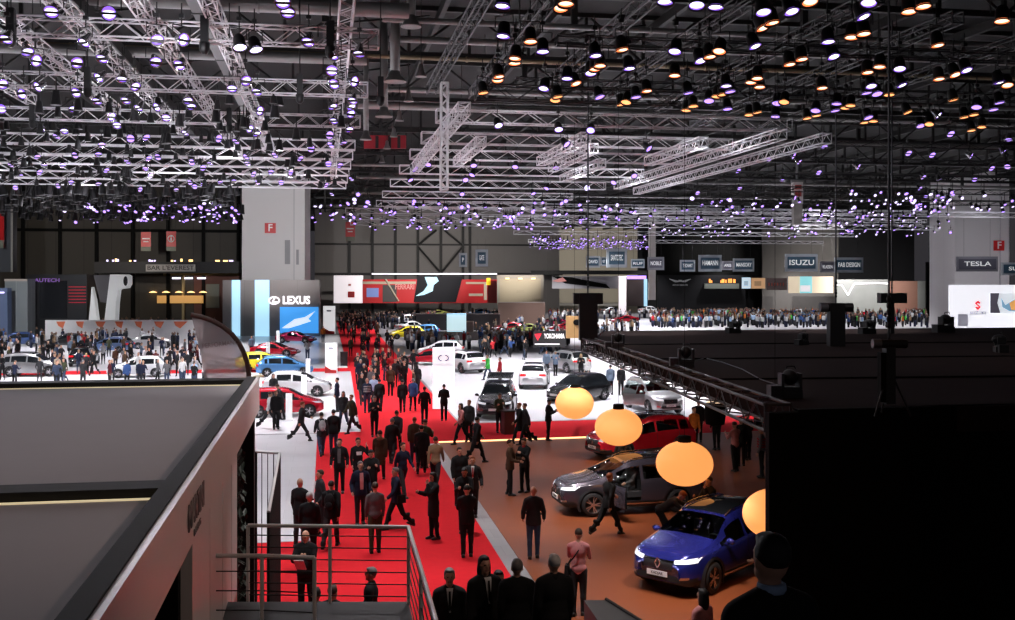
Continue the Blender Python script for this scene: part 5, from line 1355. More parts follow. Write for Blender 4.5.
for nm, lab, u0, u1, v0, v1, d, m in (('dark_beam', 'long dark beam over the far white stand beyond the beige stand', 531, 648, 270.5, 274.5, 205, M_STEEL), ('wall_banner', 'white and black slanted banner on the far stand under the dark beam', 552, 618, 276, 288.5, 204, mat('silver_banner', (.35, .34, .36), .4)), ('white_panel', 'white panel between banner and brown column on the far stand', 618.5, 626, 276, 314, 203, emis('glow_white', (.9, .82, .85), .7)), ('brown_column', 'wide brown slatted column on the far stand', 627, 646, 279, 306, 190, mat('brown_slats', (.20, .15, .14), .6)), ('pale_column', 'tall pale column at the edge of the black wall', 648.5, 655.5, 206, 300, 165, mat('pale_column', (.34, .32, .30), .6))):
    t, w, h = board(nm, lab, 'panel' if 'column' not in nm else 'column', u0, u1, v0, v1, d, m, .5)
    if nm == 'wall_banner': MB().prism([(-w*.5, h), (-w*.2, h*.9), (w*.32, h*.35), (w*.38, 0), (-w*.3, h*.4)], .05, 0, Matrix.Rotation(R(90), 3, 'X'), (0, -.28, 0)).build('black_stroke', M_BLACK, t); MB().prism([(-w*.5, h*.6), (-w*.34, h*.9), (-w*.28, h*.6), (-w*.4, h*.5)], .05, 0, Matrix.Rotation(R(90), 3, 'X'), (0, -.3, 0)).build('pink_stroke', mat('pink_letter'), t)
    elif nm == 'brown_column': sub(t, 'blue_edge', w*.38, w*.55, 0, h, M_LIGHTBLUE, .1, -.3); sub(t, 'lit_top', -w/2, w*.5, h, h + .6, FLATV, .3, -.1)
    else: sub(t, 'cap', -w/2 - .1, w/2 + .1, h - .2, h, m, .5, -.05)
# black wall with the winged emblem
struct('wall_black', panel(panel(MB(), 656, 762, 234, 276, 212, .5), 656, 737, 272, 312, 208, .5), M_BLACK)
dA = 205; t, w, h = board('black_brand_stand', 'black stand with a white winged emblem and a warm lit balcony', 'booth', 657, 745, 275, 314, dA, mat('stand_black', (.006, .006, .007), .7, 0, .2), .6)
b = MB()
for s in (-1, 1):
    for k in range(3): b.prism([(s*.3, 0), (s*(2.2 - .4*k), .42 - .24*k), (s*(1.9 - .45*k), .2 - .24*k), (s*.3, -.12 - .05*k)][::s], .05, 0, Matrix.Rotation(R(90), 3, 'X'), (-w*.24, -.32, h*.85))
b.box((-w*.24, -.34, h*.85), (.7, .05, .35)); b.build('wings_emblem', mat('silver_letter', (.55, .55, .55), .5), t)
put_text('lettering', 'ASTON MARTIN', .42, mat('silver_letter', (.55, .55, .55), .5), t, (-w*.24, -.33, h*.74), FT, .03, .005, w*.17)
sub(t, 'balcony_front', w*.03, w*.42, h*.65, h*.78, mat('grey_green', (.16, .18, .15), .5), .6, -.6)
rr = random.Random(9)
for i in range(9): x = w*.05 + rr.random()*w*.36; sub(t, 'warm_lamp', x, x + rr.uniform(.2, .5), h*.80, h*.80 + rr.uniform(.4, .9), emis('orange_lamp', (.9, .28, .05), 1.2), .1, -.4)
# row of lit panels
for u0, u1, v0, v1, c, s, lab in ((742, 750.5, 277.5, 288.5, (.55, .7, .8), .8, 'pale blue tilted screen, first of the lit panels right of the black stand'), (751.5, 765, 278, 288.5, (.45, .26, .13), .7, 'orange-tan lit panel beside the pale blue screen'), (766.5, 787, 278, 290, (.05, .03, .03), .4, 'dark lit panel with small products between tan and cream panels'), (788.5, 833, 276.5, 293, (.72, .60, .44), .75, 'wide cream wall with a teal picture in its middle')):
    t, w, h = board('raised_lit_wall', lab, 'lit wall', u0, u1, v0, v1, 196, emis('lit_%d' % u0, c, s), .3)  # stand panels raised clear of the floor, built without hangers
    if u0 == 788.5: s = sub(t, 'teal_picture', -w*.25, w*.02, 0, h, emis('teal_picture', (.25, .62, .65), .9), .05, -.2); sub(t, 'white_patch', -w*.24, -w*.02, h*.1, h*.45, emis('glow_white'  , (.9, .82, .85), .7), .05, -.24, s)
    elif u0 == 766.5:
        for k in range(6): sub(t, 'product', -w*.42 + k*w*.14, -w*.36 + k*w*.14, h*.35, h*.6, mat('product_red', (.35, .05, .03), .5), .05, -.2)
    else: sub(t, 'inner_picture', -w*.3, w*.2, h*.25, h*.7, emis('inner_%d' % u0, tuple(x * .55 for x in c), s), .05, -.2)
t, w, h = board('silver_brand_wall', 'silver wall with a big white V outline behind the slim hoist post', 'exhibition wall', 836, 888, 279.5, 314, 198, mat('silver_wall', (.24, .25, .24), .4, .2, noise=.3, nscale=.3), .4)
MB().tube([(-w*.5, -.25, h*.84), (-w*.40, -.25, h*.84), (-w*.28, -.25, h*.55), (-w*.16, -.25, h*.88), (w*.3, -.25, h*.90), (w*.5, -.25, h*.88)], .12, 5).build('letter_outline', emis('lit_white_letter'  , (1, .95, 1), 1.3), t)
t, w, h = board('copper_wall', 'copper coloured wall panel left of the white logo wall', 'exhibition wall', 889, 925, 281, 314, 199, mat('copper', (.30, .16, .12), .4, .3, noise=.3, nscale=.2), .4); sub(t, 'grey_section', w*.28, w*.5, 0, h, mat('silver_wall'), .1, -.25)
struct('trim_3', panel(MB(), 926, 950, 262, 316, 190, .5), M_BLACK)
t, w, h = board('logo_wall', 'bright white wall with a red S emblem and a car picture on the far right', 'exhibition wall', 949, 1045, 285, 332, 128, emis('logo_wall_white', (.92, .92, .97), .75), .4)
def sx(u): return (u - 997) / 96 * w
def sz(v): return (332 - v) / 47 * h
b = MB()
for a in ([(977 - 3, 303), (977, 300.4), (980, 303), (978.2, 303.9), (977, 303), (975.8, 304)], [(974, 303.6), (975.4, 303.2), (979.8, 306.6), (978.6, 307.4)], [(980, 307), (977, 310), (974, 307.2), (975.8, 306.4), (977, 307.4), (978.4, 306.3)]):
    P_ = [(sx(x), sz(y)) for x, y in a]; b.prism(P_, .05, 0, Matrix.Rotation(R(90), 3, 'X'), (0, -.22, 0))
b.build('red_emblem', emis('emblem_red', (.8, .02, .04), .6), t)
put_text('lettering', 'SUZUKI', .55, mat('violet_grey', (.35, .33, .5), .5), t, (sx(977), -.23, sz(313)), FT, .03, .01, sx(985) - sx(969))
s = sub(t, 'picture_screen', sx(989), sx(1022), sz(313), sz(293), emis('pale_grey_picture', (.62, .66, .7), .8), .1, -.25)
for nm, pl, c in (('dark_area', [(989, 293), (998, 293), (996, 303), (999, 313), (989, 313)], (.05, .045, .06)), ('blue_car', [(1000, 298), (1004, 305), (1012, 300), (1020, 296), (1020, 312), (1008, 311), (1001, 307)], (.16, .30, .42)), ('orange_car', [(1008, 303), (1013, 300), (1018, 302), (1018, 310), (1010, 310)], (.65, .3, .08))):
    MB().prism([(sx(x), sz(y)) for x, y in pl], .04, 0, Matrix.Rotation(R(90), 3, 'X'), (0, -.31 - .02*len(nm)/9, 0)).build(nm, emis('pic_' + nm, c, .8), s)
sub(t, 'small_notice', sx(957), sx(967), sz(326), sz(314), mat('notice_grey', (.7, .7, .78), .5), .05, -.23)
# hanging name boards
SIGNB = mat('sign_blue', (.045, .10, .15), .5); SIGNG = mat('sign_grey', (.10, .10, .13), .5); SIGNF = mat('sign_frame', (.40, .44, .48), .5); SIGNF2 = mat('sign_frame_dark', (.22, .22, .25), .5)
LET = emis('sign_letter', (.9, .92, .92), .35)
SG = [(785, 817.5, 254, 271.5, 'ISUZU', 112, 'grey framed hanging board, largest name board over the right stands', 0, 0), (834.5, 863, 257.5, 272.5, 'FAB DESIGN', 108, 'bright framed hanging board with two words beside the slim hoist post', 0, 0), (820, 834.5, 261.5, 272.5, 'KLASSEN', 124, 'dark hanging board half hidden behind the two-word board', 1, 1),
      (956.5, 997.5, 256.5, 271.5, 'TESLA', 112, 'dark blue hanging board in front of the white column', 1, 1), (1001.5, 1042, 262.5, 275, 'SUZUKI', 112, 'blue hanging board cut by the right frame edge', 0, 0), (698.5, 721.5, 255, 271.5, 'HAMANN', 118, 'pale framed hanging board in the middle of the black wall', 0, 0), (680, 695, 260, 271.5, 'TECHART', 122, 'small white framed hanging board beside the middle one', 0, 0), (733, 754, 258.5, 271.5, 'MANSORY', 118, 'blue hanging board at the end of the black wall', 0, 0), (722, 733, 261, 270, 'ARES', 128, 'grey hanging board tucked behind the blue one', 1, 1),
      (606.5, 627, 248.5, 267.5, 'SANTOTEC', 122, 'tall hanging board over the far white stand', 0, 0), (586, 600, 256, 267.5, 'DAVID', 134, 'pale blue hanging board beside the slim cable', 0, 0), (600.5, 607, 257, 266, 'GT', 140, 'tiny hanging board peeking out beside the tall one', 0, 0), (631, 644.5, 259, 268, 'RUF', 130, 'small blue hanging board between tall board and pale column', 0, 0), (647.5, 664, 257, 270, 'NOBLE', 124, 'grey hanging board overlapping the pale column', 1, 1),
      (459, 467, 253, 267, 'P', 170, 'small blue hanging board before the grey wall braces', 0, 0), (475.5, 488, 249.5, 266.5, 'GATE', 170, 'white hanging board with a blue field before the grey wall', 0, 0)]
for u0, u1, v0, v1, txt, d, lab, ds, fs in SG:
    t, w, h = board('hanging_sign', lab, 'sign', u0, u1, v0, v1, d, SIGNF2 if fs else SIGNF, .2, 'frame', 'hanging name boards')
    f = sub(t, 'face', -w/2 + h*.13, w/2 - h*.13, h*.16, h*.84, SIGNG if ds else SIGNB, .06, -.12)
    put_text('lettering', txt, h*.42, LET, f, (0, -.16, h*.5), FT, .02, .012, min((w - h*.45), h*.36*len(txt)))
    for s in (-1, 1): MB().cyl((s*w*.32, 0, h), (s*w*.32, 0, 13.3 - t.location.z), .012, None, 4).build('hanger', M_STEEL, t)
# tyre-maker sign and low counters in the middle distance
t, w, h = board('counter_sign', 'dark sign with a red arrow mark and white letters on the mid-hall counter', 'sign', 533, 566, 331, 347, 92, M_DARK, .4)
put_text('lettering', 'YOKOHAMA', .6, emis('sign_white', (.95, .9, .9), 1.0), t, (w*.14, -.22, h*.68), FT, .03, .02, w*.62)
MB().prism([(-w*.46, h*.82), (-w*.24, h*.86), (-w*.36, h*.40)], .05, 0, Matrix.Rotation(R(90), 3, 'X'), (0, -.22, 0)).build('red_mark', emis('emblem_red', (.8, .02, .04), .6), t)
sub(t, 'white_strip', -w*.45, w*.3, h*.16, h*.22, emis('sign_white', (.95, .9, .9), 1.0), .05, -.22)
for i, (u0, u1, v0, v1, d, lab) in enumerate(((404, 540, 331, 335.5, 118, 'long low grey-brown partition across the middle stands'), (416, 500, 313.5, 318, 140, 'dark partition behind the silver cars at the far stands'), (498, 545, 302, 310, 150, 'brown partition in front of the beige stand'))):
    t, w, h = board('partition', lab, 'partition', u0, u1, v0, HOR + CH*F/d - .2, d, mat('partition_%d' % i, ((.10, .085, .08), (.03, .028, .03), (.09, .05, .035))[i], .6), .3); sub(t, 'top_rail', -w/2, w/2, h - .08, h, mat('partition_rail', (.25, .22, .20), .5), .36, 0)
t, w, h = board('lit_cube', 'bright pale blue lit room with two visitors inside in the mid-hall', 'booth', 447, 466, 313.5, 331.5, 112, emis('cyan_room', (.62, .85, .9), .8), .5); sub(t, 'top_edge', -w/2, w/2, h - .2, h, M_LIGHTBLUE, .1, -.3)
t, w, h = board('tan_counter', 'small tan counter block beside the pale blue lit room', 'counter', 466.5, 473.5, 321, 332, 108, mat('tan_block', (.22, .17, .14), .6), .9); sub(t, 'top', -w/2, w/2, h - .1, h, M_BEIGE, .95, 0)
t, w, h = board('raised_tan_board', 'tan board with a dark round opening behind the black hoist post', 'board', 566, 584, 316, 338, 62, mat('tan_panel', (.55, .33, .13), .5), .3); MB().ell((w*.1, -.18, h*.72), (.22, .03, .18), 10, 8).build('opening', M_BLACK, t)  # raised board, built without hangers

# ---- vertical banner column hanging far right of the middle
d = 90; p = at(797, 225, d); q = at(797, 178, d)
t = thing('hanging_pillar_sign', 'white hanging pillar with red print, high between the pale pipes', 'sign', (p.x, p.y, p.z), -TH)
hh = q.z - p.z
MB().box((0, 0, hh*.30), (.75, .7, hh*.60)).build('lower_post', mat('pillar_grey', (.36, .34, .31), .6), t); MB().box((0, 0, hh*.68), (.82, .78, hh*.46)).build('upper_panel', mat('pillar_white', (.66, .64, .62), .6), t)
for z, hgt in ((.80, .09), (.66, .12)): MB().box((0, -.40, hh*z), (.55, .02, hh*hgt)).build('red_print', mat('faded_red_print', (.45, .08, .07), .6), t)
MB().box((0, 0, hh*.93), (1.0, .5, .25)).cyl((0, 0, hh*.9), (0, 0, hh*1.3), .1, None, 6).build('hanger', M_DUCT, t)
t, w, h = board('hanging_board', 'dark red panel high under the roof, left of the white vertical truss', 'panel', 364, 406, 135.5, 148.5, 74, mat('dull_red', (.30, .01, .02), .5), .2)
for x in (-w*.22, w*.08, w*.3): sub(t, 'dark_rib', x, x + w*.07, 0, h*.95, M_STEEL, .1, -.15)

# ---- lanterns over the terracotta stand
LAN = mat('lantern_shade', (.9, .5, .2), .6, emit=(1.0, .39, .105), es=1.0)
for i, (u, v, w_, lab) in enumerate(((574.5, 403, 38.5, 'orange glowing oval lantern before the black hatchback, farthest of the lanterns'), (618.5, 427, 47.5, 'orange glowing oval lantern before the red crossover'), (684.5, 463.5, 57, 'orange glowing oval lantern hanging over the grey crossover tail'), (775, 514, 64, 'orange glowing oval lantern half hidden by the black wall edge'))):
    d = (40, 33.5, 27.5, 22.4)[i]; sc_ = w_ * d / F / 1.36; p = at(u, v, d); t = thing('hanging_lantern', lab, 'lantern', p, 0, 'orange oval lanterns')
    MB().ell((0, 0, 0), (.68, .68, .53 if i else .565), 32, 18).build('shade', LAN, t)
    MB().lathe([(.16, .49), (.16, .62), (.15, .66), (.02, .67)], (0, 0, 0), 12).build('cap', M_BLACK, t)
    MB().cyl((0, 0, .62), (0, 0, (13 - p.z) / sc_), .005, None, 4).build('cable', M_BLACK, t); t.scale = (sc_,) * 3
d = 34; p = at(715, 413, d); t = thing('hanging_lantern', 'black round lantern with a pale top hanging under the roof edge', 'lantern', p)
MB().lathe([(.01, -.42), (.3, -.36), (.34, -.1), (.33, .25), (.28, .34)], (0, 0, 0), 18).build('shade', M_BLACK, t); MB().lathe([(.28, .34), (.22, .40), (.01, .42)], (0, 0, 0), 18).build('pale_top', emis('pale_lantern_top', (.85, .65, .45), .8), t); MB().cyl((0, 0, .4), (0, 0, 4.0 - p.z), .01, None, 4).build('cable', M_BLACK, t)

# ---- moving-head projectors and hoist posts on the dark roof
M_PROJ = mat('projector_grey', (.055, .055, .06), .45, .2)
def projector(lab, p, s, rz, bright=True):
    t = thing('stage_projector', lab, 'stage projector', p, rz); m = M_PROJ if bright else M_CAN
    b = MB().box((0, 0, .09), (.42, .36, .18)); b.build('base_box', m, t)
    b = MB().box((-.19, 0, .34), (.06, .26, .34)).box((.19, 0, .34), (.06, .26, .34)); b.box((0, 0, .20), (.40, .26, .05)); b.build('yoke', m, t)
    MB().ell((0, .02, .42), (.155, .24, .17), 14, 10).build('lamp_head', M_CAN, t)
    MB().tube([(-.1, -.05, .60), (-.08, -.05, .66), (.08, -.05, .66), (.1, -.05, .60)], .014, 5).build('carry_handle', m, t)
    MB().box((-.35, -.02, .13), (.22, .30, .26)).build('ballast_box', m, t)
    t.scale = (s, s, s)
    return t
for u, v, s, rz, br, lab in ((686, 366, 1.0, -.2, True, 'grey stage projector on the roof edge above the white car, third from the near end'), (790, 396, 1.0, -.1, True, 'grey stage projector with handle at the near roof corner'), (618, 348.5, 1.0, -.2, True, 'grey stage projector on the roof edge beside the big black post'), (803, 344, .8, .4, False, 'low dark projector lying mid-roof beneath the slim post'), (869, 333, 1.1, .2, False, 'dark projector at the far roof edge between the two posts'), (946, 331.5, 1.4, .1, False, 'biggest dark projector at the far roof edge before the logo wall'), (735, 332.5, 1.0, .3, False, 'dark projector at the far roof edge above the truss'), (1000, 351, 1.0, 1.2, False, 'low dark projector lying near the right frame edge')):
    p = gnd(u, v, zd + .03); projector(lab, (p.x, p.y, zd), s, rz, br)
def hoist_post(lab, u, v, top, w, barw, barh, bar_round, chain_top_v, tripod=False):
    p = gnd(u, v, zd); d = (CH - zd) * F / (v - HOR); H_ = CH + (HOR - top) * d / F - zd; k = d / F
    t = thing('hoist_post', lab, 'hoist post', (p.x, p.y, zd), -TH)
    if tripod:
        MB().box((0, 0, H_*.55), (w*k*.45, .22, H_*.8)).build('post', M_CAN, t)
        for a in (90, 210, 330): MB().cyl((0, 0, H_*.62), (.38*math.cos(R(a)), .38*math.sin(R(a)), 0), .022, .018, 6).build('leg', M_CAN, t)
        MB().box((-.10, 0, H_*.5), (.16, .2, H_*.65)).build('cable_bag', M_BLACK, t)
    else: MB().box((0, 0, H_*.5), (w*k, w*k*.8, H_)).build('post', M_CAN, t)
    if bar_round:
        b = MB().cyl((-barw*k/2, -.05, H_ - barh*k/2), (barw*k/2, -.05, H_ - barh*k/2), barh*k/2, None, 12); b.build('hoist_motor', M_CAN, t)
        MB().cyl((-barw*k/2 - .02, -.05, H_ - barh*k/2), (-barw*k*.28, -.05, H_ - barh*k/2), barh*k*.53, None, 12).build('silver_end', mat('dull_silver', (.16, .16, .17), .4, .4), t)
    else: MB().box((0, 0, H_ - barh*k/2), (barw*k, .5, barh*k)).build('hoist_box', M_CAN, t)
    zc = CH + (HOR - chain_top_v) * d / F - zd
    MB().cyl((0, 0, H_), (0, 0, zc), .022 * max(1, d / 26), None, 5).build('chain', mat('chain_steel', (.03, .03, .04), .5), t)
    for i in range(5): MB().ell((.0, 0, H_ + .25 + i * .12), (.05, .05, .07), 8, 6).build('hook', M_CAN, t)
    return t
hoist_post('big black hoist post with wide box on top by the far roof truss end', 588, 340, 293, 18, 29, 11, False, 60)
hoist_post('black hoist post with a thick round motor, middle of the dark roof', 836, 346, 303, 15, 32, 9, True, 45)
hoist_post('tripod hoist post with silver-ended motor in front on the dark roof', 889, 415, 339, 20, 33, 9, True, -20, True)
hoist_post('thin hoist hanging behind the tripod post with dark boxes', 892, 333.5, 293, 4, 26, 10, False, 20)
p = gnd(720, 372, zd)
t = thing('loose_cable', 'thin grey cable lying along the roof edge between the projectors', 'cable', (0, 0, 0)); MB().tube([gnd(u, v, zd + .02) for u, v in ((690, 362), (705, 358), (722, 362), (742, 369), (760, 379), (778, 385))], .014, 5).build('cable_run', mat('cable_grey', (.10, .10, .11), .5), t)
MB().ell(tuple(gnd(690, 362, zd + .02)), (.03, .03, .02), 8, 5).build('plug', M_CAN, t)
# ================================================================ CARS
PB = paint('blue', (.018, .022, .20), .35, .2); PG = paint('greyviolet', (.075, .065, .085), .5, .25); PRD = paint('red', (.55, .012, .03), .3, .22); PW = paint('white', (.78, .78, .80), .0, .25)
PK = paint('black', (.010, .010, .012), .2, .2); PS = paint('silver', (.45, .45, .46), .7, .3); PDG = paint('darkgrey', (.05, .05, .055), .4, .25); PMAG = paint('magenta', (.45, .01, .08), .4, .22)
PLB = paint('lightblue', (.10, .30, .62), .4, .25); PY = paint('yellow', (.75, .60, .02), .1, .3); PYG = paint('yellowgreen', (.55, .6, .15), .2, .3); PDB = paint('darkblue', (.03, .06, .16), .4, .25); PO = paint('orange', (.8, .2, .02), .2, .3); PBL = paint('metalblue', (.16, .24, .45), .5, .25)
FZ = .014
make_car('crossover_car', 'dark blue crossover with a white front plate, nearest car on the terracotta floor', PB, detail=2, loc=(8.95, 23.62, FZ), rz=R(219), lit=True)
make_car('crossover_car', 'grey-violet crossover with its front door open, between the blue and red cars', PG, detail=2, loc=(9.02, 30.75, FZ), rz=R(183), open_door=1)
make_car('crossover_car', 'red crossover behind the grey one at the back of the terracotta floor', PRD, detail=2, loc=(12.25, 39.9, FZ), rz=R(198), lit=False)
make_car('family_car', 'silver-white car with open front door and lit headlamps under the roof truss', PS, L=4.6, W=1.82, H=1.66, kind='suv', wb=2.75, wr=.33, detail=2, loc=(17.07, 53.4, FZ), rz=R(276), mark='oval', open_door=-1, clad=PS, seat=SEATR)
make_car('suv_car', 'dark grey SUV facing the aisle with lit headlamps and raised tailgate', PDG, L=4.5, W=1.85, H=1.68, detail=1, loc=(8.72, 53.2, FZ), rz=R(256), mark='oval', open_hatch=True)
p = gnd(583, 403); make_car('hatchback_car', 'black hatchback behind the farthest orange lantern', PK, L=4.2, W=1.8, H=1.55, kind='hatch', wb=2.55, wr=.33, detail=1, loc=(p.x, p.y + 1, FZ), rz=R(215), mark='oval')
make_car('suv_car', 'white SUV seen from behind in the middle of the white stand', PW, L=4.3, W=1.8, H=1.6, detail=1, loc=(13.3, 66.3, FZ), rz=R(75), mark='oval', clad=PW)
p = gnd(466, 374); make_car('suv_car', 'white SUV with red tail lamp right behind the big white totem', PW, L=4.4, W=1.82, H=1.62, detail=1, loc=(p.x, p.y + 1.9, FZ), rz=R(112), mark='oval', clad=PW)
p = gnd(572, 374); make_car('suv_car', 'silver SUV seen from behind beneath the far end of the roof truss', PS, L=4.4, W=1.82, H=1.65, detail=1, loc=(p.x, p.y + 1.9, FZ), rz=R(112), mark='oval', clad=PS)
p = gnd(431, 366); make_car('sports_car', 'bright red coupe behind the top of the big white totem', PRD, L=4.3, W=1.8, H=1.3, kind='sport', wb=2.55, wr=.33, detail=1, loc=(p.x, p.y + 1.5, FZ), rz=R(160), mark='oval')
p = gnd(440, 360); make_car('hatchback_car', 'white hatchback behind the bright red coupe', PW, L=4.1, W=1.76, H=1.48, kind='hatch', wb=2.5, wr=.31, detail=1, loc=(p.x + .5, p.y + 3.6, FZ), rz=R(170), mark='oval')
# beside the grey brand wall
for (u, v, kind, pm, rz, nm, lab, det) in ((283, 418, 'hatch', PRD, 0, 'hatchback_car', 'red hatchback, nearest of the cars parked left of the aisle', 1), (297, 397, 'hatch', PW, -8, 'hatchback_car', 'white hatchback between the nearest red and the light blue car', 1), (284, 377, 'hatch', PLB, 4, 'hatchback_car', 'light blue hatchback left of the aisle behind the white one', 1),
                                          (275, 357, 'sport', PRD, -18, 'sports_car', 'red open-door coupe in front of the grey brand wall', 1), (296, 343.5, 'sport', PMAG, -20, 'sports_car', 'magenta coupe below the blue car screen', 1), (262, 372, 'hatch', PY, 10, 'hatchback_car', 'yellow car mostly hidden by the glass fin', 0)):
    p = gnd(u, v); hh = {'hatch': (4.0, 1.74, 1.46, 2.5, .31), 'sport': (4.3, 1.82, 1.28, 2.6, .33)}[kind]
    make_car(nm, lab, pm, L=hh[0], W=hh[1], H=hh[2], kind=kind, wb=hh[3], wr=hh[4], detail=det, loc=(p.x, p.y + .85, FZ), rz=R(rz), mark='oval', lit=False)
# far left stand
for (u, v, kind, pm, rz, nm, lab, det) in ((30, 377, 'suv', PS, -4, 'suv_car', 'silver SUV at the far left above the near booth roof', 1), (136, 378, 'hatch', PW, 185, 'hatchback_car', 'white hatchback between the silver SUV and the glass fin', 1), (110, 353, 'hatch', PBL, 160, 'hatchback_car', 'metallic blue hatchback in front of the white hoarding', 0), (14, 347, 'hatch', PDB, 195, 'hatchback_car', 'dark blue car at the far left edge behind the silver SUV', 0), (66, 348, 'sedan', PDG, 170, 'sedan_car', 'dark grey car before the left end of the hoarding', 0), (150, 349, 'sedan', PS, 12, 'sedan_car', 'silver saloon before the right end of the hoarding', 0), (82, 366, 'hatch', PK, 90, 'hatchback_car', 'black car with open boot in the left crowd', 0)):
    p = gnd(u, v); hh = {'hatch': (4.1, 1.74, 1.48, 2.5, .31), 'suv': (4.4, 1.82, 1.66, 2.65, .34), 'sedan': (4.5, 1.8, 1.45, 2.7, .32)}[kind]
    make_car(nm, lab, pm, L=hh[0], W=hh[1], H=hh[2], kind=kind, wb=hh[3], wr=hh[4], detail=det, loc=(p.x, p.y + .85, FZ), rz=R(rz), mark='oval', lit=False, clad=pm)
# distant cars
far = [(407, 337, 'hatch', PY, 185, 'bright yellow small car beside the aisle in the middle distance'), (423, 334.5, 'hatch', PLB, 175, 'pale blue car right next to the bright yellow one'), (412, 330, 'sedan', PW, 30, 'white saloon behind the bright yellow car'), (410, 322, 'sedan', PW, 10, 'farther white saloon with violet reflections near the aisle'), (436, 314.5, 'sport', PYG, 200, 'yellow-green sports car at the far stands'), (456, 316, 'sport', PS, 20, 'silver sports car before the slanted screen'), (478, 313, 'sport', PLB, 200, 'pale blue sports car before the beige stand'), (495, 316, 'hatch', PS, 170, 'silver car left of the beige stand'), (470, 319, 'sport', PW, 0, 'white sports car behind the dark partition'), (521, 316, 'sedan', PYG, 10, 'pale yellow car in front of the beige stand'), (509, 329.5, 'sport', PRD, 190, 'red sports car in the middle distance before the white lettered sign'), (526, 331, 'sport', PYG, 180, 'yellow sports car beside the distant red one'), (552, 324, 'sport', PMAG, 200, 'raspberry red sports car behind the lettered sign'), (566, 329, 'sport', PRD, 170, 'red car partly behind the tan board'), (497, 322, 'sedan', PW, 160, 'white saloon before the brown partition'),
       (624, 321, 'sport', PRD, 183, 'bright red coupe beyond the far edge of the dark roof'), (612, 312, 'sedan', PS, 20, 'silver saloon behind the bright red coupe'), (650, 311.5, 'sedan', PW, 10, 'white saloon on the far right white stand'), (680, 309, 'hatch', PDB, 200, 'dark blue car among the far right crowd'), (802, 321, 'hatch', PBL, 160, 'blue car near the far roof edge under the large name board'), (786, 315, 'sport', PRD, 20, 'red sports car behind the blue car on the far right'), (760, 318, 'sedan', PS, 0, 'silver saloon on the far right before the lit panels'), (826, 314, 'hatch', PRD, 190, 'red hatchback left of the round motor post'), (868, 316, 'sport', PRD, 10, 'red sports car right of the round motor post'), (880, 312, 'hatch', PRD, 180, 'red hatchback before the copper wall'), (914, 313, 'sport', PRD, 190, 'red sports car before the right end of the copper wall'), (856, 311, 'hatch', PO, 170, 'orange car between the two hoist posts'), (722, 315, 'sedan', PW, 170, 'white saloon beyond the roof edge right of the winged wall'),
       (95, 333.5, 'sedan', PDG, 20, 'dark saloon under the white sculpted arch'), (140, 331, 'sport', PW, 170, 'white car with violet gleam in front of the bar'), (175, 332, 'hatch', PS, 20, 'silver car before the bar counter'), (213, 331, 'sedan', PDB, 180, 'dark car at the right end of the bar')]
FP = {}
for u, v, kind, pm, rz, lab in far:
    p = gnd(u, v + 2.0); hh = {'hatch': (4.1, 1.74, 1.48, 2.5, .31), 'sedan': (4.6, 1.82, 1.45, 2.7, .33), 'sport': (4.5, 1.9, 1.22, 2.6, .35)}[kind]
    nm = {'hatch': 'hatchback_car', 'sedan': 'sedan_car', 'sport': 'sports_car'}[kind]
    if kind not in FP:
        FP[kind] = (make_car(nm, lab, pm, L=hh[0], W=hh[1], H=hh[2], kind=kind, wb=hh[3], wr=hh[4], detail=0, loc=(p.x, p.y, FZ), rz=R(rz)), pm); continue
    o = dup(FP[kind][0], (p.x, p.y, FZ), R(rz), lab); recolor(o, FP[kind][1], pm)

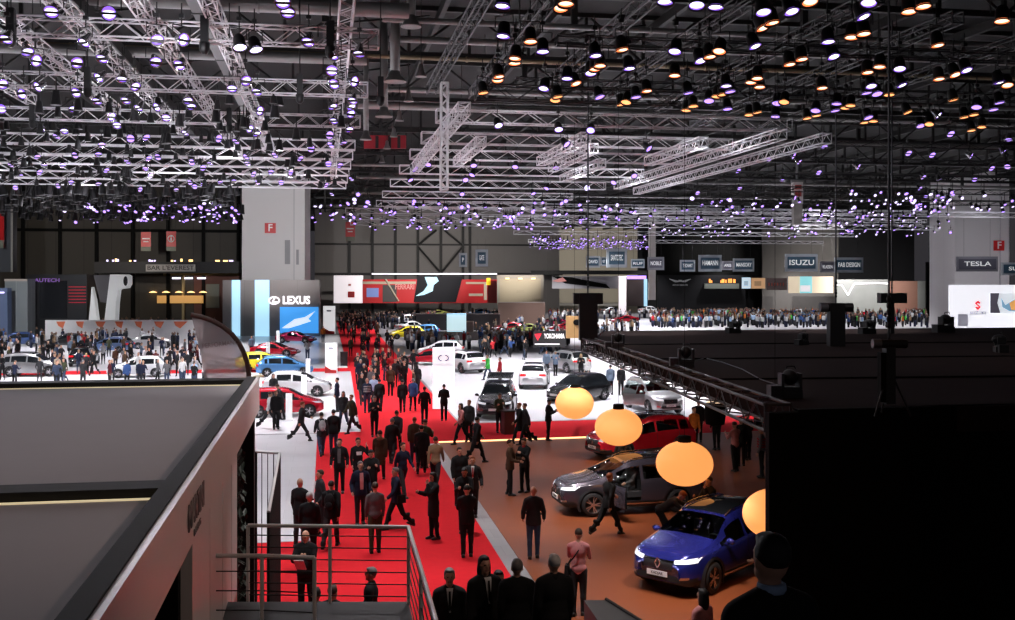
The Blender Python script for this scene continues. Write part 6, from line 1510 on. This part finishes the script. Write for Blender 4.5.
# ================================================================ PEOPLE
def hp(u, vh, h=1.75, z0=FZ):
    d = (CH - z0 - h + .01) * F / (vh - HOR); p = col(u, d, z0); return p
pp = random.Random(21)
CARP = [  # u, head row, facing, pose, top, top colour, trousers, hair, hair colour, extra, extra colour, label
 (300, 480, 60, 'stand', 'jacket', 'black', 'charcoal', 'bald', 'grey', None, None, 'bald man in dark jacket at the carpet edge beside the black railing'),
 (320, 471.5, 200, 'pocket', 'jacket', 'charcoal', 'charcoal', 'short', 'brown', 'open', 'white', 'man in dark jacket open over a white shirt at the left carpet edge'),
 (309.5, 494, 80, 'stand', 'jacket', 'black', 'black', 'short', 'white', None, None, 'white-haired man in black jacket seen from behind near the balcony'),
 (331, 480.5, 75, 'walk', 'jacket', 'black', 'charcoal', 'short', 'black', 'backpack', 'black', 'man striding away with a black backpack behind the balcony rail'),
 (306, 532, 250, 'hold', 'jacket', 'black', 'black', 'bald', 'brown', 'paper', None, 'balding man reading a white sheet just behind the balcony railing'),
 (316, 590, 90, 'stand', 'jacket', 'black', 'black', 'short', 'black', None, None, 'first dark head low behind the balcony crossbars'),
 (333, 588, 60, 'stand', 'jacket', 'black', 'black', 'short', 'brown', None, None, 'second dark head low behind the balcony crossbars'),
 (371, 570, 170, 'stand', 'jacket', 'black', 'black', 'short', 'grey', None, None, 'grey-haired man in black standing close under the balcony crossbars'),
 (339.5, 440, 265, 'pocket', 'jacket', 'black', 'black', 'short', 'black', 'open', 'grey', 'man in black jacket and grey pullover walking toward the balcony'),
 (358, 439, 280, 'phone', 'shirt', 'black', 'black', 'short', 'black', 'print', 'white', 'young man in black sweater with white chest print, phone at his ear'),
 (380, 430, 80, 'walk', 'coat', 'brown', 'charcoal', 'short', 'brown', 'hood', 'tan', 'person in brown parka with a fur hood seen from behind'),
 (392, 418, 75, 'walkb', 'coat', 'black', 'charcoal', 'short', 'grey', None, None, 'grey-haired person in long black coat ahead of the brown parka'),
 (371, 451, 275, 'hold', 'jacket', 'black', 'black', 'short', 'black', None, None, 'man in black jacket facing the balcony beside the brown parka'),
 (402.5, 442, 300, 'walk', 'shirt', 'navy', 'charcoal', 'short', 'brown', None, None, 'man in navy pullover walking in mid-carpet'),
 (360.5, 463, 280, 'pocket', 'jacket', 'navy', 'charcoal', 'short', 'grey', 'open', 'pink', 'grey-haired man in navy blazer over a pink shirt'),
 (375, 484, 95, 'stand', 'shirt', 'grey', 'olive', 'short', 'brown', None, None, 'man in grey shirt and olive trousers seen from behind at the railing'),
 (396.5, 467, 195, 'walk', 'jacket', 'navy', 'black', 'short', 'grey', 'shoulderbag', 'black', 'man in dark blue jacket walking left with a black shoulder bag'),
 (421.5, 425, 80, 'walk', 'coat', 'black', 'black', 'short', 'black', 'shoulderbag', 'black', 'person in long black coat, biggest dark coat in mid-carpet'),
 (435.5, 436.5, 75, 'walkb', 'shirt', 'tan', 'charcoal', 'short', 'brown', None, None, 'man in pale shirt lit orange at the edge of the terracotta floor'),  # white shirt; the orange light is put into its tan cloth
 (433.5, 474, 200, 'chin', 'coat', 'black', 'black', 'long', 'black', None, None, 'woman in black coat with a hand to her face, alone on the red carpet'),
 (467, 487, 85, 'hold', 'jacket', 'black', 'black', 'short', 'black', None, None, 'man in black seen from behind by the steel floor strip'),
 (459.5, 449, 280, 'stand', 'puffer', 'black', 'charcoal', 'short', 'brown', None, None, 'man in black padded jacket at the steel floor strip'),
 (472.5, 458, 265, 'pocket', 'jacket', 'charcoal', 'charcoal', 'short', 'ginger', 'suit', 'red', 'man in dark suit and white collar right of the padded jacket'),
 (464.5, 469, 260, 'hold', 'jacket', 'black', 'black', 'short', 'black', None, None, 'dark-haired man in black right in front of the padded jacket'),
 (510, 441, 340, 'hips', 'jacket', 'brown', 'black', 'short', 'brown', 'open', 'tan', 'man in open brown jacket on the terracotta floor, one of a talking pair'),
 (524.5, 439, 220, 'hold', 'jacket', 'black', 'black', 'short', 'brown', 'scarf', 'red', 'man in black with a red lanyard, the other of the talking pair'),
 (533.5, 488, 80, 'pocket', 'jacket', 'charcoal', 'jeans', 'bald', 'brown', None, None, 'man in dark jacket and jeans seen from behind alone on the terracotta floor'),
 (476.5, 416.5, 20, 'walk', 'coat', 'black', 'black', 'short', 'black', None, None, 'man in black coat walking right where the carpets meet'),
 (461.5, 403, 200, 'walk', 'shirt', 'pink', 'black', 'long', 'brown', 'shoulderbag', 'black', 'woman in pink top with a black bag at the carpet crossing'),
 (469, 401, 240, 'stand', 'jacket', 'charcoal', 'black', 'short', 'ginger', None, None, 'ginger-haired man in dark jacket beside the woman in pink'),
 (499.5, 394, 270, 'hold', 'shirt', 'olive', 'black', 'short', 'brown', None, None, 'person in olive top at the small desk before the dark SUV'),
 (520, 402.5, 190, 'walk', 'coat', 'black', 'black', 'short', 'ginger', None, None, 'first of two long black coats walking along the cross carpet'),
 (525.5, 403, 185, 'walkb', 'coat', 'charcoal', 'black', 'short', 'brown', None, None, 'second of two long dark coats walking along the cross carpet'),
 (548.5, 400, 330, 'hold', 'jacket', 'black', 'black', 'short', 'black', 'shoulderbag', 'black', 'man in black holding papers on the cross carpet by the farthest lantern'),
 (444, 385, 85, 'hips', 'jacket', 'black', 'black', 'short', 'black', None, None, 'man in black jacket standing before the big white totem'),
 (424.5, 387.5, 85, 'pocket', 'jacket', 'black', 'black', 'short', 'black', None, None, 'man in black walking left of the big white totem'),
 (413, 378, 80, 'walk', 'jacket', 'blue', 'black', 'short', 'grey', None, None, 'person in bright blue jacket walking away up the carpet'),
 (414.5, 417, 85, 'walkb', 'jacket', 'brown', 'jeans', 'short', 'ginger', None, None, 'ginger-haired man in brown jacket and jeans seen from behind'),
 (425, 420.5, 60, 'hold', 'jacket', 'olive', 'black', 'short', 'brown', None, None, 'man in dark olive jacket beside the ginger-haired one'),
 (396.5, 410, 70, 'walk', 'jacket', 'charcoal', 'black', 'short', 'brown', None, None, 'man in dark jacket walking away ahead of the long black coat'),
 (374.5, 397, 275, 'hold', 'jacket', 'black', 'black', 'short', 'grey', 'camera', None, 'photographer in black vest with a camera in the middle of the carpet'),
 (337, 378.5, 180, 'stand', 'jacket', 'navy', 'charcoal', 'short', 'black', None, None, 'man in navy coat on the white floor left of the carpet'),
 (343.5, 391, 250, 'walk', 'jacket', 'charcoal', 'jeans', 'long', 'brown', None, None, 'long-haired woman in dark top at the left carpet edge'),
 (352, 394.5, 210, 'walkb', 'jacket', 'olive', 'charcoal', 'short', 'ginger', None, None, 'man in olive vest leaning along the left carpet edge'),
 (321.5, 412, 100, 'walk', 'jacket', 'charcoal', 'jeans', 'short', 'black', 'backpack', 'palegrey', 'person with a pale backpack on the light floor'),
 (333.5, 410.5, 95, 'stand', 'jacket', 'black', 'jeans', 'short', 'black', None, None, 'man in black jacket and jeans beside the pale backpack'),
 (360.5, 360, 270, 'pocket', 'jacket', 'navy', 'charcoal', 'short', 'white', None, None, 'white-haired man in navy leading the group on the carpet'),
 (364, 364.5, 265, 'hold', 'jacket', 'black', 'charcoal', 'short', 'white', None, None, 'white-haired man in black following the first one'),
 (362, 373, 275, 'walk', 'jacket', 'black', 'charcoal', 'short', 'grey', None, None, 'grey-haired man in black behind the striped shirt'),
 (367, 379, 270, 'stand', 'shirt', 'navy', 'jeans', 'bald', 'grey', 'stripes', 'palegrey', 'bald man in navy and white striped shirt on the carpet'),
 (373.5, 374.5, 275, 'walk', 'shirt', 'skyblue', 'charcoal', 'short', 'grey', None, None, 'man in pale blue shirt beside the striped shirt'),
 (379.5, 379, 85, 'walkb', 'puffer', 'black', 'black', 'short', 'black', None, None, 'person in black padded jacket next to the striped shirt'),
 (375.5, 361.5, 270, 'walk', 'puffer', 'black', 'charcoal', 'short', 'grey', None, None, 'grey-haired man in padded jacket behind the white-haired pair'),
 (390.5, 366.5, 85, 'stand', 'jacket', 'brown', 'black', 'bald', 'brown', None, None, 'bald man in brown jacket in the middle of the carpet'),
 (403, 359.5, 80, 'stand', 'coat', 'black', 'black', 'short', 'brown', None, None, 'person in long dark coat right of the brown jacket'),
 (390.5, 354, 90, 'walk', 'shirt', 'red', 'black', 'short', 'brown', None, None, 'person in red pullover in mid-carpet'),
 (402.5, 379.5, 85, 'walkb', 'jacket', 'black', 'black', 'short', 'black', None, None, 'man in black behind the long dark coat'),
 (417, 365, 85, 'stand', 'coat', 'black', 'black', 'long', 'black', None, None, 'woman in black coat at the carpet edge near the white totem'),
 (269, 390.5, 20, 'stride', 'shirt', 'white', 'charcoal', 'short', 'brown', None, None, 'man in white shirt striding past the nearest red hatchback'),
 (276, 391.5, 280, 'stand', 'jacket', 'black', 'black', 'short', 'ginger', None, None, 'man in black beside the nearest red hatchback'),
 (301, 400.5, 10, 'stride', 'jacket', 'charcoal', 'charcoal', 'short', 'ginger', None, None, 'man in dark jacket striding right on the light floor'),
 (273.5, 374.5, 300, 'stand', 'jacket', 'black', 'black', 'short', 'black', None, None, 'first dark visitor between the light blue and white cars'),
 (280, 383, 200, 'lean', 'jacket', 'charcoal', 'black', 'short', 'brown', None, None, 'second dark visitor leaning at the white car'),
 (307.5, 339.5, 90, 'hips', 'shirt', 'palegrey', 'jeans', 'long', 'brown', None, None, 'woman in pale top behind the magenta coupe'),
 (323, 326.5, 270, 'stand', 'shirt', 'orange', 'jeans', 'short', 'brown', None, None, 'person in orange top beside the farther white totem'),
 (251.5, 336, 270, 'stand', 'jacket', 'steel', 'charcoal', 'short', 'black', None, None, 'person in grey-blue jacket beside the red coupe'),
 (608, 471, 25, 'stride', 'jacket', 'black', 'black', 'short', 'ginger', None, None, 'man in dark suit striding past the open door of the grey crossover'),  # red light on the hair is put in as ginger colour
 (722, 482, 200, 'chin', 'jacket', 'black', 'black', 'short', 'brown', None, None, 'man in dark suit with hand at his chin behind the blue crossover'),
 (578.5, 531, 70, 'hold', 'shirt', 'pink', 'charcoal', 'short', 'brown', 'shoulderbag', 'black', 'man in pale pink shirt with a small black shoulder bag, seen from behind'),
 (698.5, 401, 250, 'stand', 'jacket', 'charcoal', 'black', 'short', 'ginger', None, None, 'person in dark jacket behind the tail of the red crossover'),
 (694, 408, 280, 'stand', 'shirt', 'orange', 'black', 'short', 'brown', None, None, 'person in orange shirt beside the red crossover'),
 (716.5, 407, 95, 'stand', 'shirt', 'black', 'black', 'short', 'black', None, None, 'person whose head is hidden by the black round lantern'),
 (735, 423, 110, 'hold', 'shirt', 'pink', 'black', 'short', 'brown', None, None, 'person in pink shirt at the back of the terracotta floor'),
 (747.5, 414.5, 95, 'hips', 'jacket', 'black', 'black', 'bald', 'brown', None, None, 'broad man in black seen from behind at the back of the terracotta floor'),
 (741, 419, 80, 'stand', 'jacket', 'black', 'black', 'short', 'black', None, None, 'dark figure half hidden by the broad man in black'),
 (761.5, 428, 150, 'stand', 'shirt', 'grey', 'black', 'short', 'black', 'stripes', 'red', 'person in grey and red striped top at the black wall edge'),
 (610.5, 365.5, 90, 'stand', 'jacket', 'steel', 'charcoal', 'short', 'black', None, None, 'man in slate suit seen from behind on the white stand'),
 (581, 354.5, 260, 'hold', 'jacket', 'black', 'charcoal', 'long', 'blond', None, None, 'blond woman in black beside the silver SUV'),
 (588, 358, 200, 'stand', 'shirt', 'white', 'charcoal', 'short', 'brown', None, None, 'man in white shirt beside the blond woman'),
 (621, 366, 270, 'stand', 'jacket', 'black', 'black', 'short', 'brown', None, None, 'man in black left of the open silver-white car'),
 (488, 354.5, 200, 'walk', 'jacket', 'green', 'jeans', 'short', 'brown', None, None, 'person in bright green jacket on the white stand'),
 (546.5, 351, 250, 'stand', 'jacket', 'steel', 'charcoal', 'short', 'brown', None, None, 'man in grey-blue suit left of the silver SUV'),
 (555.5, 351.5, 280, 'hold', 'jacket', 'steel', 'black', 'short', 'grey', None, None, 'grey-haired man in grey-blue suit next to the silver SUV'),
 (500, 358, 190, 'stand', 'shirt', 'red', 'charcoal', 'short', 'brown', None, None, 'person in red top behind the raised tailgate'),
]
for (u, v, fc, po, tp, tc, bc, hr, hc, ex, ec, lab) in CARP:
    P_ = hp(u, v)
    if 'hand at his chin' in lab: P_ = hp(u, v, 1.82) + Vector((0, .9, 0))
    if 'leaning at the white car' in lab: P_ += Vector((.1, -.7, 0))
    person(lab, P_, fc, po, tp, tc, bc, hr, hc, 1.0, ex, ec or 'black')
# seated in the grey crossover and bending at its rear wheel
o = person('person in dotted grey top sitting in the open door of the grey crossover', (9.05, 30.5, FZ + .10), 205, 'sit', 'shirt', 'grey', 'charcoal', 'short', 'brown')
p = hp(679, 495, 1.42); person('man in dark shirt bending down beside the rear wheel of the grey crossover', p + Vector((-.35, .55, 0)), 340, 'bend', 'shirt', 'charcoal', 'black', 'short', 'ginger')
p = hp(702.5, 597, 1.66); person('woman with dark hair and pale pink top below the front wheel of the blue crossover', p, 120, 'stand', 'shirt', 'pink', 'charcoal', 'long', 'black')
# visitors on the stair in front
for (u, v, d, fc, po, tp, tc, hr, hc, ex, ec, lab) in ((449.5, 570, 15.0, 265, 'stand', 'jacket', 'black', 'short', 'grey', 'suit', 'black', 'grey-haired man in dark suit and tie, leftmost of the row on the stairs'), (484.5, 557.5, 13.1, 285, 'stand', 'jacket', 'black', 'long', 'black', 'suit', 'black', 'dark-haired man in black suit, white shirt and dark tie on the stairs'),
                                                       (499, 572, 14.5, 280, 'stand', 'jacket', 'black', 'short', 'black', None, None, 'dark head tucked behind the man in suit and tie'), (517, 560.5, 12.7, 85, 'stand', 'coat', 'black', 'short', 'grey', None, None, 'grey-haired person in black coat seen from behind on the stairs'), (554, 562, 11.5, 95, 'stand', 'coat', 'black', 'short', 'white', 'scarf', 'black', 'white-haired person in black coat and scarf, last of the row on the stairs')):
    zs_ = lambda d: .18 * (int((18.0 - col(u, d).y) / .5) + 1)
    d = min([d + k * .02 for k in range(-60, 61)], key=lambda e: abs(CH - zs_(e) - (v - HOR) * e / F - 1.765) + abs(e - d) * .02)
    p = col(u, d); p.z = zs_(d)
    person(lab, p, fc, po, tp, tc, 'black', hr, hc, max(.9, min(1.1, (CH - p.z - (v - HOR) * d / F) / 1.765)), ex, ec or 'black')
p = col(770.5, 4.85, 4.03)
o = person('dark-haired man in dark suit seen from behind in the near corner below the black wall', p, 100, 'stand', 'jacket', 'black', 'black', 'short', 'black', 1.0, None)
b = MB().lathe([(.066, 1.50), (.069, 1.52), (.065, 1.538), (.060, 1.54)], (0, .008, 0), 16); b.build('shirt_collar', CL['skyblue'], o)
person('person in red sleeves behind the black wall edge reaching toward the blue crossover', col(775, 21.2, FZ), 178, 'reach', 'shirt', 'red', 'black', 'short', 'brown')
# small desk
p = gnd(508, 434); t = thing('info_desk', 'small dark red standing desk before the dark SUV', 'desk', (p.x, p.y, FZ), .2); MB().box((0, 0, .5), (.5, .45, 1.0)).build('desk_body', mat('desk_wine', (.06, .01, .015), .5), t); MB().box((0, 0, 1.03), (.62, .55, .05)).build('desk_top', M_DARK, t)

# ---- distant individuals
def ok(p, used, r=.55):
    for q in used:
        if abs(q.x - p.x) < r and abs(q.y - p.y) < r: return False
    used.append(p); return True
used = [o.location.copy() for o in COL.objects if o.name.startswith('person') and o.parent is None]
CARS_ = [o for o in COL.objects if o.parent is None and o.get('category') == 'car']
def clear_of_cars(p):
    for o in CARS_:
        q = Matrix.Rotation(-o.rotation_euler.z, 3, 'Z') @ (p - o.location)
        if abs(q.x) < 2.7 and abs(q.y) < 1.35: return False
    return True
def free(p):
    d = p.x * _s + p.y * _c; u = U0 + F * (p.x * _c - p.y * _s) / d
    if p.x < -10 and d > 141: return False
    if p.x < 47 and p.y > 184: return False
    if p.y > 196 or u > 640 and d > 186 or u > 928 and d > 124: return False
    if 215 < u < 330 and d > 122: return False
    if 400 < u < 545 and abs(d - 118) < 1.6 or 412 < u < 505 and abs(d - 140) < 1.6 or 494 < u < 550 and abs(d - 150) < 1.6 or 440 < u < 478 and 106 < d < 114 or u < 97 and d > 117 or 85 < u < 135 and 116 < d < 122 or 625 < u < 648 and d > 186: return False
    if 40 < u < 206 and abs(d - 113) < 1.6 or 528 < u < 570 and abs(d - 92) < 1.6: return False
    return True
DARK = ['black'] * 6 + ['charcoal'] * 4 + ['navy'] * 3 + ['brown', 'olive', 'grey', 'burgundy', 'steel', 'grey']
LITE = DARK + ['white', 'palegrey', 'red', 'blue', 'tan', 'beige', 'white', 'skyblue', 'jeans']
zones = [('poly', 58, 260, [(1.9, 83), (6.4, 83), (6.6, 172), (1.9, 172)], DARK, 'visitor in dark clothes in the dense crowd at the far end of the red aisle', 'far crowd on the red aisle'),
         ('poly', 30, 265, [(2.1, 62), (6.2, 58), (6.4, 80), (2.1, 80)], DARK, 'visitor in dark clothes farther up the red carpet between cross carpet and totem', 'mid crowd on the red aisle'),
         ('px', 86, 270, (2, 205, 353, 390), LITE, 'visitor standing in the crowd on the bright left stand above the near booth roof', 'crowd on the left stand'),
         ('px', 12, 270, (95, 238, 334, 345), LITE, 'visitor in the crowd before the bar and the hoarding', 'crowd before the bar'),
         ('px', 26, 260, (445, 560, 346, 362), LITE, 'visitor between the cars at the rear of the right white stand', 'visitors at the rear of the right white stand'),
         ('px', 16, 260, (470, 560, 330, 345), LITE, 'visitor in the middle distance before the low partition', 'visitors before the low partition')]
for md, n, fc, zn, pal, lab, grp in zones:
    c = 0; tries = 0
    while c < n and tries < n * 30:
        tries += 1
        if md == 'poly':
            s, t_ = pp.random(), pp.random() ** .8
            a = Vector(zn[0]).lerp(Vector(zn[1]), s); b_ = Vector(zn[3]).lerp(Vector(zn[2]), s); q = a.lerp(b_, t_); p = Vector((q.x, q.y, FZ))
        else: p = gnd(pp.uniform(zn[0], zn[1]), pp.uniform(zn[2], zn[3])); p.z = FZ
        if not clear_of_cars(p) or not free(p) or not ok(p, used): continue
        far_person(lab, p, fc + pp.choice((0, 0, 180, 180, 90, -90)) + pp.uniform(-35, 35), pp.choice(FAR_POSES), pp.choice(pal), pp.choice(['black', 'charcoal', 'jeans', 'black']), pp.choice(['black', 'brown', 'grey', 'brown', 'blond']), grp, pp.uniform(.94, 1.05)); c += 1
# ---- the mass of tiny far visitors
cm = MB(); cols = ['black', 'charcoal', 'navy', 'white', 'red', 'blue', 'tan', 'palegrey', 'skyblue', 'green', 'orange']
def blob(p, ci, cj, s):
    a = pp.uniform(0, 6.28); Mz = Matrix.Rotation(a, 3, 'Z') @ Matrix.Diagonal((s, s * .62, s))
    cm.lathe([(.02, 0), (.17, .02), (.19, .45), (.2, .88)], p, 6, cj, Mz); cm.lathe([(.2, .86), (.24, 1.2), (.22, 1.42), (.08, 1.5)], p, 6, ci, Mz)
    cm.lathe([(.05, 1.48), (.1, 1.56), (.11, 1.66), (.06, 1.75), (.01, 1.76)], p, 6, len(cols), Matrix.Rotation(a, 3, 'Z') @ Matrix.Diagonal((s, s, s)))
regions = [((405, 570, 340, 352), 110, 1), ((340, 565, 306, 316), 260, 1), ((650, 862, 312, 328), 700, 2), ((862, 950, 312, 328), 220, 2), ((60, 240, 322, 338), 110, 1), ((340, 425, 312, 330), 170, 0), ((425, 560, 312, 332), 170, 1), ((560, 650, 302, 322), 110, 2), ((650, 862, 299, 322), 420, 2), ((862, 950, 303, 320), 60, 2), ((60, 240, 318, 334), 140, 1), ((0, 210, 344, 352), 60, 1), ((570, 640, 330, 346), 30, 1)]
for (u0, u1, v0, v1), n, k in regions:
    for i in range(n):
        p = gnd(pp.uniform(u0, u1), pp.uniform(v0, v1)); p.z = FZ
        if not clear_of_cars(p) or not free(p): continue
        ci = pp.choice([0, 0, 1, 1, 2] if k == 0 else [0, 1, 1, 2, 2, 3, 4, 5, 6, 7, 7, 8] if k == 1 else [0, 0, 1, 1, 2, 3, 3, 4, 5, 6, 6, 7, 7, 8, 8, 0, 1, 2, 3, 7, 5, 9, 10])
        blob(p, ci, pp.choice([0, 1, 2]), pp.uniform(.94, 1.06))
tag(cm.build('crowd', [CL[c] for c in cols] + [mat('crowd_head', (.16, .09, .06), .7)]), 'the many tiny visitors at the far stands across the hall', 'crowd', kind='stuff')

# ================================================================ LIGHT
def spot(p, tgt, watts, angle, c=(1, .97, 1), blend=.6, r=.15):
    l = bpy.data.lights.new('spot_light', 'SPOT'); l.energy = watts; l.spot_size = R(angle); l.spot_blend = blend; l.shadow_soft_size = r; l.color = c
    o = bpy.data.objects.new('spot_light', l); COL.objects.link(o); o.location = p; o.rotation_euler = (Vector(tgt) - Vector(p)).to_track_quat('-Z', 'Y').to_euler()
    return o
CW = (.97, .95, 1.0); VI = (.86, .80, 1.0)
HL = 13.0
def wash(x0, x1, y0, y1, nx, ny, watts, ang, c=CW, h=HL):
    for i in range(nx):
        for j in range(ny):
            x = x0 + (x1 - x0) * (i + .5) / nx; y = y0 + (y1 - y0) * (j + .5) / ny
            spot((x, y, h), (x, y + .01, 0), watts, ang, c)
wash(-14, 1.5, 48, 82, 2, 3, 8000, 85)              # bright stand left of the aisle
wash(-40, -14, 60, 84, 2, 2, 13000, 95)             # far left crowd
wash(-42, -4, 88, 116, 3, 2, 10000, 84)              # far left stands
wash(-10, -1, 18, 46, 1, 2, 3300, 80)               # light floor near the balcony
wash(7, 32, 52, 92, 3, 3, 10000, 88)                # right white stand
wash(0, 5, 14, 35, 1, 2, 4000, 62, (1, .95, .95)); wash(0, 5, 36, 46, 1, 1, 2600, 62, (1, .95, .95))   # near carpet
wash(2, 6, 50, 170, 1, 6, 3000, 70, (1, .95, .95))  # far carpet
wash(8, 30, 45, 50, 2, 1, 3000, 60)                 # cross carpet
wash(8, 50, 108, 170, 3, 3, 16000, 100)              # far middle stands
wash(36, 100, 104, 205, 4, 4, 9000, 100)           # far right stands
WM = (1.0, .56, .30)
for p, t_, wt, a, c in (((7.6, 21.2, 4.1), (7.3, 22.2, 0), 620, 100, (1, .9, .84)), ((6.6, 28.4, 6.5), (6.9, 29.3, 0), 1150, 56, (1, .9, .84)), ((8.4, 36.6, 6.5), (9.2, 38.4, 0), 620, 60, (1, .9, .84)),
                        ((5.0, 19.5, 11), (8.2, 23.4, .9), 2300, 26, (.95, .92, 1.0)), ((5.2, 26.5, 11.5), (8.2, 30.6, .9), 2400, 26, (.95, .92, 1.0)), ((7.4, 34.5, 11.5), (11.3, 39.8, .9), 2600, 28, (1, .92, .92)), ((8.0, 27.6, 4.1), (10.2, 29.6, .3), 240, 90, (1, .9, .85))):
    spot(p, t_, wt, a, c, .9)
for y in (15, 25, 35): spot((6.2, y, 12.5), (7.6, y + .5, 0), 290, 78, WM, .9)
for x, y, wt in ((12.5, 27, 45), (11.2, 36.6, 190), (14.5, 37, 90)): spot((x, y, 3.95), (x + .3, y + 1.4, 0), wt, 140, (1, .76, .58), .9)
# near booth: roof from above, lettered side from the aisle
spot((-5, 15.5, 13), (-5, 14.5, 5), 260, 80, (1, .95, .97), .8); spot((-4, 7.5, 13), (-4, 8, 5), 140, 80, (1, .95, .97), .8)
spot((6, 8.5, 10.5), (0, 10.5, 4.4), 620, 70, (1, .72, .58), .8); spot((5.0, 20, 9.5), (0, 17, 4.6), 420, 60, (1, .76, .66), .8); spot((-1.5, 14, 12), (-1.5, 21.5, 5), 500, 50, (1, .95, .97), .8)
spot((98, 168, 11), (101, 188, 3.5), 26000, 80, (1, .96, .94), .8); spot((-35, 102, 11.5), (-37, 121, 4), 9000, 80, (.95, .97, 1), .8)
# dark roof
spot((22, 26, 13), (22, 32, 4.5), 330, 110, (1, .9, .88), .9)
# column and back walls
spot((-5, 100, 10.5), (-6.3, 131, 12), 34000, 40, (1, .98, 1), .9); spot((58, 112, 10.5), (64, 138, 12), 27000, 40, (1, .98, 1), .9)
spot((16, 172, 11), (16, 205, 6), 17000, 75, (1, .94, .9), .8); spot((33, 172, 11), (33, 205, 6), 13000, 75, (1, .96, .92), .8)
spot((78, 190, 12), (76, 211, 11), 9000, 70, (1, .96, .92), .8); spot((70, 250, 13), (70, 290, 12), 40000, 120, (1, .95, .88), .6); spot((-30, 128, 12), (-32, 151, 10), 6000, 90, (1, .9, .8), .8)
# added fill points under the lighting grids: they brighten the trusses round them
def glow(p, wt, c=(.95, .92, 1.0)):
    l = bpy.data.lights.new('grid_fill_light', 'POINT'); l.energy = wt; l.shadow_soft_size = .12; l.color = c
    o = bpy.data.objects.new('grid_fill_light', l); COL.objects.link(o); o.location = p
for x, y in ((-4, 26.5), (-9, 31), (-1.2, 33), (-7, 40.5), (-13, 40), (-2, 48), (-10, 48.5), (-17, 50), (-5, 56), (-14, 58), (-2, 63.5), (-9, 64), (-20, 66), (-6, 72), (-16, 74), (-26, 78), (-9, 84), (-22, 88)): glow((x, y, 12.2), 300)
for x, y in ((7, 39), (12, 46), (17, 45), (8, 52), (14, 58), (19, 62), (9, 68), (16, 76), (10, 86)): glow((x, y, 12.2), 210)
for x, y in ((30, 98), (50, 100), (68, 98), (20, 112), (45, 118), (75, 115)): glow((x, y, 12.4), 420)
w = bpy.data.worlds.new('world'); SC.world = w; w.use_nodes = True
w.node_tree.nodes['Background'].inputs[0].default_value = (.030, .028, .032, 1); w.node_tree.nodes['Background'].inputs[1].default_value = 1.0
